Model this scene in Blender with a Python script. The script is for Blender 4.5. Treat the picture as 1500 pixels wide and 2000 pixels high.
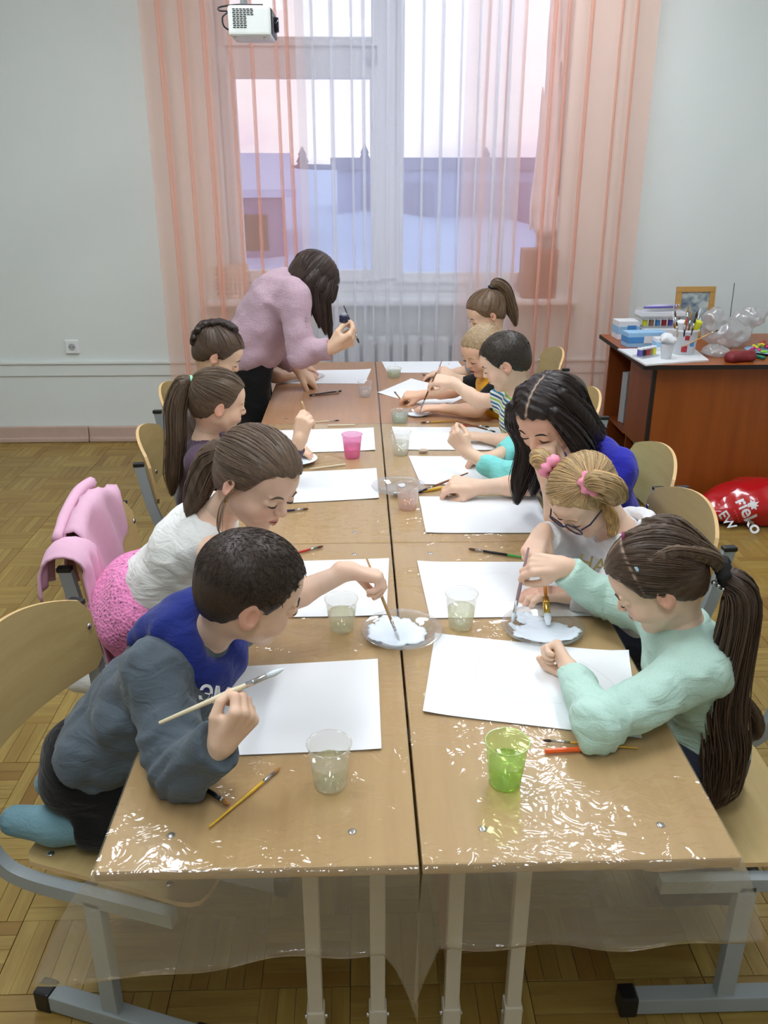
import bpy, bmesh, math, random
import numpy as np
from mathutils import Vector, Matrix
from mathutils.bvhtree import BVHTree

for o in list(bpy.data.objects):
    bpy.data.objects.remove(o, do_unlink=True)
SC = bpy.context.scene
COL = SC.collection
random.seed(7)
RNG = np.random.default_rng(7)

# ------------------------------------------------------------------ camera
TZ = 0.63                                   # height of the school desks
cam_d = bpy.data.cameras.new('camera')
cam = bpy.data.objects.new('camera', cam_d)
COL.objects.link(cam)
cam_d.sensor_fit = 'VERTICAL'
cam_d.sensor_height = 36.0
cam_d.lens = 29.754
cam_d.clip_start = 0.05
cam_d.clip_end = 300
_F = Vector((0.02692781, 0.92500342, -0.37900339))
_R = Vector((0.99957657, -0.0290991, 0.0)).normalized()
_U = _R.cross(_F)
CAM = Vector((-0.0854, -0.9915, TZ + 0.992))
cam.matrix_world = Matrix(((_R.x, _U.x, -_F.x, CAM.x), (_R.y, _U.y, -_F.y, CAM.y),
                           (_R.z, _U.z, -_F.z, CAM.z), (0, 0, 0, 1)))
SC.camera = cam

# ------------------------------------------------------------------ colour management
SC.view_settings.view_transform = 'Standard'
SC.view_settings.look = 'None'
SC.view_settings.gamma = 1.0
SC.view_settings.exposure = 0.0
SC.view_settings.use_curve_mapping = False

# ------------------------------------------------------------------ dusk sky with pink clouds
W = bpy.data.worlds.new('dusk_sky')
SC.world = W
W.use_nodes = True
nt = W.node_tree
nt.nodes.clear()
def _n(t, **k):
    n = nt.nodes.new(t)
    for a, b in k.items():
        setattr(n, a, b)
    return n
_tc = _n('ShaderNodeTexCoord')
_sep = _n('ShaderNodeSeparateXYZ')
nt.links.new(_tc.outputs['Generated'], _sep.inputs[0])
_rp = _n('ShaderNodeValToRGB')
_cr = _rp.color_ramp
_cr.elements[0].position = 0.0
_cr.elements[0].color = (0.70, 0.66, 0.84, 1)
_cr.elements[1].position = 1.0
_cr.elements[1].color = (0.30, 0.42, 0.75, 1)
for p_, c_ in ((0.03, (0.86, 0.76, 0.88, 1)), (0.09, (0.98, 0.92, 0.96, 1)), (0.22, (0.84, 0.90, 1.0, 1)), (0.45, (0.50, 0.64, 0.92, 1))):
    e_ = _cr.elements.new(p_)
    e_.color = c_
nt.links.new(_sep.outputs['Z'], _rp.inputs['Fac'])
_map = _n('ShaderNodeMapping')
_map.inputs['Scale'].default_value = (3.0, 3.0, 9.0)
nt.links.new(_tc.outputs['Generated'], _map.inputs[0])
_no = _n('ShaderNodeTexNoise')
_no.inputs['Scale'].default_value = 1.6
_no.inputs['Detail'].default_value = 6
nt.links.new(_map.outputs[0], _no.inputs['Vector'])
_r2 = _n('ShaderNodeValToRGB')
_r2.color_ramp.elements[0].position = 0.45
_r2.color_ramp.elements[1].position = 0.62
nt.links.new(_no.outputs['Fac'], _r2.inputs['Fac'])
_mx = _n('ShaderNodeMix', data_type='RGBA')
nt.links.new(_r2.outputs['Color'], _mx.inputs['Factor'])
nt.links.new(_rp.outputs['Color'], _mx.inputs[6])
_mx.inputs[7].default_value = (1.0, 0.96, 1.0, 1)
_bg = _n('ShaderNodeBackground')
_bg.inputs['Strength'].default_value = 1.5
nt.links.new(_mx.outputs[2], _bg.inputs['Color'])
_wo = _n('ShaderNodeOutputWorld')
nt.links.new(_bg.outputs[0], _wo.inputs['Surface'])

LAMP_POWER = 28.5          # radiance of the fluorescent ceiling panels

# ================================================================== helpers: nodes and materials
class NT:
    def __init__(s, name):
        s.m = bpy.data.materials.new(name)
        s.m.use_nodes = True
        s.t = s.m.node_tree
        s.t.nodes.clear()
        s.out = s.t.nodes.new('ShaderNodeOutputMaterial')
    def n(s, typ, ins=None, **k):
        nd = s.t.nodes.new(typ)
        for a, b in k.items():
            setattr(nd, a, b)
        for a, b in (ins or {}).items():
            if isinstance(b, bpy.types.NodeSocket):
                s.t.links.new(b, nd.inputs[a])
            else:
                nd.inputs[a].default_value = b
        return nd
    def coord(s, kind='Object', scale=(1, 1, 1)):
        c = s.n('ShaderNodeTexCoord')
        return s.n('ShaderNodeMapping', {0: c.outputs[kind], 'Scale': scale}).outputs[0]
    def noise(s, vec, scale, detail=3, rough=0.55):
        return s.n('ShaderNodeTexNoise', {'Vector': vec, 'Scale': scale, 'Detail': detail, 'Roughness': rough}).outputs['Fac']
    def ramp(s, fac, stops):
        r = s.n('ShaderNodeValToRGB', {'Fac': fac})
        el = r.color_ramp.elements
        while len(el) > 1:
            el.remove(el[0])
        el[0].position = stops[0][0]
        el[0].color = col4(stops[0][1])
        for p, c in stops[1:]:
            e = el.new(p)
            e.color = col4(c)
        return r.outputs['Color']
    def mix(s, fac, a, b, blend='MIX'):
        m = s.n('ShaderNodeMix', data_type='RGBA', blend_type=blend)
        for i, v in ((0, fac), (6, a), (7, b)):
            if isinstance(v, bpy.types.NodeSocket):
                s.t.links.new(v, m.inputs[i])
            elif i == 0:
                m.inputs[0].default_value = v
            else:
                m.inputs[i].default_value = col4(v)
        return m.outputs[2]
    def math(s, op, a, b=0.0):
        return s.n('ShaderNodeMath', {0: a, 1: b}, operation=op).outputs[0]
    def bump(s, h, strength=0.3, dist=0.002):
        return s.n('ShaderNodeBump', {'Height': h, 'Strength': strength, 'Distance': dist}).outputs[0]
    def pbsdf(s, **k):
        ins = {}
        for a, b in k.items():
            a = a.replace('_', ' ')
            if a.endswith('Color') and not isinstance(b, bpy.types.NodeSocket):
                b = col4(b)
            ins[a] = b
        return s.n('ShaderNodeBsdfPrincipled', ins)
    def done(s, sh):
        s.t.links.new(sh if isinstance(sh, bpy.types.NodeSocket) else sh.outputs[0], s.out.inputs['Surface'])
        return s.m

def srgb(r, g, b):
    f = lambda c: (c / 255 / 12.92) if c / 255 <= 0.04045 else ((c / 255 + 0.055) / 1.055) ** 2.4
    return (f(r), f(g), f(b))

def col4(c):
    c = tuple(c)
    return c if len(c) == 4 else c + (1.0,)

def mul(c, k):
    return tuple(x * k for x in c[:3])

_MC = {}
def plain(name, rgb, rough=0.5, var=0.06, scale=30, bump=0.0, bscale=200, metal=0.0, spec=0.5, bdist=0.001, coat=0.0):
    """matte or glossy surface with slight procedural mottling and optional fine relief"""
    if name in _MC:
        return _MC[name]
    t = NT(name)
    v = t.coord('Object')
    c = t.mix(t.noise(v, scale), mul(rgb, 1 - var), mul(rgb, 1 + var))
    k = dict(Base_Color=c, Roughness=rough, Metallic=metal, Specular_IOR_Level=spec, Coat_Weight=coat)
    if bump:
        k['Normal'] = t.bump(t.noise(v, bscale, 2), bump, bdist)
    _MC[name] = t.done(t.pbsdf(**k))
    return _MC[name]

def wood(name, c1, c2, rough=0.45, axis=0, scale=1.0, coat=0.0):
    if name in _MC:
        return _MC[name]
    t = NT(name)
    sc = [14 * scale, 14 * scale, 14 * scale]
    sc[axis] = 1.1 * scale
    v = t.coord('Object', tuple(sc))
    f = t.noise(v, 2.2, 5, 0.6)
    g = t.noise(v, 14.0, 2, 0.5)
    c = t.mix(t.ramp(f, [(0.3, (0, 0, 0)), (0.7, (1, 1, 1))]), c1, c2)
    c = t.mix(t.math('MULTIPLY', g, 0.25), c, mul(c1, 0.7))
    _MC[name] = t.done(t.pbsdf(Base_Color=c, Roughness=rough, Coat_Weight=coat, Coat_Roughness=0.2,
                               Normal=t.bump(g, 0.05, 0.001)))
    return _MC[name]

def two_sided_fresnel(t, ior, normal=None):
    """same reflectance on both faces of a thin sheet"""
    bf = t.n('ShaderNodeNewGeometry').outputs['Backfacing']
    io = t.n('ShaderNodeMapRange', {0: bf, 3: ior, 4: 1.0 / ior}).outputs[0]
    ins = {'IOR': io}
    if normal is not None: ins['Normal'] = normal
    return t.n('ShaderNodeFresnel', ins)

def glass_mat(name, rgb, opacity=0.25, rough=0.08, gloss=0.12):
    """thin clear plastic: lets light through, tints it and adds a sheen"""
    if name in _MC:
        return _MC[name]
    t = NT(name)
    tr = t.n('ShaderNodeBsdfTransparent', {'Color': col4(rgb)})
    df = t.n('ShaderNodeBsdfTranslucent', {'Color': col4(rgb)})
    d2 = t.n('ShaderNodeBsdfDiffuse', {'Color': col4(rgb)})
    dd = t.n('ShaderNodeMixShader', {0: 0.5, 1: df.outputs[0], 2: d2.outputs[0]})
    m1 = t.n('ShaderNodeMixShader', {0: opacity, 1: tr.outputs[0], 2: dd.outputs[0]})
    gl = t.n('ShaderNodeBsdfGlossy', {'Roughness': rough})
    fr = two_sided_fresnel(t, 1.45)
    m2 = t.n('ShaderNodeMixShader', {0: t.math('ADD', t.math('MULTIPLY', fr.outputs[0], 0.8), gloss * 0.2), 1: m1.outputs[0], 2: gl.outputs[0]})
    _MC[name] = t.done(m2)
    return _MC[name]

# ================================================================== helpers: objects
def setp(o, label=None, cat=None, group=None, kind=None):
    if label: o['label'] = label
    if cat: o['category'] = cat
    if group: o['group'] = group
    if kind: o['kind'] = kind
    return o

def empty(name, loc=(0, 0, 0), rz=0.0, label=None, cat=None, group=None):
    o = bpy.data.objects.new(name, None)
    o.empty_display_size = 0.05
    COL.objects.link(o)
    o.location = loc
    o.rotation_euler = (0, 0, rz)
    return setp(o, label, cat, group)

def link_mesh(name, me, mat, parent=None):
    o = bpy.data.objects.new(name, me)
    COL.objects.link(o)
    if mat is not None and not me.materials:
        me.materials.append(mat)
    if parent is not None:
        o.parent = parent
    return o

def obj_bm(name, bm, mat, parent=None, smooth=False):
    me = bpy.data.meshes.new(name)
    bm.normal_update()
    bm.to_mesh(me)
    bm.free()
    if smooth:
        me.polygons.foreach_set('use_smooth', [True] * len(me.polygons))
    return link_mesh(name, me, mat, parent)

def obj_np(name, V, Fq, mat, parent=None, smooth=True):
    me = bpy.data.meshes.new(name)
    me.from_pydata([tuple(v) for v in np.asarray(V, float).tolist()], [], [tuple(f) for f in (Fq.tolist() if hasattr(Fq, 'tolist') else Fq)])
    me.update()
    if smooth:
        me.polygons.foreach_set('use_smooth', [True] * len(me.polygons))
    return link_mesh(name, me, mat, parent)

def add_box(bm, c, s, rot=None, bev=0.0, seg=2):
    m = Matrix.Translation(Vector(c))
    if rot is not None:
        m = m @ (rot.to_4x4() if isinstance(rot, Matrix) else Matrix.Rotation(rot, 4, 'Z'))
    r = bmesh.ops.create_cube(bm, size=1.0, matrix=m @ Matrix.Diagonal((s[0], s[1], s[2], 1)))
    if bev > 0:
        es = set()
        for v in r['verts']:
            es.update(v.link_edges)
        bmesh.ops.bevel(bm, geom=list(es), offset=bev, segments=seg, affect='EDGES', profile=0.6)

def box(name, c, s, mat, parent=None, rot=None, bev=0.0, seg=2):
    bm = bmesh.new()
    add_box(bm, c, s, rot, bev, seg)
    return obj_bm(name, bm, mat, parent)

def frames(pts):
    P = [Vector(p) for p in pts]
    T = []
    for i in range(len(P)):
        a = P[max(0, i - 1)]
        b = P[min(len(P) - 1, i + 1)]
        T.append((b - a).normalized())
    ref = Vector((0, 0, 1)) if abs(T[0].z) < 0.9 else Vector((1, 0, 0))
    N = [(ref - T[0] * ref.dot(T[0])).normalized()]
    for i in range(1, len(P)):
        v = N[-1] - T[i] * N[-1].dot(T[i])
        N.append(v.normalized() if v.length > 1e-6 else N[-1])
    return P, T, N

def add_tube(bm, pts, r, n=8, cap=True, flat=None, nrm=None):
    """sweep a round (or rectangular when flat=(w,h)) section along pts; r may be a list"""
    P, T, N = frames(pts)
    if nrm is not None:
        N = [(Vector(nrm) - t * Vector(nrm).dot(t)).normalized() for t in T]
    rs = r if hasattr(r, '__len__') else [r] * len(P)
    rings = []
    for i, p in enumerate(P):
        B = T[i].cross(N[i])
        ring = []
        if flat:
            w, h = flat
            for a, b in ((-1, -1), (1, -1), (1, 1), (-1, 1)):
                ring.append(bm.verts.new(p + N[i] * (a * w / 2) + B * (b * h / 2)))
        else:
            for k in range(n):
                a = 2 * math.pi * k / n
                ring.append(bm.verts.new(p + (N[i] * math.cos(a) + B * math.sin(a)) * rs[i]))
        rings.append(ring)
    m = len(rings[0])
    for i in range(len(rings) - 1):
        for k in range(m):
            bm.faces.new((rings[i][k], rings[i][(k + 1) % m], rings[i + 1][(k + 1) % m], rings[i + 1][k]))
    if cap:
        bm.faces.new(list(reversed(rings[0])))
        bm.faces.new(rings[-1])

def tube(name, pts, r, mat, parent=None, n=8, smooth=True, flat=None, nrm=None):
    bm = bmesh.new()
    add_tube(bm, pts, r, n, True, flat, nrm)
    bmesh.ops.recalc_face_normals(bm, faces=bm.faces)
    return obj_bm(name, bm, mat, parent, smooth and not flat)

def add_lathe(bm, prof, n=24, c=(0, 0, 0), cap0=True, cap1=False):
    rings = []
    for r, z in prof:
        rings.append([bm.verts.new((c[0] + r * math.cos(2 * math.pi * k / n), c[1] + r * math.sin(2 * math.pi * k / n), c[2] + z)) for k in range(n)])
    for i in range(len(rings) - 1):
        for k in range(n):
            bm.faces.new((rings[i][k], rings[i][(k + 1) % n], rings[i + 1][(k + 1) % n], rings[i + 1][k]))
    if cap0: bm.faces.new(list(reversed(rings[0])))
    if cap1: bm.faces.new(rings[-1])

def lathe(name, prof, mat, parent=None, n=24, c=(0, 0, 0), cap0=True, cap1=False, smooth=True):
    bm = bmesh.new()
    add_lathe(bm, prof, n, c, cap0, cap1)
    return obj_bm(name, bm, mat, parent, smooth)

def copy_tree(o, parent=None):
    c = o.copy()
    COL.objects.link(c)
    c.parent = parent
    for ch in list(o.children):
        copy_tree(ch, c)
    return c

def smooth_path(pts, n=6):
    """Catmull-Rom through pts"""
    P = [Vector(p) for p in pts]
    P = [P[0] * 2 - P[1]] + P + [P[-1] * 2 - P[-2]]
    out = []
    for i in range(1, len(P) - 2):
        for k in range(n):
            t = k / n
            a, b, c, d = P[i - 1], P[i], P[i + 1], P[i + 2]
            out.append(0.5 * ((2 * b) + (c - a) * t + (2 * a - 5 * b + 4 * c - d) * t * t + (3 * b - a - 3 * c + d) * t ** 3))
    out.append(P[-2])
    return out

def text_mesh(body, size, extrude=0.0, bold=False):
    cu = bpy.data.curves.new('txt', 'FONT')
    cu.body = body
    cu.size = size
    cu.extrude = extrude
    cu.align_x = 'CENTER'
    cu.align_y = 'CENTER'
    cu.resolution_u = 3
    if bold:
        cu.offset = size * 0.02
    o = bpy.data.objects.new('txt', cu)
    COL.objects.link(o)
    dg = bpy.context.evaluated_depsgraph_get()
    me = bpy.data.meshes.new_from_object(o.evaluated_get(dg))
    bpy.data.objects.remove(o, do_unlink=True)
    bpy.data.curves.remove(cu)
    me.materials.clear()
    return me

# ================================================================== helpers: implicit surfaces (bodies, clothes, hair, cloth folds)
def V3(*a):
    return np.array(a[0] if len(a) == 1 else a, dtype=np.float64)

def nrm(v):
    v = np.asarray(v, float)
    return v / max(1e-9, np.linalg.norm(v))

class Cone:      # tapered capsule; w,s widen it along direction w by factor s; flat cuts end b flat
    def __init__(s, a, b, ra, rb, k=0.02, w=None, sc=1.0, flat=False, op='u'):
        s.a, s.b, s.ra, s.rb, s.k, s.w, s.sc, s.flat, s.op = V3(a), V3(b), ra, rb, k, (None if w is None else nrm(w)), sc, flat, op
        m = max(ra, rb) * max(1, sc)
        s.lo = np.minimum(s.a, s.b) - m
        s.hi = np.maximum(s.a, s.b) + m
    def d(s, X, Y, Z):
        ab = s.b - s.a
        L2 = max(1e-9, ab @ ab)
        x, y, z = X - s.a[0], Y - s.a[1], Z - s.a[2]
        tt = (x * ab[0] + y * ab[1] + z * ab[2]) / L2
        t = np.clip(tt, 0, 1)
        x, y, z = x - ab[0] * t, y - ab[1] * t, z - ab[2] * t
        q = x * x + y * y + z * z
        if s.w is not None:
            rw = x * s.w[0] + y * s.w[1] + z * s.w[2]
            q = q + rw * rw * (1.0 / s.sc ** 2 - 1.0)
        r = np.sqrt(q) - (s.ra + (s.rb - s.ra) * t)
        if s.flat:
            r = np.maximum(r, (tt - 1) * math.sqrt(L2))
        return r

class Ell:       # ellipsoid with axes frame M (rows = axes)
    def __init__(s, c, r, M=None, k=0.02, op='u'):
        s.c, s.r, s.M, s.k, s.op = V3(c), V3(r), (np.eye(3) if M is None else np.asarray(M, float)), k, op
        e = np.sqrt(((s.M * s.r[:, None]) ** 2).sum(0))
        s.lo, s.hi = s.c - e, s.c + e
    def d(s, X, Y, Z):
        x, y, z = X - s.c[0], Y - s.c[1], Z - s.c[2]
        p = [x * s.M[i][0] + y * s.M[i][1] + z * s.M[i][2] for i in range(3)]
        k0 = np.sqrt(sum((p[i] / s.r[i]) ** 2 for i in range(3)))
        k1 = np.sqrt(sum((p[i] / s.r[i] ** 2) ** 2 for i in range(3))) + 1e-6
        return k0 * (k0 - 1) / k1

class Half:      # keeps (op 'i') or removes (op 's') the side n.(p-c) < 0
    def __init__(s, c, n, k=0.004, op='i'):
        s.c, s.n, s.k, s.op = V3(c), nrm(n), k, op
        s.lo = s.hi = None
    def d(s, X, Y, Z):
        return (X - s.c[0]) * s.n[0] + (Y - s.c[1]) * s.n[1] + (Z - s.c[2]) * s.n[2]

class Fun:       # arbitrary displacement added to the field
    def __init__(s, f):
        s.f, s.op, s.lo, s.hi, s.k = f, 'a', None, None, 0

def field(prims, h, lo, hi):
    lo = np.asarray(lo, float)
    n = np.maximum(4, np.ceil((np.asarray(hi) - lo) / h).astype(int) + 1)
    F = np.full(n, 10.0, np.float32)
    ax = [(lo[i] + h * np.arange(n[i])).astype(np.float32) for i in range(3)]
    for p in prims:
        if p.lo is None:
            sl = (slice(None),) * 3
        else:
            pad = p.k + 3 * h
            i0 = np.clip(np.floor((p.lo - pad - lo) / h).astype(int), 0, n)
            i1 = np.clip(np.ceil((p.hi + pad - lo) / h).astype(int) + 1, 0, n)
            if (i1 <= i0).any():
                continue
            sl = tuple(slice(i0[i], i1[i]) for i in range(3))
        X, Y, Z = ax[0][sl[0]][:, None, None], ax[1][sl[1]][None, :, None], ax[2][sl[2]][None, None, :]
        f = F[sl]
        if p.op == 'a':
            F[sl] = f + p.f(X, Y, Z, f)
            continue
        d = p.d(X, Y, Z).astype(np.float32)
        if p.op == 's':
            d = -d
        k = max(p.k, 1e-5)
        if p.op == 'u':
            hh = np.maximum(k - np.abs(f - d), 0) / k
            F[sl] = np.minimum(f, d) - hh * hh * k * 0.25
        else:
            hh = np.maximum(k - np.abs(f - d), 0) / k
            F[sl] = np.maximum(f, d) + hh * hh * k * 0.25
    return F, lo, h

def bounds(prims, pad=0.02):
    L = [p.lo for p in prims if p.lo is not None and p.op == 'u']
    Hh = [p.hi for p in prims if p.lo is not None and p.op == 'u']
    return np.min(L, 0) - pad, np.max(Hh, 0) + pad

def surf(prims, h, lo=None, hi=None, pad=0.02):
    """surface nets: returns vertices (n,3) and quads (m,4)"""
    if lo is None:
        lo, hi = bounds(prims, pad)
    F, lo, h = field(prims, h, lo, hi)
    F[0], F[-1] = np.maximum(F[0], 1e-3), np.maximum(F[-1], 1e-3)
    F[:, 0], F[:, -1] = np.maximum(F[:, 0], 1e-3), np.maximum(F[:, -1], 1e-3)
    F[:, :, 0], F[:, :, -1] = np.maximum(F[:, :, 0], 1e-3), np.maximum(F[:, :, -1], 1e-3)
    ins = F < 0
    nx, ny, nz = F.shape
    cnt = np.zeros((nx - 1, ny - 1, nz - 1), np.int8)
    for a in (0, 1):
        for b in (0, 1):
            for c in (0, 1):
                cnt += ins[a:nx - 1 + a, b:ny - 1 + b, c:nz - 1 + c]
    act = (cnt > 0) & (cnt < 8)
    idx = np.full(act.shape, -1, np.int64)
    I, J, K = np.nonzero(act)
    idx[I, J, K] = np.arange(len(I))
    acc = np.zeros((len(I), 3))
    num = np.zeros(len(I))
    corner = {}
    for a in (0, 1):
        for b in (0, 1):
            for c in (0, 1):
                corner[a, b, c] = F[I + a, J + b, K + c].astype(np.float64)
    for a in (0, 1):
        for b in (0, 1):
            for p0, p1, base, axis in (((0, a, b), (1, a, b), (0, a, b), 0), ((a, 0, b), (a, 1, b), (a, 0, b), 1), ((a, b, 0), (a, b, 1), (a, b, 0), 2)):
                f0, f1 = corner[p0], corner[p1]
                m = (f0 < 0) != (f1 < 0)
                t = np.where(m, f0 / np.where(m, f0 - f1, 1.0), 0)
                pt = np.tile(np.array(base, float), (len(I), 1))
                pt[:, axis] += t
                acc += pt * m[:, None]
                num += m
    Vv = (np.stack([I, J, K], 1) + acc / np.maximum(num, 1)[:, None]) * h + lo
    Q = []
    for axis in range(3):
        sa = [slice(1, -1)] * 3
        sb = [slice(1, -1)] * 3
        sa[axis] = slice(0, -1)
        sb[axis] = slice(1, None)
        A, B = ins[tuple(sa)], ins[tuple(sb)]
        ch = np.nonzero(A != B)
        if len(ch[0]) == 0:
            continue
        fl = A[ch]
        g = [ch[0] + 1, ch[1] + 1, ch[2] + 1]
        g[axis] = ch[axis]
        u, v = [(1, 2), (2, 0), (0, 1)][axis]
        def cell(du, dv):
            q = [x.copy() for x in g]
            q[u] -= du
            q[v] -= dv
            return idx[q[0], q[1], q[2]]
        c0, c1, c2, c3 = cell(1, 1), cell(0, 1), cell(0, 0), cell(1, 0)
        q = np.stack([c0, c1, c2, c3], 1)
        q[~fl] = q[~fl][:, ::-1]
        Q.append(q)
    return Vv, np.concatenate(Q)

def relax(Vv, Q, it=1, lam=0.5):
    for _ in range(it):
        s = np.zeros_like(Vv)
        c = np.zeros(len(Vv))
        for i in range(4):
            j = Q[:, (i + 1) % 4]
            k = Q[:, i]
            np.add.at(s, k, Vv[j]); np.add.at(c, k, 1)
            np.add.at(s, j, Vv[k]); np.add.at(c, j, 1)
        Vv = Vv + lam * (s / np.maximum(c, 1)[:, None] - Vv)
    return Vv

def join_np(parts):
    V, Q, o = [], [], 0
    for v, q in parts:
        V.append(v); Q.append(np.asarray(q) + o); o += len(v)
    return np.concatenate(V), np.concatenate(Q)

def fast_mesh(name, V, Q, mat, parent=None, col=None, smooth=True):
    """numpy quads to a mesh, with an optional per-vertex colour attribute 'tint'"""
    me = bpy.data.meshes.new(name)
    n, m = len(V), len(Q)
    me.vertices.add(n)
    me.vertices.foreach_set('co', np.asarray(V, np.float32).ravel())
    me.loops.add(m * 4)
    me.loops.foreach_set('vertex_index', np.asarray(Q, np.int32).ravel())
    me.polygons.add(m)
    me.polygons.foreach_set('loop_start', np.arange(m, dtype=np.int32) * 4)
    me.polygons.foreach_set('use_smooth', np.full(m, smooth))
    if col is not None:
        at = me.color_attributes.new('tint', 'FLOAT_COLOR', 'POINT')
        c = np.ones((n, 4), np.float32)
        c[:, :3] = col
        at.data.foreach_set('color', c.ravel())
    me.update(calc_edges=True)
    me.validate()
    return link_mesh(name, me, mat, parent)

def wob(X, Y, Z, f, s=0.0):
    """cheap smooth noise, about -1..1"""
    return (np.sin(X * f * 1.0 + 1.3 * np.sin(Y * f * 0.7 + s) + s) * np.sin(Y * f * 0.9 + 1.1 * np.sin(Z * f * 0.8 + 2 * s) + 2.1 * s)
            + 0.6 * np.sin(Z * f * 1.3 + 1.2 * np.sin(X * f * 0.9 + 3 * s) + s * 1.7))

# ================================================================== the room
XL, XR, YB, YW, ZC = -3.1, 2.75, -3.3, 4.22, 3.15
m_wall = plain('wall_paint', srgb(224, 230, 227), 0.75, 0.025, 3.0, 0.06, 90)
m_ceil = plain('ceiling_paint', srgb(235, 236, 232), 0.85, 0.02, 4.0)
m_white = plain('white_gloss_paint', srgb(232, 234, 236), 0.35, 0.02, 20)
m_board = plain('pink_baseboard_paint', srgb(196, 170, 156), 0.5, 0.10, 14)
m_dark = plain('dark_gap', srgb(44, 30, 20), 0.9, 0.2, 30)
m_black = plain('black_plastic', srgb(22, 22, 24), 0.4, 0.1, 40)
m_steel = plain('steel', srgb(190, 190, 195), 0.25, 0.05, 60, metal=1.0)

def structure(o):
    o['kind'] = 'structure'
    return o

structure(box('floor', ((XL + XR) / 2, (YB + YW) / 2, -0.036), (XR - XL, YW - YB, 0.04), m_dark))
structure(box('ceiling', ((XL + XR) / 2, (YB + YW) / 2, ZC + 0.05), (XR - XL, YW - YB, 0.1), m_ceil))
structure(box('wall_left', (XL - 0.05, (YB + YW) / 2, ZC / 2), (0.1, YW - YB + 0.2, ZC), m_wall))
structure(box('wall_right', (XR + 0.05, (YB + YW) / 2, ZC / 2), (0.1, YW - YB + 0.2, ZC), m_wall))
structure(box('wall_rear', ((XL + XR) / 2, YB - 0.05, ZC / 2), (XR - XL, 0.1, ZC), m_wall))
# back wall around the window opening
OX0, OX1, OZ0, OZ1 = -0.86, 1.10, 0.90, 2.78
bm = bmesh.new()
T_ = 0.30
yc = YW + T_ / 2
add_box(bm, ((XL + OX0) / 2, yc, ZC / 2), (OX0 - XL, T_, ZC))
add_box(bm, ((XR + OX1) / 2, yc, ZC / 2), (XR - OX1, T_, ZC))
add_box(bm, ((OX0 + OX1) / 2, yc, OZ0 / 2), (OX1 - OX0, T_, OZ0))
add_box(bm, ((OX0 + OX1) / 2, yc, (OZ1 + ZC) / 2), (OX1 - OX0, T_, ZC - OZ1))
structure(obj_bm('wall_back', bm, m_wall))

# chair rail and baseboard on the back wall
bm = bmesh.new()
add_box(bm, ((XL + XR) / 2, YW - 0.010, 0.502), (XR - XL, 0.02, 0.020), bev=0.006)
add_box(bm, ((XL + XR) / 2, YW - 0.005, 0.455), (XR - XL, 0.010, 0.070), bev=0.003)
structure(obj_bm('trim_1', bm, m_wall))
bm = bmesh.new()
add_box(bm, ((XL - 1.80) / 2 - 0.002, YW - 0.014, 0.052), (-1.80 - XL, 0.028, 0.10), bev=0.008)
add_box(bm, ((XL - 1.80) / 2 - 0.002, YW - 0.020, 0.016), (-1.80 - XL, 0.04, 0.030), bev=0.008)
add_box(bm, ((XR - 1.797) / 2, YW - 0.014, 0.050), (XR + 1.797, 0.028, 0.098), bev=0.008)
add_box(bm, ((XR - 1.797) / 2, YW - 0.020, 0.016), (XR + 1.797, 0.04, 0.030), bev=0.008)
structure(obj_bm('baseboard_back', bm, m_board))

# ---- parquet: square blocks of five strips, laid like basket weave
BL, NS = 0.19, 5
SW = BL / NS
def parquet_mat():
    t = NT('oak_parquet')
    a = t.n('ShaderNodeAttribute', attribute_name='plank')
    sp = t.n('ShaderNodeSeparateXYZ', {0: a.outputs['Vector']})
    v = t.n('ShaderNodeMapping', {0: a.outputs['Vector'], 'Scale': (5, 60, 1)}).outputs[0]
    grain = t.noise(v, 1.0, 4, 0.6)
    rnd = t.math('FRACT', t.math('MULTIPLY', sp.outputs['Z'], 0.618), 0)
    c = t.ramp(rnd, [(0.0, srgb(146, 118, 58)), (0.3, srgb(162, 137, 70)), (0.6, srgb(173, 149, 80)), (0.85, srgb(155, 126, 61)), (1.0, srgb(133, 99, 44))])
    c = t.mix(t.ramp(grain, [(0.35, (0.55, 0.55, 0.55)), (0.7, (0, 0, 0))]), c, srgb(126, 92, 42))
    p = t.n('ShaderNodeNewGeometry').outputs['Position']
    dirt = t.ramp(t.noise(p, 1.7, 5, 0.65), [(0.52, (0, 0, 0)), (0.75, (0.55, 0.55, 0.55))])
    c = t.mix(dirt, c, srgb(106, 78, 36))
    r = t.n('ShaderNodeMapRange', {0: t.noise(p, 6, 3), 3: 0.28, 4: 0.5}).outputs[0]
    return t.done(t.pbsdf(Base_Color=c, Roughness=r, Normal=t.bump(grain, 0.12, 0.001)))
m_parq = parquet_mat()
def plank_geo(x0, x1, y0, y1, rnd, along_x, z=0.0):
    b = 0.0007
    zt, zb = z, -0.016
    vs = [(x0, y0, zb), (x1, y0, zb), (x1, y1, zb), (x0, y1, zb),
          (x0, y0, zt - b), (x1, y0, zt - b), (x1, y1, zt - b), (x0, y1, zt - b),
          (x0 + b, y0 + b, zt), (x1 - b, y0 + b, zt), (x1 - b, y1 - b, zt), (x0 + b, y1 - b, zt)]
    fs = [(8, 9, 10, 11)]
    for k in range(4):
        j = (k + 1) % 4
        fs.append((k, j, 4 + j, 4 + k))
        fs.append((4 + k, 4 + j, 8 + j, 8 + k))
    at = [((v[0] - x0) + rnd * 7, v[1] - y0, rnd * 100) if along_x else ((v[1] - y0) + rnd * 7, v[0] - x0, rnd * 100) for v in vs]
    return vs, fs, at
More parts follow.
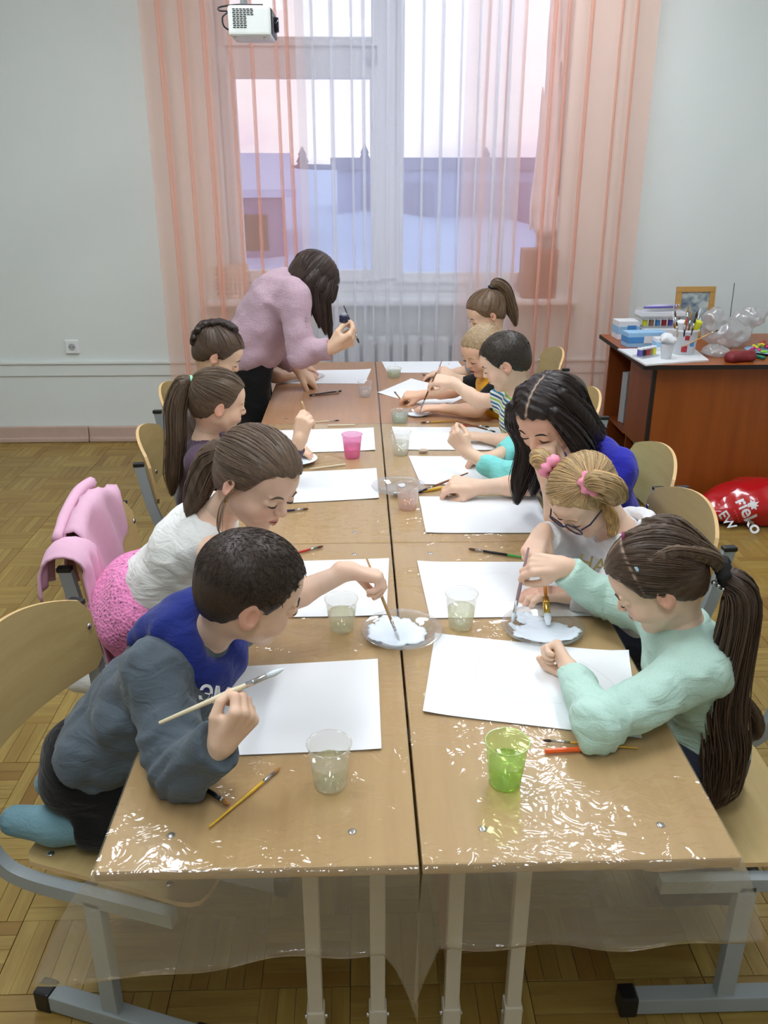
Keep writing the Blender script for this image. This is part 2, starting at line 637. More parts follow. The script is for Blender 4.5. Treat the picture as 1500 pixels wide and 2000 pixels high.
def plank_mesh(name, V, Fs, A):
    me = bpy.data.meshes.new(name)
    me.from_pydata(V, [], Fs)
    at = me.attributes.new('plank', 'FLOAT_VECTOR', 'POINT')
    at.data.foreach_set('vector', np.asarray(A, np.float32).ravel())
    me.update()
    me.materials.append(m_parq)
    return me
planks = []
PX0, PY0 = -0.88 - 12 * BL, 0.489 - 20 * BL
ri = random.Random(3)
for i in range(34):
    for j in range(42):
        bx, by = PX0 + i * BL, PY0 + j * BL
        horiz = (i + j) % 2 == 0
        g0x = 0.0012 if i % 2 == 0 else 0.0004
        g0y = 0.0012 if j % 2 == 1 else 0.0004
        for s in range(NS):
            if horiz:
                r = (bx + g0x, bx + BL - 0.0005, by + s * SW + (g0y if s == 0 else 0.0004), by + (s + 1) * SW - 0.0004)
            else:
                r = (bx + s * SW + (g0x if s == 0 else 0.0004), bx + (s + 1) * SW - 0.0004, by + g0y, by + BL - 0.0005)
            r = (max(r[0], XL), min(r[1], XR), max(r[2], YB), min(r[3], YW))
            if r[1] - r[0] < 0.004 or r[3] - r[2] < 0.004:
                continue
            planks.append((r, horiz, ri.random(), ri.uniform(-0.0006, 0.0002)))
def in_view(x, y):
    v = Vector((x, y, 0)) - CAM
    Z = v.dot(_F)
    if Z < 0.3: return None
    return 750 + 1653 * v.dot(_R) / Z, 1000 - 1653 * v.dot(_U) / Z, Z
cand = []
for q, (r, hz, rn, dz) in enumerate(planks):
    if abs(r[1] - r[0] - (BL if hz else SW)) > 0.004 or abs(r[3] - r[2] - (SW if hz else BL)) > 0.004:
        continue
    c = in_view((r[0] + r[1]) / 2, (r[2] + r[3]) / 2)
    if c is None or not (10 < c[0] < 1490 and 870 < c[1] < 1985): continue
    free = (c[0] < 350 and c[1] < 1290) or (c[0] < 60 and c[1] > 1450) or (c[0] < 190 and 1720 < c[1]) or (350 < c[0] < 1400 and c[1] > 1850) or (c[0] > 1435 and 1050 < c[1] < 1450)
    if free:
        cand.append((1 / c[2], q))
cand.sort(reverse=True)
pick = set(q for _, q in cand[:298])
floor_o = bpy.data.objects['floor']
shared = {}
for q in sorted(pick):
    r, hz, rn, dz = planks[q]
    kx = (hz, int(rn * 24))
    if kx not in shared:
        L, Wd = (BL - 0.0012, SW - 0.0009) if hz else (SW - 0.0009, BL - 0.0012)
        shared[kx] = plank_mesh('plank', *plank_geo(0, L, 0, Wd, (kx[1] + 0.5) / 24, hz))
    o = bpy.data.objects.new('plank', shared[kx])
    COL.objects.link(o)
    o.location = (r[0], r[2], dz + 0.036)
    o.parent = floor_o
    o.location = Vector((r[0], r[2], dz)) - floor_o.location
V_, F_, A_ = [], [], []
for q, (r, hz, rn, dz) in enumerate(planks):
    if q in pick: continue
    v, f, a = plank_geo(r[0], r[1], r[2], r[3], rn, hz, dz)
    n0 = len(V_)
    fl = floor_o.location
    V_ += [(x - fl.x, y - fl.y, z - fl.z) for x, y, z in v]
    F_ += [tuple(k + n0 for k in ff) for ff in f]
    A_ += a
o = bpy.data.objects.new('plank_field', plank_mesh('plank_field', V_, F_, A_))
COL.objects.link(o)
o.parent = floor_o
o['kind'] = 'stuff'

# ---- window
m_frame = plain('white_window_paint', srgb(226, 229, 233), 0.45, 0.03, 12)
m_pane = glass_mat('window_glass', (0.97, 0.98, 1.0), 0.01, 0.02, 0.0)
YG = 4.40
win = structure(empty('window_1', (0.12, YG, OZ0)))
def wpart(name, x0, x1, z0, z1, y0=YG - 0.04, y1=YG + 0.05, mat=None, bev=0.006):
    o = box(name, ((x0 + x1) / 2 - 0.12, (y0 + y1) / 2 - YG, (z0 + z1) / 2 - OZ0), (x1 - x0, y1 - y0, z1 - z0), mat or m_frame, win, bev=bev)
    return o
wpart('frame_rail', OX0, OX1, OZ0, OZ0 + 0.075)
wpart('frame_rail', OX0, OX1, OZ1 - 0.06, OZ1)
wpart('frame_stile', OX0, OX0 + 0.055, OZ0 + 0.075, OZ1 - 0.06)
wpart('frame_stile', OX1 - 0.07, OX1, OZ0 + 0.075, OZ1 - 0.06)
wpart('mullion', 0.03, 0.15, OZ0 + 0.075, OZ1 - 0.06, YG - 0.055, YG + 0.05)
wpart('transom', OX0 + 0.055, 0.03, 2.13, 2.24)
def sash(x0, x1, z0, z1, w, wb):
    s = empty('sash', ((x0 + x1) / 2 - 0.12, -0.045, z0 - OZ0))
    s.parent = win
    cx = (x0 + x1) / 2
    def p(name, a, b, c, d, y=0.0, t=0.045, mat=m_frame):
        return box(name, ((a + b) / 2 - cx, y, (c + d) / 2 - z0), (b - a, t, d - c), mat, s, bev=0.005 if t > 0.01 else 0)
    p('stile', x0, x0 + w, z0, z1); p('stile', x1 - w, x1, z0, z1)
    p('rail', x0 + w, x1 - w, z0, z0 + wb); p('rail', x0 + w, x1 - w, z1 - wb, z1)
    p('pane', x0 + w, x1 - w, z0 + wb, z1 - wb, 0.01, 0.004, m_pane)
sash(-0.815, 0.04, 0.965, 2.14, 0.05, 0.068)
sash(-0.815, 0.04, 2.235, 2.74, 0.04, 0.045)
sash(0.14, 1.035, 0.955, 2.74, 0.045, 0.06)
sill = structure(box('trim_2', (0.12, 4.255, 0.868), (2.2, 0.30, 0.036), m_white, bev=0.01))
for x in (0.03, 0.05):
    pass
lv = setp(box('window_latch', (0.0, 4.325, 2.17), (0.018, 0.02, 0.07), m_steel, bev=0.004), 'small metal latch on the white window frame', 'latch')

# things on the sill
m_rattan = plain('pale_wicker', srgb(224, 205, 190), 0.7, 0.1, 60)
bk = empty('storage_basket', (-0.845, 4.26, 0.886), 0, 'small woven lattice basket on the windowsill behind the pink curtain', 'basket')
for k in range(7):
    z = 0.012 + k * 0.028
    bm = bmesh.new()
    add_box(bm, (0, -0.055, z), (0.19, 0.004, 0.012)); add_box(bm, (0, 0.055, z), (0.19, 0.004, 0.012))
    add_box(bm, (-0.095, 0, z), (0.004, 0.11, 0.012)); add_box(bm, (0.095, 0, z), (0.004, 0.11, 0.012))
    obj_bm('woven_band', bm, m_rattan, bk)
for k in range(16):
    x = -0.09 + (k % 8) * 0.0257
    box('woven_stake', (x, -0.0585 if k < 8 else 0.0585, 0.094), (0.011, 0.003, 0.188), m_rattan, bk)
box('base_board', (0, 0, 0.004), (0.186, 0.108, 0.008), m_rattan, bk)
m_folder = plain('brown_folder', srgb(150, 110, 90), 0.6, 0.1, 20)
setp(box('cardboard_box', (0.99, 4.22, 0.886 + 0.14), (0.20, 0.16, 0.28), m_folder, bev=0.004), 'brown cardboard box on the windowsill behind the right pink curtain', 'box')
cl = surf([Cone((1.02, 4.31, 2.45), (1.02, 4.31, 1.40), 0.02, 0.05, 0.02, (1, 0, 0), 1.6), Cone((1.02, 4.31, 1.45), (1.03, 4.31, 1.28), 0.05, 0.055, 0.02, (1, 0, 0), 1.5),
           Fun(lambda X, Y, Z, f: 0.008 * np.sin(X * 150 + 2 * np.sin(Z * 6)))], 0.012)
setp(fast_mesh('hanging_cloth', *cl, plain('white_cloth', srgb(236, 232, 236), 0.8, 0.04, 30)), 'white cloth hanging beside the right window pane', 'cloth')

# radiator under the sill
rad = empty('radiator', (0.15, 4.13, 0.0), 0, 'white ribbed radiator under the windowsill behind the tulle', 'radiator')
for k in range(15):
    bm = bmesh.new()
    add_box(bm, (-0.63 + k * 0.09, 0, 0.42), (0.072, 0.09, 0.50), bev=0.02)
    obj_bm('radiator_rib', bm, m_white, rad)
bm = bmesh.new()
add_tube(bm, [(-0.72, 0.02, 0.62), (0.72, 0.02, 0.62)], 0.018)
add_tube(bm, [(-0.72, 0.02, 0.22), (0.72, 0.02, 0.22)], 0.018)
add_box(bm, (-0.60, 0.045, 0.09), (0.03, 0.03, 0.18)); add_box(bm, (0.60, 0.045, 0.09), (0.03, 0.03, 0.18))
obj_bm('pipe', bm, m_white, rad)

# ---- curtains
def curtain_mat(name, rgb, alpha):
    t = NT(name)
    w = t.coord('Object', (900, 900, 900))
    tr = t.n('ShaderNodeBsdfTransparent', {'Color': (1, 1, 1, 1)})
    tl = t.n('ShaderNodeBsdfTranslucent', {'Color': col4(rgb)})
    df = t.n('ShaderNodeBsdfDiffuse', {'Color': col4(rgb)})
    m = t.n('ShaderNodeMixShader', {0: 0.55, 1: tl.outputs[0], 2: df.outputs[0]})
    al = t.n('ShaderNodeMapRange', {0: t.noise(w, 1.0, 1), 3: alpha - 0.06, 4: alpha + 0.06}).outputs[0]
    return t.done(t.n('ShaderNodeMixShader', {0: al, 1: tr.outputs[0], 2: m.outputs[0]}))
m_pink = curtain_mat('salmon_voile', srgb(253, 204, 184), 0.44)
m_tulle = curtain_mat('white_tulle', srgb(244, 244, 250), 0.42)
def curtain(name, x0, x1, y, ztop, zbot, folds, mat, seed, fan=0.0, wfold=(0.018, 0.032)):
    r = random.Random(seed)
    gaps = [r.uniform(0.6, 1.5) for _ in range(folds + 1)]
    s = sum(gaps)
    ws = [r.uniform(*wfold) for _ in range(folds)]
    path, x = [], 0.0
    for k in range(folds + 1):
        nx = x + gaps[k] / s * (x1 - x0)
        m = max(2, int((nx - x) / 0.02))
        for q in range(m):
            u = q / m
            path.append((x + (nx - x) * u, 0.012 * math.sin(math.pi * u) * (1 if k % 2 else -1)))
        if k < folds:
            w = ws[k]
            path += [(nx, 0.0), (nx + w * 0.5, 0.006), (nx + w * 0.62, 0.012), (nx + w * 0.4, 0.017), (nx - w * 0.3, 0.018), (nx - w * 0.5, 0.022), (nx - w * 0.3, 0.027), (nx + w * 0.3, 0.028)]
        x = nx
    path.append((x1 - x0, 0.0))
    rows = 16
    V, Fq = [], []
    n = len(path)
    ph = [r.uniform(0, 6) for _ in range(3)]
    for j in range(rows):
        v = j / (rows - 1)
        z = ztop + (zbot - ztop) * v
        for (px_, py_) in path:
            X = x0 + px_ * (1 + fan * v) - fan * v * (x1 - x0) * 0.5
            X += 0.006 * v * math.sin(px_ * 21 + ph[0] + v * 2.0)
            Yy = y - py_ * 1.0 - 0.02 * v * math.sin(px_ * 14 + ph[1]) * v
            V.append((X, Yy, z))
    for j in range(rows - 1):
        for i in range(n - 1):
            a = j * n + i
            Fq.append((a, a + 1, a + n + 1, a + n))
    return obj_np(name, V, Fq, mat)
setp(curtain('curtain', -1.20, -0.36, 4.04, 2.95, 0.03, 7, m_pink, 5, 0.03, (0.012, 0.024)), 'sheer salmon pink curtain hanging on the side of the wall socket', 'curtain')
setp(curtain('curtain', 0.50, 1.50, 4.045, 2.95, 0.03, 8, m_pink, 9, 0.05, (0.012, 0.024)), 'sheer salmon pink curtain hanging on the side of the brown desk', 'curtain')
setp(curtain('tulle_curtain', -0.40, 0.80, 3.975, 2.95, 0.03, 13, m_tulle, 12, 0.0, (0.012, 0.02)), 'sheer white tulle hanging in the middle of the window', 'curtain')
setp(box('curtain_rail', (0.15, 4.03, 2.975), (2.9, 0.14, 0.05), m_white, bev=0.01), 'white curtain rail above the window', 'curtain rail')

# ---- wall socket
so = empty('wall_socket', (-1.833, YW, 0.60), 0, 'white electric socket on the grey wall beside the curtain', 'socket')
box('face_plate', (0, -0.008, 0), (0.082, 0.016, 0.082), m_white, so, bev=0.006)
bm = bmesh.new()
bmesh.ops.create_cone(bm, cap_ends=True, segments=24, radius1=0.021, radius2=0.021, depth=0.004, matrix=Matrix.Translation((0, -0.017, 0)) @ Matrix.Rotation(math.pi / 2, 4, 'X'))
obj_bm('socket_well', bm, plain('socket_grey', srgb(176, 180, 182), 0.5), so)
for s in (-1, 1):
    bm = bmesh.new()
    bmesh.ops.create_cone(bm, cap_ends=True, segments=12, radius1=0.0032, radius2=0.0032, depth=0.004, matrix=Matrix.Translation((s * 0.0095, -0.0185, 0)) @ Matrix.Rotation(math.pi / 2, 4, 'X'))
    obj_bm('pin_hole', bm, m_black, so)

# ---- ceiling lights (out of frame, they light the room and glint in the film)
t = NT('lamp_diffuser')
m_lamp = t.done(t.n('ShaderNodeEmission', {'Color': (0.87, 0.93, 1.0, 1), 'Strength': LAMP_POWER}))
for xx, yy in ((-0.95, 2.1), (0.95, 3.0), (-0.95, 0.5), (0.95, 1.2), (-0.1, -1.3)):
    if True:
        L = empty('ceiling_light', (xx, yy, ZC), 0, 'long fluorescent ceiling light with white diffuser', 'ceiling light', 'fluorescent ceiling lights')
        box('housing', (0, 0, -0.03), (0.30, 1.25, 0.06), m_white, L, bev=0.008)
        box('diffuser', (0, 0, -0.066), (0.25, 1.20, 0.012), m_lamp, L)

# ---- outside: snow, a low house and a dark tree line
m_snow = plain('snow', srgb(186, 198, 226), 0.8, 0.08, 0.6)
def snow_z(X, Y):
    return -1.1 + 2.35 * np.clip((Y - 6) / 34, 0, 1) ** 0.8 + 0.22 * np.sin(X * 0.55 + 1) * np.sin(Y * 0.33) + 0.10 * np.sin(X * 1.7 + Y * 0.9)
gx, gy = np.meshgrid(np.linspace(-40, 40, 81), np.linspace(4.9, 75, 80), indexing='ij')
SV = np.stack([gx, gy, snow_z(gx, gy)], -1).reshape(-1, 3)
SQ = [(i * 80 + j, (i + 1) * 80 + j, (i + 1) * 80 + j + 1, i * 80 + j + 1) for i in range(80) for j in range(79)]
structure(obj_np('ground', SV, SQ, m_snow))
m_hwall = plain('dusk_house_wall', srgb(120, 112, 150), 0.9, 0.12, 1.5)
m_far = plain('far_forest', srgb(96, 94, 130), 0.95, 0.2, 2.0)
hs = empty('outbuilding', (-4.4, 19.0, -0.6), 0.12, 'low dark outbuilding with a snowy roof seen through the left window pane', 'building')
box('wall', (0, 0, 0.85), (5.2, 4.0, 1.9), m_hwall, hs)
bm = bmesh.new()
add_box(bm, (0, -1.05, 2.05), (5.7, 2.5, 0.16), Matrix.Rotation(0.28, 3, 'X'))
add_box(bm, (0, 1.05, 2.05), (5.7, 2.5, 0.16), Matrix.Rotation(-0.28, 3, 'X'))
obj_bm('roof', bm, m_snow, hs)
for xx in (-1.4, 0.6, 1.9):
    box('window', (xx, -2.01, 0.95), (0.7, 0.03, 0.7), m_dark, hs)
wl = empty('garage_block', (5.0, 24.0, 0.0), -0.10, 'long low garage block with a dark flat roof edge beyond the snow', 'building')
box('wall', (0, 0, 0.75), (11.0, 3.0, 1.5), plain('garage_wall', srgb(150, 152, 190), 0.9, 0.08, 1.2), wl)
box('roof', (0, 0, 1.66), (11.3, 3.3, 0.30), plain('garage_fascia', srgb(120, 116, 150), 0.9, 0.1, 2), wl)
for k in range(4):
    box('door', (-3.9 + k * 2.6, -1.52, 0.62), (1.9, 0.05, 1.15), m_hwall, wl)
gx2 = np.linspace(-45, 45, 91)
hv, hq = [], []
for i, x in enumerate(gx2):
    top = 1.75 + 0.12 * math.sin(x * 0.21) + 0.05 * math.sin(x * 1.3) + 0.05 * math.sin(x * 3.1)
    for (yy, zz) in ((66, 0.2), (66.3, top - 0.25), (67.2, top), (70, 0.2)):
        hv.append((x, yy, zz))
for i in range(90):
    for k in range(3):
        a = i * 4 + k
        hq.append((a, a + 4, a + 5, a + 1))
structure(obj_np('ground_ridge', hv, hq, m_far))
fr = random.Random(4)
for k in range(3):
    x = (-3.6, 0.4, 8.0)[k]
    y = 60 + fr.uniform(-4, 4)
    hgt = (1.35, 1.5, 1.2)[k]
    z0 = float(snow_z(np.float64(x), np.float64(y))) - 0.3
    tr = empty('fir_tree', (x, y, z0), fr.uniform(0, 6), ('distant dark fir tree beside the snowy outbuilding roof', 'distant dark fir tree seen beside the white window mullion', 'distant dark fir tree above the long garage block')[k], 'tree', 'fir trees of the distant tree line')
    lathe('trunk', [(0.16, 0.0), (0.12, 0.7)], m_hwall, tr, 6)
    lathe('crown', [(0.55, 0.4), (0.3, 0.4 + hgt * 0.3), (0.42, 0.4 + hgt * 0.3), (0.2, 0.4 + hgt * 0.62), (0.3, 0.4 + hgt * 0.62), (0.02, 0.4 + hgt)], m_far, tr, 9, cap1=True)

# ================================================================== school desks
def desk_wood(name, c1, c2, c3):
    t = NT(name)
    v = t.coord('Object', (22, 1.3, 22))
    f = t.noise(v, 2.0, 4, 0.6)
    g = t.noise(v, 11.0, 2)
    c = t.mix(t.ramp(f, [(0.3, (0, 0, 0)), (0.72, (1, 1, 1))]), c1, c2)
    c = t.mix(t.math('MULTIPLY', g, 0.30), c, c3)
    return t.done(t.pbsdf(Base_Color=c, Roughness=0.33, Specular_IOR_Level=0.5))
m_desk = desk_wood('beech_laminate', srgb(186, 150, 95), srgb(196, 163, 108), srgb(164, 126, 76))
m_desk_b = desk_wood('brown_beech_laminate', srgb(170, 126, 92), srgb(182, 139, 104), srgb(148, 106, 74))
m_desk2 = plain('desk_edge_band', srgb(186, 146, 112), 0.45, 0.05, 30)
m_orange = wood('orange_panel_wood', srgb(196, 120, 70), srgb(214, 140, 88), 0.4, 2)
m_leg = plain('beige_leg_paint', srgb(196, 188, 170), 0.4, 0.04, 40)
m_grey = plain('grey_leg_paint', srgb(150, 156, 158), 0.38, 0.04, 40, metal=0.0)

def school_desk(sx, y0, label, top=None):
    """desk whose short end faces the camera; sx=-1 left column, +1 right column"""
    cx, cy = sx * 0.2505, y0 + 0.6
    d = empty('school_desk', (cx, cy, 0), 0, label, 'desk', 'school desks pushed together')
    bm = bmesh.new()
    add_box(bm, (0, 0, TZ - 0.0105), (0.496, 1.196, 0.021), bev=0.004, seg=2)
    obj_bm('table_top', bm, top or m_desk, d)
    for ex in (-0.145, 0.145):
        for ey in (-0.525, 0.525):
            bm = bmesh.new()
            bmesh.ops.create_uvsphere(bm, u_segments=12, v_segments=6, radius=1.0, matrix=Matrix.Translation((ex, ey, TZ)) @ Matrix.Diagonal((0.0075, 0.0075, 0.002, 1)))
            obj_bm('bolt', bm, m_steel, d, True)
    s = -sx                                       # towards the seam
    box('modesty_panel', (s * 0.185, 0, 0.44), (0.016, 1.02, 0.33), m_orange, d, bev=0.002)
    for ey in (-0.53, 0.53):
        for ex in (0.185 - 0.0, 0.075):
            p = box('leg', (s * ex, ey, 0.42), (0.026, 0.024, 0.37), m_leg, d, bev=0.003)
            sl_ = box('leg_sleeve', (s * ex, ey, 0.135), (0.032, 0.030, 0.21), m_leg, d, bev=0.003)
            bm = bmesh.new()
            add_tube(bm, [(s * ex - 0.02, ey, 0.215), (s * ex + 0.02, ey, 0.215)], 0.004, 8)
            obj_bm('adjusting_bolt', bm, m_steel, sl_)
        box('foot_rail', (s * 0.03, ey, 0.018), (0.42, 0.035, 0.030), m_leg, d, bev=0.004)
        box('top_rail', (s * 0.03, ey, TZ - 0.036), (0.40, 0.028, 0.026), m_leg, d, bev=0.003)
    return d
DESK_Y = (0.0, 1.2, 2.4)
school_desk(-1, 0.0, 'beech school desk under the boy in grey, film hanging from its end')
school_desk(1, 0.0, 'beech school desk under the mint sweater girl, with the green cup')
school_desk(-1, 1.2, 'beech school desk in the middle of the row with the pink cup')
school_desk(1, 1.2, 'beech school desk in the middle of the row by the girl in blue')
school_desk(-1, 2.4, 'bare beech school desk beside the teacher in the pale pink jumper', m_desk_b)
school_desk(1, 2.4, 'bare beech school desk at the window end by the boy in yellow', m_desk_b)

# ---- clear plastic film on the desks
def film_mat():
    t = NT('clear_plastic_film')
    p = t.coord('Object')
    n1 = t.n('ShaderNodeTexNoise', {'Vector': t.n('ShaderNodeMapping', {0: p, 'Scale': (26, 60, 30), 'Rotation': (0, 0, 0.25)}).outputs[0], 'Scale': 1.0, 'Detail': 4, 'Roughness': 0.6, 'Distortion': 1.2}).outputs['Fac']
    n2 = t.noise(t.n('ShaderNodeMapping', {0: p, 'Scale': (90, 60, 60)}).outputs[0], 1.0, 2)
    pat = t.ramp(t.noise(p, 3.3, 2), [(0.36, (0.15, 0.15, 0.15)), (0.62, (1, 1, 1))])
    dv = t.n('ShaderNodeMapping', {0: t.n('ShaderNodeVectorMath', {0: p, 1: t.n('ShaderNodeVectorMath', {0: t.n('ShaderNodeTexNoise', {'Vector': p, 'Scale': 9.0, 'Detail': 2}).outputs['Color'], 'Scale': 0.12}, operation='SCALE').outputs[0]}, operation='ADD').outputs[0], 'Scale': (20, 38, 20), 'Rotation': (0, 0, 0.2)}).outputs[0]
    vo = t.n('ShaderNodeTexVoronoi', {'Vector': dv, 'Scale': 1.0}, feature='F1').outputs['Distance']
    vo2 = t.n('ShaderNodeTexVoronoi', {'Vector': t.n('ShaderNodeMapping', {0: dv, 'Scale': (2.6, 2.6, 2.6)}).outputs[0], 'Scale': 1.0}, feature='F1').outputs['Distance']
    h = t.math('MULTIPLY', t.math('ADD', t.math('ADD', vo, t.math('MULTIPLY', vo2, 0.35)), t.math('MULTIPLY', n2, 0.10)), pat)
    nb = t.bump(h, 1.0, 0.0045)
    tr = t.n('ShaderNodeBsdfTransparent', {'Color': (0.97, 0.96, 0.94, 1)})
    df = t.n('ShaderNodeBsdfDiffuse', {'Color': (0.86, 0.80, 0.66, 1)})
    tl = t.n('ShaderNodeBsdfTranslucent', {'Color': (0.86, 0.80, 0.66, 1)})
    dd = t.n('ShaderNodeMixShader', {0: 0.5, 1: df.outputs[0], 2: tl.outputs[0]})
    m1 = t.n('ShaderNodeMixShader', {0: 0.15, 1: tr.outputs[0], 2: dd.outputs[0]})
    gl = t.n('ShaderNodeBsdfGlossy', {'Roughness': 0.05, 'Normal': nb})
    fr = two_sided_fresnel(t, 1.55)
    m2 = t.n('ShaderNodeMixShader', {0: t.math('MULTIPLY', fr.outputs[0], 1.0), 1: m1.outputs[0], 2: gl.outputs[0]})
    return t.done(m2)
m_film = film_mat()
def film(x0, x1, y0, y1, label, drop=None, flare=(0, 0), seed=0):
    nxn, nyn = 28, 46
    V, Fq = [], []
    xs = np.linspace(x0, x1, nxn)
    ys = np.linspace(y1, y0, nyn)
    rows = []
    for y in ys:
        rows.append([(x, y, TZ + 0.0022 + 0.0007 * math.sin(x * 60 + y * 17 + seed) * math.sin(y * 33 + seed)) for x in xs])
    if drop:
        for q in (0.35, 0.7, 1.0):
            a_ = q * math.pi / 2
            rows.append([(x, y0 - 0.008 * math.sin(a_), TZ + 0.0025 - 0.008 * (1 - math.cos(a_)) + 0.0008 * math.sin(x * 90 + seed)) for x in xs])
        nd = 12
        for k in range(1, nd + 1):
            v = k / nd
            row = []
            for x in xs:
                u = (x - x0) / (x1 - x0)
                dz = drop(u) * v
                xx = x + (flare[0] * (1 - u) ** 3 + flare[1] * u ** 3) * v ** 0.7
                yy = y0 - 0.008 - 0.030 * v - 0.005 * v * math.sin(u * 17 + seed) - 0.008 * v * math.sin(u * 5 + seed)
                row.append((xx, yy, TZ - 0.004 - dz))
            rows.append(row)
    if drop:                                      # the sheet is folded back under itself along the hanging edge
        for k in range(nd, -1, -1):
            rows.append([(x + 0.002, y + 0.012 + 0.004 * math.sin(x * 30), z) for (x, y, z) in rows[nyn + 2 + k]])
    for r in rows: V += r
    for j in range(len(rows) - 1):
        for i in range(nxn - 1):
            a = j * nxn + i
            Fq.append((a, a + nxn, a + nxn + 1, a + 1))
    return setp(obj_np('plastic_film', V, Fq, m_film), label, 'plastic film', 'plastic films over the desks')
def dl(u):
    return 0.170 - 0.035 * u + 0.004 * math.sin(u * 9) + (0.16 * max(0, (u - 0.88) / 0.12) ** 1.5)
def dr(u):
    return 0.140 - 0.020 * u + 0.002 * math.sin(u * 12) + (0.13 * max(0, (0.07 - u) / 0.07) ** 1.0)
film(-0.499, -0.003, -0.001, 1.198, 'clear plastic film over the desk of the boy in grey', dl, (-0.10, 0.0), 1)
film(0.002, 0.498, -0.001, 1.198, 'wrinkled clear plastic film under the green cup, hanging from the desk end', dr, (-0.012, 0.035), 4)
film(-0.499, -0.003, 1.202, 2.398, 'clear plastic film over the desk with the pink cup', None, (0, 0), 7)
film(0.002, 0.498, 1.202, 2.398, 'clear plastic film over the desk of the girl in blue', None, (0, 0), 9)

# ================================================================== school chairs
m_ply = wood('beech_plywood', srgb(184, 158, 104), srgb(198, 174, 120), 0.38, 1)
m_plyedge = plain('plywood_edge', srgb(216, 180, 126), 0.5, 0.05, 80)
m_tube = plain('grey_tube_paint', srgb(152, 160, 162), 0.35, 0.03, 60)
def plate(bm, outline, fn, thick):
    """thin bent plate: outline polygon rows -> fn(u,v)->(pos,normal)"""
    top, bot = [], []
    for row in outline:
        a, b = [], []
        for (u, v) in row:
            p, n = fn(u, v)
            a.append(bm.verts.new(p + n * thick / 2))
            b.append(bm.verts.new(p - n * thick / 2))
        top.append(a); bot.append(b)
    R, Cc = len(top), len(top[0])
    for i in range(R - 1):
        for j in range(Cc - 1):
            bm.faces.new((top[i][j], top[i][j + 1], top[i + 1][j + 1], top[i + 1][j]))
            bm.faces.new((bot[i][j], bot[i + 1][j], bot[i + 1][j + 1], bot[i][j + 1]))
    ring_t = [top[0][j] for j in range(Cc)] + [top[i][-1] for i in range(1, R)] + [top[-1][j] for j in range(Cc - 2, -1, -1)] + [top[i][0] for i in range(R - 2, 0, -1)]
    ring_b = [bot[0][j] for j in range(Cc)] + [bot[i][-1] for i in range(1, R)] + [bot[-1][j] for j in range(Cc - 2, -1, -1)] + [bot[i][0] for i in range(R - 2, 0, -1)]
    for k in range(len(ring_t)):
        j = (k + 1) % len(ring_t)
        f = bm.faces.new((ring_t[j], ring_t[k], ring_b[k], ring_b[j]))
        f.material_index = 1
SEAT_Z = 0.37
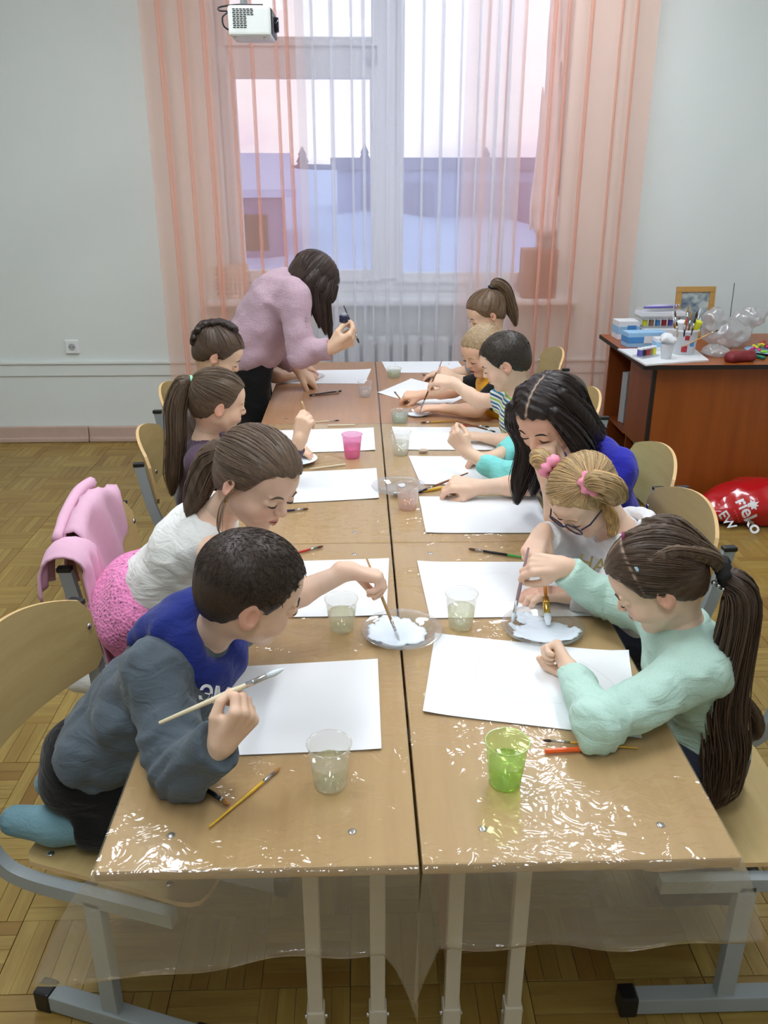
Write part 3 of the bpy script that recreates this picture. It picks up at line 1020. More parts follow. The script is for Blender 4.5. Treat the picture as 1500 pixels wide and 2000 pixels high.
def make_chair(kind):
    c = empty('school_chair')
    # seat: rounded square, a little dished
    bm = bmesh.new()
    def hw(x):                                   # half width of seat at x (rounded corners)
        e = 0.0
        if x > 0.14: e = (x - 0.14) / 0.05
        if x < -0.155: e = (-0.155 - x) / 0.035
        return 0.195 - 0.045 * (1 - math.sqrt(max(0, 1 - e * e)))
    xs = [-0.19, -0.187, -0.178, -0.165, -0.12, -0.06, 0, 0.06, 0.12, 0.15, 0.172, 0.184, 0.19]
    out = [[(x, hw(x) * t) for t in np.linspace(-1, 1, 13)] for x in xs]
    def fs(x, y):
        z = SEAT_Z - 0.006 + 0.010 * (y / 0.2) ** 2 * (1 if x < 0.1 else 0.5) - (0.6 * max(0, x - 0.11) ** 2 * 4)
        return Vector((x, y, z)), Vector((0, 0, 1))
    plate(bm, out, fs, 0.011)
    bmesh.ops.recalc_face_normals(bm, faces=bm.faces)
    s = obj_bm('seat', bm, m_ply, c, False)
    s.data.materials.append(m_plyedge)
    # backrest: arched top, bent in plan
    bm = bmesh.new()
    ys = np.linspace(-1, 1, 23)
    def ztop(t): return 0.780 - 0.052 * abs(t) ** 2.0 - (0.026 * max(0, (abs(t) - 0.88) / 0.12) ** 2.4)
    def zbot(t): return 0.560 + 0.010 * abs(t) ** 2 + (0.022 * max(0, (abs(t) - 0.88) / 0.12) ** 2.4)
    out = [[(t, v) for t in ys] for v in np.linspace(0, 1, 7)]
    def fb(t, v):
        z = zbot(t) + (ztop(t) - zbot(t)) * v
        y = 0.205 * t
        x = -0.295 + 0.045 * t * t - 0.14 * (z - 0.67)
        n = Vector((1, -0.44 * t, 0.14)).normalized()
        return Vector((x, y, z)), n
    plate(bm, out, fb, 0.010)
    bmesh.ops.recalc_face_normals(bm, faces=bm.faces)
    b = obj_bm('backrest', bm, m_ply, c, False)
    b.data.materials.append(m_plyedge)
    for sy in (-1, 1):
        def rail(name, pts, w=0.030, h=0.018):
            tube(name, [(x, sy * 0.222 if len(p) < 3 else p[2] * sy, z) for p in pts for (x, z) in [(p[0], p[1])]], 1, m_tube, c, flat=(h, w), nrm=(0, 1, 0))
        if kind == 'A':
            pa = smooth_path([(-0.285, 0, 0.715), (-0.262, 0, 0.58), (-0.225, 0, 0.45), (-0.222, 0, 0.38), (-0.25, 0, 0.22), (-0.30, 0, 0.012)], 5)
            tube('rear_leg', [(p.x, sy * 0.216, p.z) for p in pa], 1, m_tube, c, flat=(0.018, 0.032), nrm=(0, 1, 0))
            pa = smooth_path([(-0.225, 0, 0.352), (0.08, 0, 0.352), (0.15, 0, 0.342), (0.175, 0, 0.29), (0.205, 0, 0.012)], 5)
            tube('front_leg', [(p.x, sy * 0.19, p.z) for p in pa], 1, m_tube, c, flat=(0.018, 0.026), nrm=(0, 1, 0))
            for q in (-0.30, 0.205):
                box('foot_cap', (q, sy * (0.216 if q < 0 else 0.19), 0.008), (0.036, 0.024, 0.016), m_black, c, bev=0.003)
        else:
            pa = smooth_path([(-0.292, 0, 0.715), (-0.262, 0, 0.58), (-0.252, 0, 0.44), (-0.225, 0, 0.372), (-0.16, 0, 0.345), (0.0, 0, 0.343), (0.15, 0, 0.343)], 6)
            tube('side_rail', [(p.x, sy * 0.206, p.z) for p in pa], 1, m_tube, c, flat=(0.024, 0.030), nrm=(0, 1, 0))
            box('post', (-0.02, sy * 0.206, 0.19), (0.036, 0.024, 0.30), m_tube, c, bev=0.002)
            fr_ = box('foot_rail', (0.0, sy * 0.206, 0.026), (0.34, 0.036, 0.040), m_tube, c, bev=0.003)
            for q in (-0.178, 0.178):
                box('foot_cap', (q, sy * 0.206, 0.026), (0.036, 0.041, 0.052), m_black, fr_, bev=0.005)
        box('top_cap', (-0.287, sy * (0.216 if kind == 'A' else 0.206), 0.720), (0.036, 0.022, 0.012), m_black, c, bev=0.003)
        for bx, bz, ax in ((-0.246, 0.68, 'b'), (-0.14, SEAT_Z + 0.0085, 's'), (0.12, SEAT_Z + 0.006, 's')):
            bm = bmesh.new()
            if ax == 'b':
                M = Matrix.Translation((bx + 0.006, sy * 0.178, bz)) @ Matrix.Diagonal((0.004, 0.008, 0.008, 1))
            else:
                M = Matrix.Translation((bx, sy * 0.165, bz)) @ Matrix.Diagonal((0.008, 0.008, 0.003, 1))
            bmesh.ops.create_uvsphere(bm, u_segments=10, v_segments=6, radius=1.0, matrix=M)
            obj_bm('bolt', bm, m_steel, b if ax == 'b' else s, True)
    tube('cross_bar', [(-0.05, -0.2, 0.335), (-0.05, 0.2, 0.335)], 0.011, m_tube, c)
    return c
chA, chB = make_chair('A'), make_chair('B')
usedch = set()
def chair(kind, x, y, deg, label):
    pr = chA if kind == 'A' else chB
    o = pr if kind not in usedch else copy_tree(pr)
    usedch.add(kind)
    o.location = (x, y, 0)
    o.rotation_euler = (0, 0, math.radians(deg))
    return setp(o, label, 'chair', 'plywood school chairs')
chair('B', -0.515, 0.417, -18, 'plywood school chair under the kneeling boy in grey')
chair('A', -0.505, 1.07, -3, 'plywood school chair with the pink jacket over its back')
chair('A', -0.545, 1.885, 6, 'plywood school chair behind the girl in dark purple')
chair('A', -0.60, 2.50, 0, 'plywood school chair of the girl with the curly crown braid')
chair('B', 0.63, 0.435, 180, 'plywood school chair with empty seat half beside the mint sweater girl')
chair('A', 0.545, 1.13, 185, 'plywood school chair behind the fair girl with glasses')
chair('A', 0.60, 1.59, 180, 'plywood school chair behind the girl in the blue dress')
chair('A', 0.57, 2.36, 180, 'plywood school chair behind the boy in the striped shirt')
chair('A', 0.61, 3.19, 180, 'plywood school chair by the curtain at the window end of the desks')

# ---- pink jacket over the second chair
m_fleece = plain('pink_fleece', srgb(220, 174, 196), 0.95, 0.05, 60, 0.25, 900)
JX, JY = -0.505, 1.07
jk = empty('jacket', (JX - 0.29, JY, 0.50), 0, 'pale pink fleece jacket hung over the chair behind the girl in white', 'jacket')
def drape(name, y0, y1, zt, front, rear, gap=0.02, fold=0.006, seed=0.0, xo=-0.29, roll=0.0):
    """cloth hung over the top of the backrest: zt(v) top height, front/rear lengths, v runs along the chair back"""
    ny, ns = 26, 34
    V, Fq = [], []
    for i in range(ny):
        v = i / (ny - 1)
        y = y0 + (y1 - y0) * v
        z1 = zt(v)
        lf, lr = front(v), rear(v)
        for k in range(ns):
            s_ = -lf + (lf + lr) * k / (ns - 1)
            wv = fold * math.sin(v * 15 + seed + 2.2 * math.sin(s_ * 9 + seed)) * min(1, abs(s_) / 0.06)
            if s_ < -gap: x, z = gap + 0.10 * (-s_ - gap) + wv, z1 - (-s_ - gap)
            elif s_ > gap: x, z = -gap - 0.12 * (s_ - gap) + wv, z1 - (s_ - gap)
            else:
                a = s_ / gap * math.pi / 2
                x, z = -gap * math.sin(a), z1 + gap * math.cos(a) * 0.8
            V.append((JX + xo + x - (JX - 0.29), y + 0.010 * math.sin(s_ * 14 + seed) - JY, z - 0.50))
    for i in range(ny - 1):
        for k in range(ns - 1):
            a = i * ns + k
            Fq.append((a, a + 1, a + ns + 1, a + ns))
    o = obj_np(name, V, Fq, m_fleece, jk)
    md = o.modifiers.new('thickness', 'SOLIDIFY')
    md.thickness = 0.006
    md.offset = 0
    return o
drape('jacket_body', JY - 0.145, JY + 0.215, lambda v: 0.765 + 0.050 * math.sin(math.pi * min(1, v * 0.9 + 0.12)) ** 1.5, lambda v: 0.36 - 0.06 * v, lambda v: 0.20 + 0.10 * v, 0.022, 0.008, 0.6)
drape('jacket_sleeve', JY - 0.245, JY - 0.130, lambda v: 0.725 + 0.020 * math.sin(math.pi * v), lambda v: 0.34, lambda v: 0.12, 0.052, 0.006, 2.0)
tube('jacket_collar', smooth_path([(-0.035, -0.15, 0.275), (-0.04, -0.06, 0.300), (-0.038, 0.05, 0.322), (-0.03, 0.14, 0.318)], 5), [0.014] * 4 + [0.016] * 12, m_fleece, jk, 8)

# ================================================================== sheets of paper
m_paper = plain('drawing_paper', srgb(238, 240, 242), 0.7, 0.012, 6)
m_pencil_line = plain('pencil_line', srgb(206, 209, 211), 0.8, 0.02, 20)
ZP = TZ + 0.0034
def sheet(corners, label, z=ZP, curl=0.004, seed=0):
    """corners: near-left, near-right, far-right, far-left; thin drawing card with slightly lifted corners"""
    c = [Vector((x, y, 0)) for x, y in corners]
    cen = sum(c, Vector()) / 4
    n = 13
    bm = bmesh.new()
    top, bot = [], []
    for j in range(n):
        v = j / (n - 1)
        a, b = [], []
        for i in range(n):
            u = i / (n - 1)
            p = c[0] * (1 - u) * (1 - v) + c[1] * u * (1 - v) + c[2] * u * v + c[3] * (1 - u) * v - cen
            e = (abs(2 * u - 1) ** 6) * (abs(2 * v - 1) ** 6)
            k = [0.2, 1.0, 0.5, 0.1][((u > 0.5) + 2 * (v > 0.5) + seed) % 4]
            dz = curl * e * k
            a.append(bm.verts.new((p.x, p.y, dz + 0.0007)))
            b.append(bm.verts.new((p.x, p.y, dz)))
        top.append(a); bot.append(b)
    for j in range(n - 1):
        for i in range(n - 1):
            bm.faces.new((top[j][i], top[j][i + 1], top[j + 1][i + 1], top[j + 1][i]))
            bm.faces.new((bot[j][i], bot[j + 1][i], bot[j + 1][i + 1], bot[j][i + 1]))
    rt = [top[0][i] for i in range(n)] + [top[j][-1] for j in range(1, n)] + [top[-1][i] for i in range(n - 2, -1, -1)] + [top[j][0] for j in range(n - 2, 0, -1)]
    rb = [bot[0][i] for i in range(n)] + [bot[j][-1] for j in range(1, n)] + [bot[-1][i] for i in range(n - 2, -1, -1)] + [bot[j][0] for j in range(n - 2, 0, -1)]
    for k in range(len(rt)):
        j = (k + 1) % len(rt)
        bm.faces.new((rt[k], rb[k], rb[j], rt[j]))
    bmesh.ops.recalc_face_normals(bm, faces=bm.faces)
    o = obj_bm('sheet_of_paper', bm, m_paper)
    o.location = (cen.x, cen.y, z)
    return setp(o, label, 'paper', 'sheets of drawing paper on the desks')
def line_on(o, pts, w=0.0009):
    """thin pencil stroke lying on a sheet, points in world x,y"""
    P = smooth_path([(x - o.location.x, y - o.location.y, 0.00095) for x, y in pts], 6)
    V, Fq = [], []
    for i, p in enumerate(P):
        t = (P[min(i + 1, len(P) - 1)] - P[max(0, i - 1)]).normalized()
        nn = Vector((-t.y, t.x, 0)) * w / 2
        V += [tuple(p + nn), tuple(p - nn)]
        if i: Fq.append((2 * i - 2, 2 * i - 1, 2 * i + 1, 2 * i))
    obj_np('pencil_stroke', V, Fq, m_pencil_line, o, False)
sheet([(-0.465, 0.262), (-0.053, 0.276), (-0.053, 0.582), (-0.470, 0.552)], 'blank white paper under the hand of the boy in grey', seed=1)
sheet([(-0.440, 0.772), (-0.028, 0.772), (-0.011, 1.088), (-0.425, 1.070)], 'blank white paper under the arm of the girl in white', seed=0)
pR1 = sheet([(0.030, 0.386), (0.433, 0.294), (0.496, 0.590), (0.080, 0.686)], 'white paper with a faint pencil house under the mint sweater girl', seed=2, curl=0.008)
pR2 = sheet([(0.074, 0.757), (0.482, 0.757), (0.485, 1.052), (0.064, 1.063)], 'white paper with a faint pencil arc before the fair girl with glasses', seed=3)
sheet([(-0.440, 1.490), (-0.028, 1.538), (-0.030, 1.828), (-0.445, 1.78)], 'blank white paper between the girl in white and the girl in purple', seed=1)
sheet([(-0.450, 2.000), (-0.030, 2.033), (-0.031, 2.327), (-0.448, 2.297)], 'blank white paper behind the pink cup', seed=1)
sheet([(-0.480, 3.106), (-0.062, 3.090), (-0.025, 3.40), (-0.450, 3.388)], 'blank white paper beside the hand with the black watch', seed=2, z=TZ + 0.0008)
sheet([(0.102, 1.257), (0.475, 1.247), (0.480, 1.540), (0.101, 1.548)], 'blank white paper under the resting arm of the girl in blue', seed=2)
pR4 = sheet([(0.115, 1.661), (0.490, 1.65), (0.492, 1.945), (0.091, 1.958)], 'white paper under the turquoise sleeve', seed=0)
sheet([(0.061, 2.037), (0.480, 2.020), (0.478, 2.318), (0.043, 2.333)], 'white paper beside the cup before the boy in the striped shirt', seed=0)
sheet([(0.267, 2.608), (0.445, 2.890), (0.172, 3.187), (-0.004, 2.905)], 'white paper turned askew before the boy in yellow', seed=3, z=TZ + 0.0008)
sheet([(0.059, 3.322), (0.470, 3.314), (0.452, 3.586), (0.035, 3.590)], 'white paper at the window end of the desks', seed=1, z=TZ + 0.0008)
line_on(pR1, [(0.215, 0.60), (0.165, 0.57), (0.150, 0.51), (0.18, 0.46), (0.245, 0.425), (0.31, 0.405)])
line_on(pR1, [(0.315, 0.405), (0.318, 0.46), (0.325, 0.52), (0.33, 0.575)])
line_on(pR1, [(0.33, 0.575), (0.38, 0.56), (0.42, 0.50), (0.435, 0.44)])
line_on(pR2, [(0.30, 0.99), (0.21, 0.98), (0.165, 0.93), (0.20, 0.89)])
line_on(pR2, [(0.26, 0.84), (0.34, 0.84), (0.39, 0.89), (0.40, 0.94)])
line_on(pR4, [(0.31, 1.88), (0.315, 1.82), (0.305, 1.77), (0.32, 1.72)])

# ================================================================== cups
def cup(x, y, label, tint, water, rb=0.0275, rt=0.0365, h=0.086, level=0.56, zb=None, op=0.22, ribs=True):
    z0 = TZ + 0.003 if zb is None else zb
    c = empty('plastic_cup', (x, y, z0), 0, label, 'cup', 'plastic water cups on the desks')
    mt = glass_mat('cup_%d_%d_%d' % tuple(int(v * 255) for v in tint), tint, op, 0.08, 0.3)
    prof = [(rb * 0.2, 0.0035), (rb * 0.85, 0.0035), (rb * 0.93, 0.0), (rb, 0.002)]
    for k in range(1, 9):
        t = k / 8
        prof.append((rb + (rt - rb) * t, 0.002 + (h - 0.004) * t))
    prof += [(rt + 0.0022, h - 0.001), (rt + 0.0026, h), (rt + 0.0014, h + 0.0010), (rt - 0.0006, h)]
    lathe('cup_wall', prof, mt, c, 32)
    mw = glass_mat('water_%d_%d_%d' % tuple(int(v * 255) for v in water), water, 0.16, 0.02, 0.4)
    hl = h * level
    rl = rb + (rt - rb) * level - 0.0012
    w = lathe('water', [(rb - 0.001, 0.005), (rl, hl), (rl * 0.97, hl - 0.0006), (0.0005, hl - 0.0008)], mw, c, 32)
    return c
CLEAR = (0.985, 0.985, 0.955)
YEL = (0.975, 0.98, 0.83)
cup(-0.144, 0.185, 'clear cup of yellowish water beside the paper of the boy in grey', CLEAR, YEL)
cup(0.158, 0.182, 'green plastic cup of water on the wrinkled film', (0.80, 0.97, 0.50), (0.84, 0.97, 0.56), op=0.30)
cup(-0.133, 0.716, 'clear cup of water under the reaching arm of the girl in white', CLEAR, YEL, h=0.078)
cup(0.142, 0.720, 'clear cup of water between the two plates of white paint', CLEAR, YEL)
cup(-0.116, 1.960, 'bright pink plastic cup of pink water', (1.0, 0.56, 0.78), (1.0, 0.56, 0.78), op=0.35)
cup(0.063, 1.990, 'clear cup of pale water before the paper of the striped shirt boy', (0.985, 0.985, 0.965), (0.97, 0.975, 0.91))
cup(0.059, 1.455, 'pale pink cup of pinkish water beside the plate and yellow brush', (0.995, 0.93, 0.90), (0.99, 0.86, 0.82), h=0.076)
cup(0.080, 2.415, 'low wide tub of green water where the desks of the striped shirt boy meet', (0.96, 0.985, 0.97), (0.78, 0.90, 0.82), 0.032, 0.037, 0.048, 0.7)
cup(0.088, 3.225, 'low wide tub of green water at the window end of the desks', (0.97, 0.985, 0.96), (0.80, 0.88, 0.74), 0.030, 0.037, 0.046, 0.7, zb=TZ + 0.001)
cup(-0.062, 2.845, 'nearly colourless cup of water on the bare desk by the teacher', (0.985, 0.985, 0.99), (0.97, 0.975, 0.98), 0.025, 0.032, 0.070, 0.55, zb=TZ + 0.001, op=0.12)

# ================================================================== plates with white paint
m_paint = plain('white_gouache', srgb(226, 236, 246), 0.32, 0.02, 40, 0.25, 70, bdist=0.002)
m_clear = glass_mat('clear_plate', (0.97, 0.97, 0.96), 0.08, 0.06, 0.5)
def plate_obj(x, y, r, label, blobs, rz=0.0, z0=None, mat=None, rim=0.012, seed=1):
    p = empty('paint_plate', (x, y, TZ + 0.0055 if z0 is None else z0), rz, label, 'plate', 'plates of white paint on the desks')
    lathe('plate', [(r * 0.05, 0.0008), (r * 0.62, 0.0008), (r * 0.66, 0.0016), (r * 0.74, rim * 0.7), (r * 0.97, rim), (r, rim + 0.001), (r * 0.99, rim + 0.0018), (r * 0.74, rim * 0.7 + 0.0014), (r * 0.64, 0.0022), (r * 0.05, 0.0018)], mat or m_clear, p, 48)
    for bi, (bx, by, br, sx, sy) in enumerate(blobs):
        rr = random.Random(seed * 10 + bi)
        n = 64
        ph = [rr.uniform(0, 6.28) for _ in range(6)]
        V, Fq = [(bx, by, 0.0060)], []
        rings = [(0.35, 0.0060), (0.7, 0.0056), (0.9, 0.0050), (1.0, 0.0026), (1.0, 0.0021)]
        for q, (fr_, z) in enumerate(rings):
            for k in range(n):
                a = 2 * math.pi * k / n
                w = 1 + 0.07 * math.sin(3 * a + ph[0]) + 0.05 * math.sin(7 * a + ph[1]) + 0.03 * math.sin(15 * a + ph[2]) + 0.025 * math.sin(27 * a + ph[3])
                w = 1 + (w - 1) * fr_
                X, Yv = bx + br * sx * fr_ * w * math.cos(a), by + br * sy * fr_ * w * math.sin(a)
                zz = z + 0.0007 * math.sin(X * 240 + ph[4]) * math.sin(Yv * 260 + ph[5]) * (1 if q < 3 else 0)
                d = math.hypot(X, Yv)
                if d > r * 0.66: zz += (d - r * 0.66) / (r * 0.1) * rim * 0.6 if d < r * 0.76 else rim * 0.75
                V.append((X, Yv, zz))
        for k in range(n):
            Fq.append((0, 1 + k, 1 + (k + 1) % n))
        for q in range(len(rings) - 1):
            for k in range(n):
                a, b = 1 + q * n + k, 1 + q * n + (k + 1) % n
                Fq.append((a, a + n, b + n, b))
        obj_np('paint_puddle', V, Fq, m_paint, p)
    return p
plate_obj(0.004, 0.685, 0.093, 'clear plate of white paint under the brush of the girl in white', [(-0.012, 0.004, 0.068, 0.98, 0.92)], 0.2, seed=3)
plate_obj(0.327, 0.692, 0.094, 'clear plate of white paint reached by the two girls with brushes', [(0.004, -0.018, 0.072, 1.05, 0.72), (-0.02, 0.045, 0.026, 1.3, 0.8), (-0.062, 0.005, 0.014, 1, 1)], 0.0, seed=5)
plate_obj(0.038, 1.615, 0.089, 'clear plate with a few dabs of white paint beside the pale pink cup', [(0.012, 0.028, 0.013, 1.0, 1.2), (0.0, -0.055, 0.02, 1.3, 0.7)], 0.0, seed=7)
plate_obj(-0.315, 1.905, 0.075, 'small white saucer of paint by the girl in purple', [(0, 0, 0.052, 1, 1)], 0.0, mat=plain('white_plastic', srgb(232, 236, 238), 0.3, 0.02, 30), seed=9)
plate_obj(0.160, 2.530, 0.070, 'clear dish of white paint under the brush of the striped shirt boy', [(0, -0.01, 0.046, 1.1, 0.8)], 0.0, z0=TZ + 0.001, seed=11)
plate_obj(-0.330, 3.20, 0.070, 'clear saucer lying on the paper by the black watch', [(-0.02, -0.015, 0.02, 1.3, 0.8)], 0.0, z0=TZ + 0.0022, seed=13)

# ================================================================== brushes and pencils
m_ferr = plain('ferrule_metal', srgb(206, 208, 212), 0.22, 0.04, 60, metal=1.0)
m_gold = plain('gold_ferrule', srgb(226, 186, 96), 0.2, 0.05, 60, metal=1.0)
HCOL = {'wood': (196, 158, 108), 'pale': (222, 208, 176), 'yellow': (214, 170, 40), 'black': (26, 24, 30), 'orange': (236, 96, 30), 'red': (186, 30, 30),
        'navy': (34, 32, 66), 'green': (40, 150, 60), 'gold': (200, 156, 50), 'mauve': (160, 134, 140), 'brown': (120, 76, 44), 'amber': (196, 120, 30)}
BCOL = {'hair': (92, 60, 34), 'dark': (40, 30, 26), 'paint': (226, 236, 244), 'tan': (170, 120, 66), 'grey': (120, 120, 128)}
def hmat(k): return plain('handle_' + k, srgb(*HCOL[k]), 0.35, 0.06, 60)
def bmatl(k): return plain('bristle_' + k, srgb(*BCOL[k]), 0.7, 0.15, 200)
def brush(p0, p1, label, handle='wood', bristle='hair', r=0.0032, fer=0.12, br=0.10, flat=1.0, handle2=None, ferr=None, group='paint brushes'):
    """p0 handle end, p1 bristle tip"""
    a, b = Vector(p0), Vector(p1)
    L = (b - a).length
    d = (b - a).normalized()
    o = empty('paint_brush', a, 0, label, 'paint brush', group)
    if flat != 1.0:
        w = d.cross(Vector((0, 1, 0)))
    sd = d.cross(Vector((0, 0, 1)))
    sd = sd.normalized() if sd.length > 0.05 else Vector((1, 0, 0))
    up = sd.cross(d)
    M = Matrix((sd, up, d)).transposed().to_4x4()
    def seg(name, prof, mat, wid=1.0, n=10):
        bm = bmesh.new()
        add_lathe(bm, prof, n, cap0=True, cap1=True)
        for v in bm.verts: v.co.x *= wid
        bmesh.ops.transform(bm, matrix=M, verts=bm.verts)
        return obj_bm(name, bm, mat, o, True)
    s0 = L * (1 - fer - br)
    s1 = L * (1 - br)
    if handle2:
        seg('handle', [(r * 0.45, 0), (r * 0.8, s0 * 0.25), (r * 0.95, s0 * 0.5)], hmat(handle))
        seg('handle_grip', [(r * 0.95, s0 * 0.5), (r * 1.1, s0 * 0.8), (r * 0.9, s0)], hmat(handle2))
    else:
        seg('handle', [(r * 0.4, 0), (r * 0.62, L * 0.01), (r * 0.8, s0 * 0.4), (r * 1.1, s0 * 0.82), (r * 0.9, s0)], hmat(handle))
    seg('ferrule', [(r * 0.95, s0), (r * 1.0, s0 + L * fer * 0.3), (r * 1.12, s0 + L * fer * 0.32), (r * 1.0, s0 + L * fer * 0.36), (r * 0.95, s1)], ferr or m_ferr, flat)
    seg('bristles', [(r * 0.92, s1), (r * 1.15, s1 + L * br * 0.4), (r * 0.8, s1 + L * br * 0.75), (r * (0.15 if flat == 1 else 0.7), L)], bmatl(bristle), flat)
    return o
def pencil(p0, p1, label, colour='wood', r=0.0034):
    a, b = Vector(p0), Vector(p1)
    L = (b - a).length
    d = (b - a).normalized()
    o = empty('pencil', a, 0, label, 'pencil', 'pencils')
    sd = d.cross(Vector((0, 0, 1))).normalized()
    M = Matrix((sd, sd.cross(d), d)).transposed().to_4x4()
    def seg(name, prof, mat, n=6):
        bm = bmesh.new()
        add_lathe(bm, prof, n, cap0=True, cap1=True)
        bmesh.ops.transform(bm, matrix=M, verts=bm.verts)
        obj_bm(name, bm, mat, o)
    seg('barrel', [(r, 0), (r, L * 0.86)], hmat(colour))
    seg('sharpened_wood', [(r * 0.96, L * 0.86), (r * 0.35, L * 0.97)], hmat('pale'), 10)
    seg('lead', [(r * 0.34, L * 0.97), (r * 0.05, L)], hmat('black'), 8)
    return o
ZT = TZ + 0.0066
brush((-0.336, 0.084, ZT), (-0.233, 0.228, ZT), 'thin yellow brush lying between the boy in grey and the desk end', 'yellow', 'tan', 0.0030, 0.16, 0.10)
brush((-0.392, 0.205, ZT), (-0.309, 0.135, ZT), 'black brush under the elbow of the boy in grey', 'black', 'tan', 0.0042, 0.05, 0.16)
brush((0.415, 0.262, ZT), (0.246, 0.290, ZT), 'thin golden brush lying beside the orange pencil', 'gold', 'dark', 0.0026, 0.2, 0.09)
pencil((0.244, 0.258, ZT), (0.363, 0.265, ZT), 'thick orange pencil lying near the green cup', 'orange', 0.0046)
brush((-0.290, 1.109, ZT), (-0.192, 1.167, ZT), 'red brush lying behind the paper of the girl in white', 'red', 'hair', 0.0034, 0.22, 0.16)
brush((0.375, 1.068, ZT), (0.211, 1.138, ZT), 'green and black brush lying behind the paper of the fair girl', 'green', 'hair', 0.0036, 0.14, 0.10, handle2='black')
brush((-0.365, 1.421, ZT), (-0.248, 1.447, ZT), 'dark blue brush lying beside the face of the girl in white', 'navy', 'hair', 0.0034, 0.22, 0.14)
pencil((-0.139, 1.866, ZT), (-0.270, 1.815, ZT), 'bare wooden pencil lying beside the pink cup', 'pale', 0.0036)
pencil((-0.219, 2.357, ZT), (-0.097, 2.362, ZT), 'pale wooden pencil lying behind the far sheet of the purple girl', 'pale', 0.0034)
brush((-0.319, 2.868, ZT - 0.002), (-0.170, 2.936, ZT - 0.002), 'black brush lying on the bare desk by the teacher', 'black', 'dark', 0.0034, 0.1, 0.1)
brush((-0.183, 2.888, ZT - 0.002), (-0.322, 2.852, ZT - 0.002), 'brown brush crossing the black one on the bare desk', 'brown', 'dark', 0.0032, 0.1, 0.1)
brush((-0.290, 2.406, ZT - 0.001), (-0.172, 2.432, ZT - 0.001), 'thin pale brush with dark tip at the edge of the bare desk', 'pale', 'dark', 0.0028, 0.2, 0.14)
brush((0.313, 3.181, ZT - 0.002), (0.235, 3.262, ZT - 0.002), 'dark brush lying behind the askew paper', 'black', 'hair', 0.0034, 0.16, 0.12)
brush((0.395, 2.640, ZT + 0.001), (0.295, 2.682, ZT + 0.001), 'dark brush lying beside the forearm of the striped shirt boy', 'black', 'hair', 0.0032, 0.14, 0.12)
brush((0.335, 2.350, ZT), (0.440, 2.312, ZT), 'red brush lying beside the paper of the striped shirt boy', 'red', 'dark', 0.0036, 0.3, 0.16)
brush((0.310, 2.408, ZT), (0.165, 2.385, ZT), 'brown brush lying before the tub of green water', 'gold', 'hair', 0.0036, 0.14, 0.14)
brush((0.235, 1.640, ZT), (0.100, 1.585, ZT), 'thick yellow brush lying beside the pale pink cup', 'yellow', 'dark', 0.0058, 0.02, 0.10)
er = surf([Ell((0.148, 2.004, TZ + 0.010), (0.020, 0.013, 0.0068), None, 0.0)], 0.003)
setp(fast_mesh('eraser', *er, plain('worn_eraser', srgb(190, 172, 150), 0.8, 0.1, 60)), 'small worn beige eraser before the cup of pale water', 'eraser')

# ================================================================== projector
m_pw = plain('projector_white', srgb(228, 232, 228), 0.35, 0.02, 30)
pj = empty('projector', (-0.495, 2.86, 2.080), 0, 'white ceiling projector with black vents hanging above the desks', 'projector')
bm = bmesh.new()
add_box(bm, (0, 0, 0.058), (0.165, 0.22, 0.105), bev=0.014, seg=3)
obj_bm('casing', bm, m_pw, pj)
bm = bmesh.new()
add_box(bm, (0.080, -0.0, 0.058), (0.014, 0.20, 0.088), bev=0.006)
obj_bm('lens_bezel', bm, m_black, pj)
bm = bmesh.new()
bmesh.ops.create_cone(bm, cap_ends=True, segments=24, radius1=0.03, radius2=0.026, depth=0.02, matrix=Matrix.Translation((0.092, 0.02, 0.06)) @ Matrix.Rotation(math.pi / 2, 4, 'Y'))
obj_bm('lens', bm, plain('lens_glass', srgb(20, 24, 34), 0.1), pj, True)
for r_ in range(11):
    for c_ in range(6 if r_ < 4 else 4):
        box('vent_slot', (-0.058 + c_ * 0.0135 + (0.002 if r_ % 2 else 0), -0.1098, 0.096 - r_ * 0.0062), (0.0105, 0.003, 0.0036), m_black, pj)
for fx in (-0.06, 0.055):
    lathe('foot', [(0.008, -0.002), (0.008, 0.006)], m_pw, pj, 10, (fx, -0.08, 0.0), cap1=True)
box('mount_plate', (0.0, 0, 0.116), (0.10, 0.12, 0.010), m_black, pj, bev=0.002)
tube('mount_pole', [(-0.03, 0, 0.118), (-0.03, 0, ZC - 2.080)], 0.014, m_white, pj)
tube('power_cable', smooth_path([(-0.082, -0.05, 0.03), (-0.105, -0.06, 0.045), (-0.108, -0.06, 0.075), (-0.088, -0.055, 0.095), (-0.12, -0.04, 0.10), (-0.125, -0.03, 0.112), (-0.09, -0.01, 0.122), (-0.035, 0.01, 0.13)], 6), 0.0032, m_black, pj)

# ================================================================== brown teacher's desk
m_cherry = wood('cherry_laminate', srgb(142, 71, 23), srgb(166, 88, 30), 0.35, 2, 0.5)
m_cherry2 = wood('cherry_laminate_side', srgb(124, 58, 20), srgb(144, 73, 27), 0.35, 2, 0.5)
m_edge = plain('black_edge_band', srgb(28, 20, 18), 0.5, 0.1, 30)
dk = empty('teacher_desk', (1.90, 3.35, 0), 0, 'brown laminate office desk with black edges in the corner', 'desk')
DX0, DX1, DY0, DY1, DZ = 1.262, 2.55, 2.945, 3.745, 0.745
def dpart(name, x0, x1, y0, y1, z0, z1, mat, bev=0.0015):
    return box(name, ((x0 + x1) / 2 - 1.90, (y0 + y1) / 2 - 3.35, (z0 + z1) / 2), (x1 - x0, y1 - y0, z1 - z0), mat, dk, bev=bev)
dpart('desk_top', DX0 + 0.002, DX1 - 0.002, DY0 + 0.002, DY1 - 0.002, DZ - 0.020, DZ, m_cherry)
dpart('edge_band', DX0, DX1, DY0, DY0 + 0.0025, DZ - 0.022, DZ - 0.001, m_edge, 0)
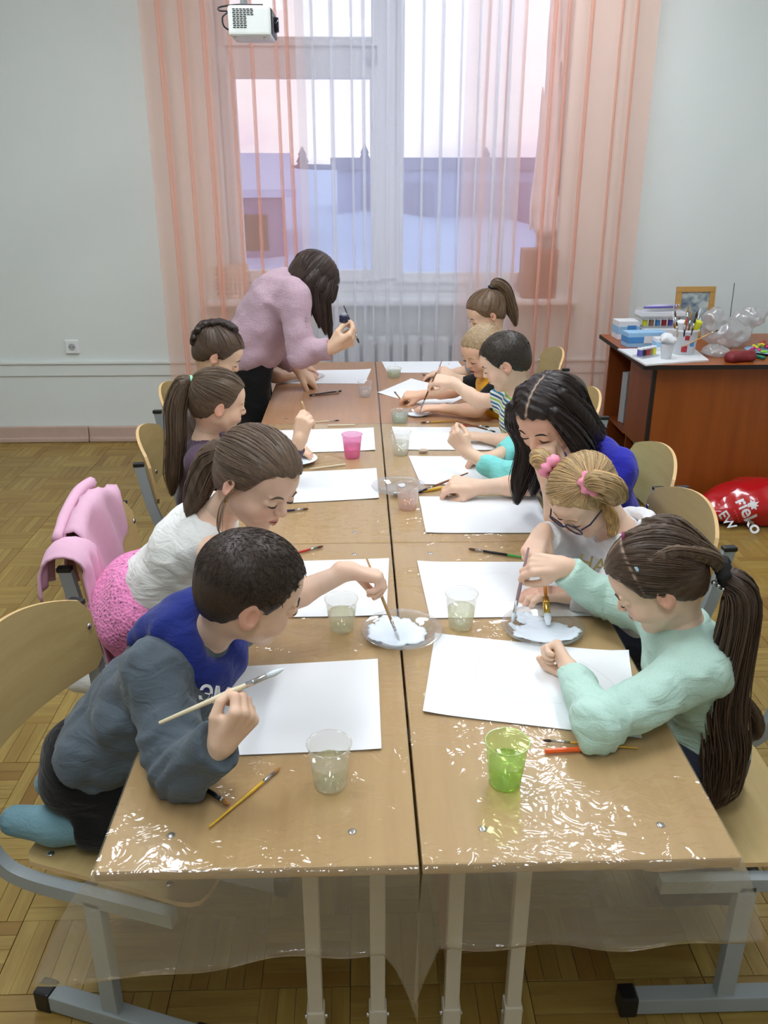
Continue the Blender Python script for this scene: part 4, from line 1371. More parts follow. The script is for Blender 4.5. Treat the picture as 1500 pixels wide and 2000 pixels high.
dpart('edge_band', DX0, DX0 + 0.0025, DY0 + 0.003, DY1, DZ - 0.022, DZ - 0.001, m_edge, 0)
dpart('front_panel', 1.352, 2.50, 3.01, 3.028, 0.03, DZ - 0.022, m_cherry)
dpart('panel_edge', 1.334, 1.350, 3.006, 3.03, 0.03, DZ - 0.022, m_edge)
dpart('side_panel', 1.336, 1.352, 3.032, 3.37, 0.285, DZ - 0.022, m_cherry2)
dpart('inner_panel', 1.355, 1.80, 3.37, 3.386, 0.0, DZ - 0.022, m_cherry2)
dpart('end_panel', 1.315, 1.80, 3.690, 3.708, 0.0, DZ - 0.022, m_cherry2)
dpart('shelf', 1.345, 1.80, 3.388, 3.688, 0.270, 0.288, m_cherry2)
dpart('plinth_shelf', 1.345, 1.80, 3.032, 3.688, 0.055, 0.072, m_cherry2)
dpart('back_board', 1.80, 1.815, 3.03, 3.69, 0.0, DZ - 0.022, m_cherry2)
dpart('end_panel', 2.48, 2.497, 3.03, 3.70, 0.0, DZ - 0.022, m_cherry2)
# things inside the desk
m_print = plain('printed_card', srgb(176, 182, 186), 0.6, 0.1, 40)
bx = empty('cardboard_carton', (1.42, 3.57, 0.289), 0.3, 'grey printed carton standing on the shelf of the brown desk', 'box')
box('carton_body', (0, 0, 0.14), (0.10, 0.05, 0.28), m_print, bx, bev=0.002)
for zz, ww in ((0.10, 0.02), (0.14, 0.016), (0.20, 0.012)):
    box('print_mark', (-0.02, -0.0255, zz), (ww, 0.001, 0.02), m_black, bx)
for k in range(3):
    setp(box('paper_stack', (1.43, 3.53 + 0.003 * k, 0.0735 + 0.009 + k * 0.019), (0.14, 0.17, 0.018), [m_paper, m_print, m_black][k], rot=0.1 * k, bev=0.002),
         ['white stack of paper on the bottom shelf of the brown desk', 'grey folder on the bottom stack inside the brown desk', 'black folder topmost of the stack inside the brown desk'][k], 'folder', 'papers inside the brown desk')

# ---- things on the brown desk
DT = DZ + 0.001
board = empty('drawing_board', (1.44, 3.16, DT), 0.0, 'white drawing board overhanging the corner of the brown desk', 'board')
bm = bmesh.new()
vs = [(1.238, 3.302), (1.262, 2.925), (1.600, 3.02), (1.63, 3.30)]
lo_ = [bm.verts.new((x - 1.44, y - 3.16, 0.0)) for x, y in vs]
hi_ = [bm.verts.new((x - 1.44, y - 3.16, 0.008)) for x, y in vs]
bm.faces.new(list(reversed(lo_))); bm.faces.new(hi_)
for k in range(4):
    bm.faces.new((lo_[k], lo_[(k + 1) % 4], hi_[(k + 1) % 4], hi_[k]))
bmesh.ops.recalc_face_normals(bm, faces=bm.faces)
obj_bm('panel', bm, m_white, board)
tube('rubber_cord', smooth_path([(-0.19, 0.135, 0.0095), (-0.10, 0.145, 0.0095), (0.0, 0.14, 0.0095), (0.15, 0.138, 0.0095)], 5), 0.0016, plain('red_cord', srgb(150, 60, 60), 0.6), board)
BT = DT + 0.0085
def carton(name, c, s, mats, label, rz=0.0, mark=None, group=None, cat='box'):
    o = empty(name, c, rz, label, cat, group)
    box('carton_body', (0, 0, s[2] / 2), s, mats[0], o, bev=0.002)
    if len(mats) > 1:
        box('printed_band', (0, 0, s[2] * 0.5), (s[0] + 0.0016, s[1] + 0.0016, s[2] * 0.42), mats[1], o, bev=0.001)
    if mark is not None:
        box('printed_label', (s[0] * 0.12, -s[1] / 2 - 0.0014, s[2] * 0.52), (s[0] * 0.42, 0.001, s[2] * 0.5), mark, o)
    return o
m_blue = plain('print_blue', srgb(70, 140, 205), 0.45, 0.1, 30)
m_lblue = plain('print_pale_blue', srgb(150, 195, 230), 0.45, 0.1, 30)
m_card = plain('white_carton', srgb(226, 228, 232), 0.5, 0.04, 30)
m_redp = plain('print_red', srgb(170, 40, 50), 0.45, 0.1, 30)
m_yelp = plain('print_yellow', srgb(224, 226, 50), 0.45, 0.06, 30)
m_purp = plain('purple_felt_pen', srgb(96, 84, 170), 0.4, 0.1, 30)
m_lime = plain('lime_foam', srgb(140, 214, 40), 0.6, 0.06, 30)
m_mag = plain('magenta_foam', srgb(226, 50, 140), 0.6, 0.06, 30)
m_clearb = glass_mat('clear_blister', (0.95, 0.96, 0.97), 0.2, 0.1, 0.4)
carton('paint_carton', (1.372, 3.63, DT), (0.12, 0.10, 0.098), (m_card, m_lblue), 'small white and pale blue carton under the pile of paint sets', 0.05, m_blue)
carton('paint_carton', (1.552, 3.60, DT), (0.22, 0.14, 0.062), (m_card, m_redp), 'white carton with a red band under the paint set', 0.0, m_card)
def paint_set(c, rz, cols, label, w=0.21):
    o = empty('paint_set', c, rz, label, 'paint set', 'sets of paint jars')
    box('tray', (0, 0, 0.004), (w, 0.07, 0.008), m_clearb, o, bev=0.002)
    n = len(cols)
    for k, cc in enumerate(cols):
        x = -w / 2 + w / n * (k + 0.5)
        j = lathe('paint_jar', [(0.0125, 0.008), (0.0135, 0.010), (0.0135, 0.036), (0.0115, 0.038)], cc, o, 14, (x, 0, 0), cap1=True)
        lathe('jar_lid', [(0.0142, 0.0385), (0.0142, 0.046), (0.013, 0.0475)], m_card, j, 14, (x, 0, 0), cap1=True)
    return o
paint_set((1.55, 3.60, DT + 0.0645), 0.02, (m_yelp, m_folder, m_blue, m_redp, m_purp, m_lime), 'set of paint jars lying on the white carton')
carton('felt_pen_pack', (1.54, 3.60, DT + 0.114), (0.24, 0.10, 0.050), (m_clearb, m_card), 'clear pack of felt pens on top of the paint jars', 0.03)
for k in range(6):
    setp(tube('felt_pen', [(1.44 + 0.012 * k, 3.575 + 0.010 * k, DT + 0.1725 + 0.0004 * k), (1.60 + 0.01 * k, 3.585 + 0.009 * k, DT + 0.1725 + 0.0004 * k)], 0.0052, m_purp if k % 2 == 0 else m_card, None, 8),
         'purple felt pen lying on the clear pack' if k % 2 == 0 else 'white felt pen lying on the clear pack', 'felt pen', 'felt pens on the pack')
carton('gouache_box', (1.405, 3.415, DT), (0.21, 0.09, 0.075), (m_lblue, m_blue), 'pale blue gouache box behind the white board', 0.10, m_card)
carton('gouache_box', (1.455, 3.265, BT), (0.09, 0.06, 0.062), (m_card, m_lblue), 'small white gouache box standing on the white board', 0.0, m_blue)
paint_set((1.320, 3.10, BT), 0.55, (m_purp, m_black, m_redp, m_folder, m_yelp), 'row of little paint jars on the corner of the white board', 0.12)
# white cup, tub of brushes, leaning brush
wc = empty('plastic_cup', (1.402, 3.055, BT), 0, 'white cup on the white board with crumpled film in it', 'cup')
lathe('cup_wall', [(0.024, 0.0), (0.033, 0.072), (0.0345, 0.073), (0.032, 0.072), (0.023, 0.003)], m_card, wc, 24)
fv = surf([Ell((0, 0, 0.09), (0.034, 0.03, 0.036), None, 0.01), Fun(lambda X, Y, Z, f: 0.006 * wob(X, Y, Z, 90))], 0.004)
fast_mesh('crumpled_film', *fv, m_card, wc)
tb = empty('brush_tub', (1.530, 3.175, BT), 0, 'white plastic tub with red print full of brushes', 'tub')
lathe('tub_wall', [(0.052, 0.0), (0.060, 0.110), (0.063, 0.111), (0.064, 0.122), (0.060, 0.122), (0.057, 0.110), (0.049, 0.004)], m_card, tb, 32)
for a0, z0, s0, mm in ((-1.9, 0.03, 0.028, m_redp), (-1.25, 0.055, 0.022, m_blue), (-1.75, 0.085, 0.020, m_redp)):
    V, Fq = [], []
    for q in range(6):
        for zz in (0, 1):
            a = a0 + (q - 2.5) * s0 / 0.055 / 5
            z = z0 + (zz - 0.5) * s0 * 1.1
            r = 0.0524 + 0.008 * z / 0.11 + 0.0006
            V.append((r * math.cos(a), r * math.sin(a), z))
    for q in range(5): Fq.append((2 * q, 2 * q + 2, 2 * q + 3, 2 * q + 1))
    obj_np('printed_label', V, Fq, mm, tb)
hk = list(HCOL)
for k in range(16):
    a = k * 2.4
    r0, r1 = 0.030, 0.045 + 0.03 * (k % 3) / 2
    p0 = (1.530 + r0 * math.cos(a), 3.175 + r0 * math.sin(a), BT + 0.012)
    lean = 0.040 + 0.045 * ((k * 7) % 5) / 4
    p1 = (1.530 + (0.030 + lean * 0.6) * math.cos(a), 3.175 + (0.030 + lean * 0.6) * math.sin(a), BT + 0.165 + 0.012 * (k % 6))
    brush(p0, p1, 'brush with %s handle standing in the white tub' % ['wooden', 'black', 'dark blue', 'brown', 'golden', 'red'][k % 6],
          ['wood', 'black', 'navy', 'brown', 'gold', 'red'][k % 6], ['hair', 'paint', 'dark', 'tan'][k % 4], 0.0042, 0.14, 0.16, group='brushes standing in the white tub')
for k, (dx, dy) in enumerate(((-0.045, -0.035), (0.045, -0.03))):
    tv = surf([Cone((1.53 + dx * 0.6, 3.175 + dy * 0.5, BT + 0.09), (1.53 + dx, 3.175 + dy, BT + 0.165), 0.014, 0.022, 0.01, flat=True)], 0.005)
    o = setp(fast_mesh('paint_tube', *tv, m_card if k == 0 else m_yelp), 'white paint tube standing in the tub of brushes' if k == 0 else 'yellow paint tube standing in the tub of brushes', 'paint tube')
brush((1.452, 3.00, BT + 0.066), (1.66, 3.10, BT + 0.128), 'long brush leaning across the front of the white tub', 'wood', 'hair', 0.004, 0.1, 0.1)
# picture in a wooden frame, propped against a stack
m_fr = wood('picture_frame_wood', srgb(176, 134, 70), srgb(196, 152, 84), 0.45, 0)
pf = empty('picture_frame', (1.745, 3.640, DT), 0.02, 'small painting of flowers in a light wooden frame propped on the desk', 'picture')
tilt = Matrix.Rotation(-0.10, 3, 'X')
bm = bmesh.new()
for c_, s_ in (((0, 0, 0.255), (0.215, 0.016, 0.030)), ((0, 0, 0.015), (0.215, 0.016, 0.030)), ((-0.0925, 0, 0.135), (0.030, 0.016, 0.21)), ((0.0925, 0, 0.135), (0.030, 0.016, 0.21))):
    add_box(bm, c_, s_, bev=0.003)
bmesh.ops.rotate(bm, verts=bm.verts, matrix=tilt)
obj_bm('frame', bm, m_fr, pf)
def painting():
    t = NT('flower_painting')
    p = t.coord('Object')
    n = t.noise(p, 34, 3)
    c = t.ramp(t.noise(p, 15, 3), [(0.30, srgb(70, 84, 110)), (0.45, srgb(130, 146, 150)), (0.55, srgb(176, 186, 186)), (0.7, srgb(196, 200, 196))])
    c = t.mix(t.ramp(n, [(0.55, (0, 0, 0)), (0.7, (0.8, 0.8, 0.8))]), c, srgb(90, 90, 120))
    return t.done(t.pbsdf(Base_Color=c, Roughness=0.5))
bm = bmesh.new()
add_box(bm, (0, 0.003, 0.135), (0.158, 0.004, 0.212))
bmesh.ops.rotate(bm, verts=bm.verts, matrix=tilt)
obj_bm('canvas', bm, painting(), pf)
# plastic bags
m_bag = glass_mat('grey_clear_bag', (0.86, 0.87, 0.88), 0.42, 0.18, 0.5)
def bag(prims, name, label, amp=0.012, f=42, h=0.008, mat=None):
    v, q = surf(prims + [Fun(lambda X, Y, Z, ff: amp * np.abs(wob(X, Y, Z, f)) - amp * 0.5 + 0.3 * amp * wob(X, Y, Z, f * 2.3))], h, pad=0.04)
    keep = v[:, 2] < DT + 0.001
    v[keep, 2] = DT + 0.001
    return setp(fast_mesh(name, v, q, mat or m_bag), label, 'bag')
bag([Ell((1.80, 3.37, DT + 0.075), (0.105, 0.085, 0.078), None, 0.03), Ell((1.735, 3.36, DT + 0.155), (0.055, 0.05, 0.055), None, 0.04), Ell((1.88, 3.36, DT + 0.06), (0.07, 0.06, 0.05), None, 0.03)], 'plastic_bag', 'crumpled clear plastic bag standing on the brown desk')
bag([Ell((1.985, 3.50, DT + 0.13), (0.085, 0.05, 0.05), None, 0.03), Cone((1.98, 3.50, DT + 0.11), (1.93, 3.49, DT + 0.02), 0.03, 0.045, 0.03), Cone((2.04, 3.50, DT + 0.15), (2.13, 3.49, DT + 0.17), 0.022, 0.008, 0.02)], 'plastic_bag', 'tied clear plastic bag behind the crumpled one')
bag([Ell((1.685, 3.16, DT + 0.022), (0.065, 0.075, 0.026), None, 0.02)], 'plastic_bag', 'flat clear bag of beads lying between the board and the red clay', 0.008, 60, 0.006)
# red clay block, green marker, dish of coloured foam shapes
cv, cq = surf([Cone((1.70, 3.01, DT + 0.022), (1.81, 3.04, DT + 0.022), 0.026, 0.028, 0.01, (0, 1, 0), 1.5), Fun(lambda X, Y, Z, f: 0.003 * wob(X, Y, Z, 70))], 0.005)
cv[:, 2] = np.maximum(cv[:, 2], DT + 0.0005)
setp(fast_mesh('modelling_clay', cv, cq, plain('red_clay', srgb(120, 28, 34), 0.6, 0.1, 60)), 'dark red block of modelling clay on the brown desk', 'clay')
mk = empty('marker_pen', (1.86, 3.09, DT + 0.0095), 0, 'white marker with a green cap beside the red clay', 'marker')
tube('barrel', [(0.0, 0.0, 0), (-0.045, 0.085, 0)], 0.009, m_card, mk, 10)
tube('cap', [(0.024, -0.045, 0), (0.0, 0.0, 0)], 0.0095, plain('green_cap', srgb(30, 120, 90), 0.4), mk, 10)
setp(lathe('saucer', [(0.01, 0.0), (0.07, 0.0), (0.115, 0.012), (0.117, 0.0135), (0.07, 0.003), (0.01, 0.003)], m_lblue, None, 32), 'pale blue saucer holding foam shapes on the brown desk', 'saucer')
bpy.data.objects['saucer'].location = (1.985, 3.22, DT)
fr = random.Random(8)
for k in range(22):
    a, rr = k * 2.4, 0.018 + 0.075 * math.sqrt(k / 22)
    mm, nm = [(m_lime, 'lime green'), (m_mag, 'magenta'), (m_yelp, 'yellow'), (m_redp, 'dark red'), (m_blue, 'blue')][(k * 3) % 5]
    z = DT + 0.018 + (0.022 if k < 8 else 0.0)
    bm = bmesh.new()
    nl = 5
    for q in range(nl):
        b = 2 * math.pi * q / nl
        bmesh.ops.create_uvsphere(bm, u_segments=8, v_segments=6, radius=0.009, matrix=Matrix.Translation((0.009 * math.cos(b), 0.009 * math.sin(b), 0)) @ Matrix.Diagonal((1, 1, 0.7, 1)))
    o = obj_bm('foam_flower', bm, mm, None, True)
    o.location = (1.985 + rr * math.cos(a), 3.22 + rr * math.sin(a), z)
    o.rotation_euler = (fr.uniform(-0.6, 0.6), fr.uniform(-0.6, 0.6), fr.uniform(0, 6))
    setp(o, nm + ' foam flower in the heap on the pale blue saucer', 'foam flower', 'foam flowers on the saucer')
tube_ = setp(tube('knitting_needle', [(1.885, 3.50, DT + 0.003), (1.90, 3.55, DT + 0.30)], 0.002, m_black), 'thin black stick standing behind the clear bags', 'stick')

# ================================================================== red shopping bag on the floor
m_redbag = plain('red_glossy_bag', srgb(186, 16, 26), 0.18, 0.06, 8, 0.25, 24, coat=0.4, bdist=0.006)
rb = empty('shopping_bag', (1.82, 2.80, 0), 0, 'shiny red plastic shopping bag with white lettering on the floor', 'bag')
rp = [Ell((1.90, 2.83, 0.09), (0.26, 0.16, 0.115), None, 0.05), Ell((1.70, 2.82, 0.065), (0.15, 0.13, 0.07), None, 0.06), Cone((1.62, 2.86, 0.06), (1.53, 2.90, 0.03), 0.05, 0.02, 0.05),
      Fun(lambda X, Y, Z, f: 0.007 * wob(X, Y, Z, 17) + 0.004 * wob(X, Y, Z, 37))]
rv, rq = surf(rp, 0.012, pad=0.05)
rv[:, 2] = np.maximum(rv[:, 2], 0.003)
rv = relax(rv, rq, 1)
rv0 = rv - np.array([1.82, 2.80, 0])
fast_mesh('bag_body', rv0, rq, m_redbag, rb)
bvh = BVHTree.FromPolygons([tuple(v) for v in rv], [tuple(int(i) for i in f) for f in rq])
def print_on_bag(body, size, at2, ang, mat, name='lettering', bold=True):
    me = text_mesh(body, size, 0, bold)
    bmx = bmesh.new()
    bmx.from_mesh(me)
    bmesh.ops.triangulate(bmx, faces=bmx.faces)
    bmesh.ops.subdivide_edges(bmx, edges=[e for e in bmx.edges if e.calc_length() > 0.012], cuts=2)
    # print plane faces the side of the bag that is turned to the room
    n = Vector((-0.30, -0.80, 0.52)).normalized()
    ux = Vector((0.93, -0.37, 0.0))
    ux = (ux - n * ux.dot(n)).normalized()
    uy = n.cross(ux)
    ca, sa = math.cos(ang), math.sin(ang)
    for v in bmx.verts:
        x, y = v.co.x * ca - v.co.y * sa, v.co.x * sa + v.co.y * ca
        p = Vector(at2) + ux * x + uy * y
        hit = bvh.ray_cast(p + n * 0.3, -n)
        if hit[0] is not None:
            p = hit[0] + n * 0.0015
        v.co = p - Vector((1.82, 2.80, 0))
    bmesh.ops.triangulate(bmx, faces=bmx.faces)
    return obj_bm(name, bmx, mat, rb)
m_print_w = plain('white_print', srgb(226, 226, 228), 0.35, 0.04, 40)
print_on_bag('rieko', 0.085, (1.765, 2.69, 0.072), -0.98, m_print_w)
print_on_bag('EW', 0.060, (1.668, 2.70, 0.045), -0.85, m_print_w)
print_on_bag('\u2022 \u2022 \u2022 \u2022 \u2022', 0.02, (1.712, 2.70, 0.068), -0.98, plain('pink_print', srgb(220, 120, 120), 0.4), 'small_lettering')
# leaf emblem
bm = bmesh.new()
lf = [(0, 0.030), (0.006, 0.014), (0.016, 0.020), (0.013, 0.008), (0.026, 0.004), (0.014, -0.004), (0.016, -0.014), (0.003, -0.010), (0, -0.026), (-0.003, -0.010), (-0.016, -0.014), (-0.014, -0.004), (-0.026, 0.004), (-0.013, 0.008), (-0.016, 0.020), (-0.006, 0.014)]
n = Vector((-0.30, -0.80, 0.52)).normalized()
ux = Vector((0.93, -0.37, 0.0)); ux = (ux - n * ux.dot(n)).normalized(); uy = n.cross(ux)
cen_ = None
ring = []
for x, y in [(0, 0)] + lf:
    x, y = x * 0.6 + y * 0.8, -x * 0.8 + y * 0.6
    p = Vector((1.775, 2.69, 0.130)) + ux * x * 1.1 + uy * y * 1.1
    h_ = bvh.ray_cast(p + n * 0.3, -n)
    p = (h_[0] if h_[0] is not None else p) + n * 0.0016
    ring.append(bm.verts.new(p - Vector((1.82, 2.80, 0))))
for k in range(16):
    bm.faces.new((ring[0], ring[1 + k], ring[1 + (k + 1) % 16]))
obj_bm('leaf_emblem', bm, m_print_w, rb)

# ================================================================== people
def skin_mat():
    t = NT('skin')
    a = t.n('ShaderNodeAttribute', attribute_name='tint')
    v = t.coord('Object')
    c = t.mix(t.noise(v, 60, 3), a.outputs['Color'], t.mix(1.0, a.outputs['Color'], (0.94, 0.88, 0.86), 'MULTIPLY'))
    return t.done(t.pbsdf(Base_Color=c, Roughness=0.48, Specular_IOR_Level=0.4, Subsurface_Weight=0.12, Subsurface_Radius=(0.012, 0.005, 0.003), Subsurface_Scale=0.6))
m_skin = skin_mat()
def hair_mat():
    t = NT('hair')
    a = t.n('ShaderNodeAttribute', attribute_name='tint')
    v = t.coord('Object')
    n = t.noise(v, 420, 2)
    c = t.mix(n, t.mix(1.0, a.outputs['Color'], (0.75, 0.75, 0.75), 'MULTIPLY'), a.outputs['Color'])
    return t.done(t.pbsdf(Base_Color=c, Roughness=0.42, Specular_IOR_Level=0.35, Normal=t.bump(n, 0.3, 0.001)))
m_hair = hair_mat()
m_lash = plain('lash_dark', srgb(48, 34, 28), 0.7)
m_eye = plain('eye_white', srgb(225, 220, 214), 0.2)
m_iris = plain('eye_iris', srgb(60, 48, 40), 0.15)

_FM = {}
def fabric(name, rgb, kind='jersey', rgb2=None):
    if name in _FM: return _FM[name]
    t = NT(name)
    v = t.coord('Object')
    n = t.noise(v, 25, 4)
    c = t.mix(n, mul(rgb, 0.93), mul(rgb, 1.06))
    if kind == 'fleece':
        c = t.mix(t.ramp(t.noise(v, 480, 3), [(0.35, (0, 0, 0)), (0.65, (1, 1, 1))]), mul(rgb, 0.92), mul(rgb, 1.06))
        nb = t.bump(t.noise(v, 600, 3), 0.25, 0.0015)
    elif kind == 'knit':
        w = t.n('ShaderNodeTexVoronoi', {'Vector': t.n('ShaderNodeMapping', {0: v, 'Scale': (1, 1, 1.6)}).outputs[0], 'Scale': 190}).outputs['Distance']
        c = t.mix(t.ramp(w, [(0.1, (0, 0, 0)), (0.5, (1, 1, 1))]), mul(rgb, 0.80), mul(rgb, 1.06))
        nb = t.bump(w, 0.8, 0.004)
    elif kind == 'lace':
        vv = t.n('ShaderNodeMapping', {0: v, 'Rotation': (0.3, 0.5, 0.2)}).outputs[0]
        w = t.n('ShaderNodeTexVoronoi', {'Vector': vv, 'Scale': 130}).outputs['Distance']
        hole = t.ramp(t.n('ShaderNodeTexVoronoi', {'Vector': vv, 'Scale': 62}).outputs['Distance'], [(0.16, (1, 1, 1)), (0.24, (0, 0, 0))])
        c = t.mix(t.ramp(w, [(0.1, (0, 0, 0)), (0.5, (1, 1, 1))]), mul(rgb, 0.78), mul(rgb, 1.05))
        c = t.mix(hole, c, mul(rgb, 0.30))
        nb = t.bump(w, 0.9, 0.005)
    elif kind == 'stripe':
        sx = t.n('ShaderNodeSeparateXYZ', {0: v})
        ph = t.math('FRACT', t.math('MULTIPLY', t.math('ADD', sx.outputs['Z'], t.math('MULTIPLY', sx.outputs['X'], 0.25)), 22.0))
        c = t.ramp(ph, [(0.0, srgb(226, 230, 226)), (0.16, srgb(226, 230, 226)), (0.17, srgb(40, 120, 150)), (0.33, srgb(40, 120, 150)), (0.34, srgb(226, 230, 226)), (0.5, srgb(226, 230, 226)), (0.51, srgb(150, 190, 70)), (0.66, srgb(150, 190, 70)), (0.67, srgb(226, 230, 226)), (0.82, srgb(226, 230, 226)), (0.83, srgb(40, 80, 110)), (1.0, srgb(40, 80, 110))])
        c.node.color_ramp.interpolation = 'CONSTANT'
        nb = t.bump(t.noise(v, 500, 2), 0.2, 0.001)
    else:
        nb = t.bump(t.noise(v, 500, 2), 0.2, 0.001)
    wr = t.n('ShaderNodeTexNoise', {'Vector': t.n('ShaderNodeMapping', {0: v, 'Scale': (16, 16, 42), 'Rotation': (0.5, 0.3, 0.0)}).outputs[0], 'Scale': 1.0, 'Detail': 3, 'Distortion': 1.0}).outputs['Fac']
    nb = t.n('ShaderNodeBump', {'Height': wr, 'Strength': 0.55 if kind in ('jersey', 'fleece') else 0.25, 'Distance': 0.012, 'Normal': nb}).outputs[0]
    _FM[name] = t.done(t.pbsdf(Base_Color=c, Roughness=0.85, Specular_IOR_Level=0.2, Normal=nb, Sheen_Weight=0.15))
    return _FM[name]

# ---- hands -------------------------------------------------------------------------------------------------
POSES = {   # curl of (index, middle, ring, little): three joint angles each, degrees; thumb polyline in hand space
    'grip': ([(38, 42, 22), (50, 52, 30), (62, 62, 36), (68, 64, 38)], [(0.07, 0.13, 0.05), (0.27, 0.25, 0.15), (0.44, 0.24, 0.27), (0.60, 0.19, 0.33)]),
    'fist': ([(72, 84, 46), (76, 86, 46), (78, 86, 46), (80, 84, 46)], [(0.07, 0.13, 0.05), (0.27, 0.24, 0.18), (0.42, 0.16, 0.30), (0.48, 0.02, 0.33)]),
    'hold': ([(56, 66, 34), (62, 72, 38), (68, 76, 40), (72, 76, 40)], [(0.07, 0.13, 0.05), (0.27, 0.25, 0.13), (0.44, 0.25, 0.22), (0.58, 0.17, 0.27)]),
    'relax': ([(20, 26, 14), (26, 30, 16), (32, 32, 18), (36, 34, 18)], [(0.07, 0.13, 0.04), (0.26, 0.28, 0.10), (0.42, 0.34, 0.16), (0.55, 0.36, 0.20)]),
    'flat': ([(6, 10, 6), (6, 12, 6), (8, 12, 8), (10, 14, 8)], [(0.07, 0.13, 0.03), (0.25, 0.28, 0.05), (0.40, 0.36, 0.07), (0.52, 0.41, 0.08)]),
}
GRIP = {'grip': (0.655, 0.185, 0.345), 'hold': (0.60, 0.20, 0.24), 'relax': (0.70, 0.25, 0.22), 'fist': (0.5, 0.0, 0.2), 'flat': (0.6, 0.1, 0.1)}
def hand_frame(side, d, n):
    d = nrm(d)
    n = np.asarray(n, float)
    n = nrm(n - d * (n @ d))
    th = np.cross(d, n) * (1 if side == 'R' else -1)
    return np.stack([d, th, n])           # rows: along, thumb side, palm side
def hand_prims(side, w, d, n, pose, L):
    M = hand_frame(side, d, n)
    T = lambda p: V3(w) + L * (np.asarray(p) @ M)
    curls, thumb = POSES[pose]
    pr = []
    ys = (0.165, 0.055, -0.055, -0.155)
    xs = (0.50, 0.52, 0.50, 0.455)
    for i in range(4):
        pr.append(Cone(T((0.03, ys[i] * 0.55, 0)), T((xs[i], ys[i], -0.01)), 0.105 * L, 0.083 * L, 0.03 * L))
    pr.append(Cone(T((0.10, 0.02, 0.035)), T((0.40, 0.0, 0.03)), 0.10 * L, 0.10 * L, 0.05 * L))
    pr.append(Cone(T((0.10, 0.12, 0.05)), T((0.30, 0.20, 0.08)), 0.085 * L, 0.07 * L, 0.05 * L))
    pr.append(Cone(T((-0.15, 0, 0)), T((0.10, 0, 0)), 0.125 * L, 0.12 * L, 0.06 * L, M[1], 1.2))
    for i in range(4):
        ln = (0.43, 0.47, 0.44, 0.35)[i]
        p = np.array([xs[i], ys[i], -0.01])
        a = 0.0
        for j, fr in enumerate((0.46, 0.30, 0.24)):
            a += math.radians(curls[i][j])
            q = p + ln * fr * np.array([math.cos(a), -0.04 * (i - 1.2) * (1 - 0.3 * j), math.sin(a)])
            r0, r1 = (0.072, 0.063, 0.058, 0.048)[j:j + 2]
            k = 0.88 if i == 3 else 1.0
            pr.append(Cone(T(p), T(q), r0 * L * k, r1 * L * k, 0.012 * L if j else 0.03 * L))
            p = q
    for j in range(3):
        r0, r1 = (0.088, 0.074, 0.066, 0.054)[j:j + 2]
        pr.append(Cone(T(thumb[j]), T(thumb[j + 1]), r0 * L, r1 * L, 0.035 * L if j == 0 else 0.012 * L))
    return pr, M
def hand_grip(side, w, d, n, pose, L):
    return V3(w) + L * (np.asarray(GRIP[pose]) @ hand_frame(side, d, n))
def wrist_for(side, g, d, n, pose, L):
    return V3(g) - L * (np.asarray(GRIP[pose]) @ hand_frame(side, d, n))

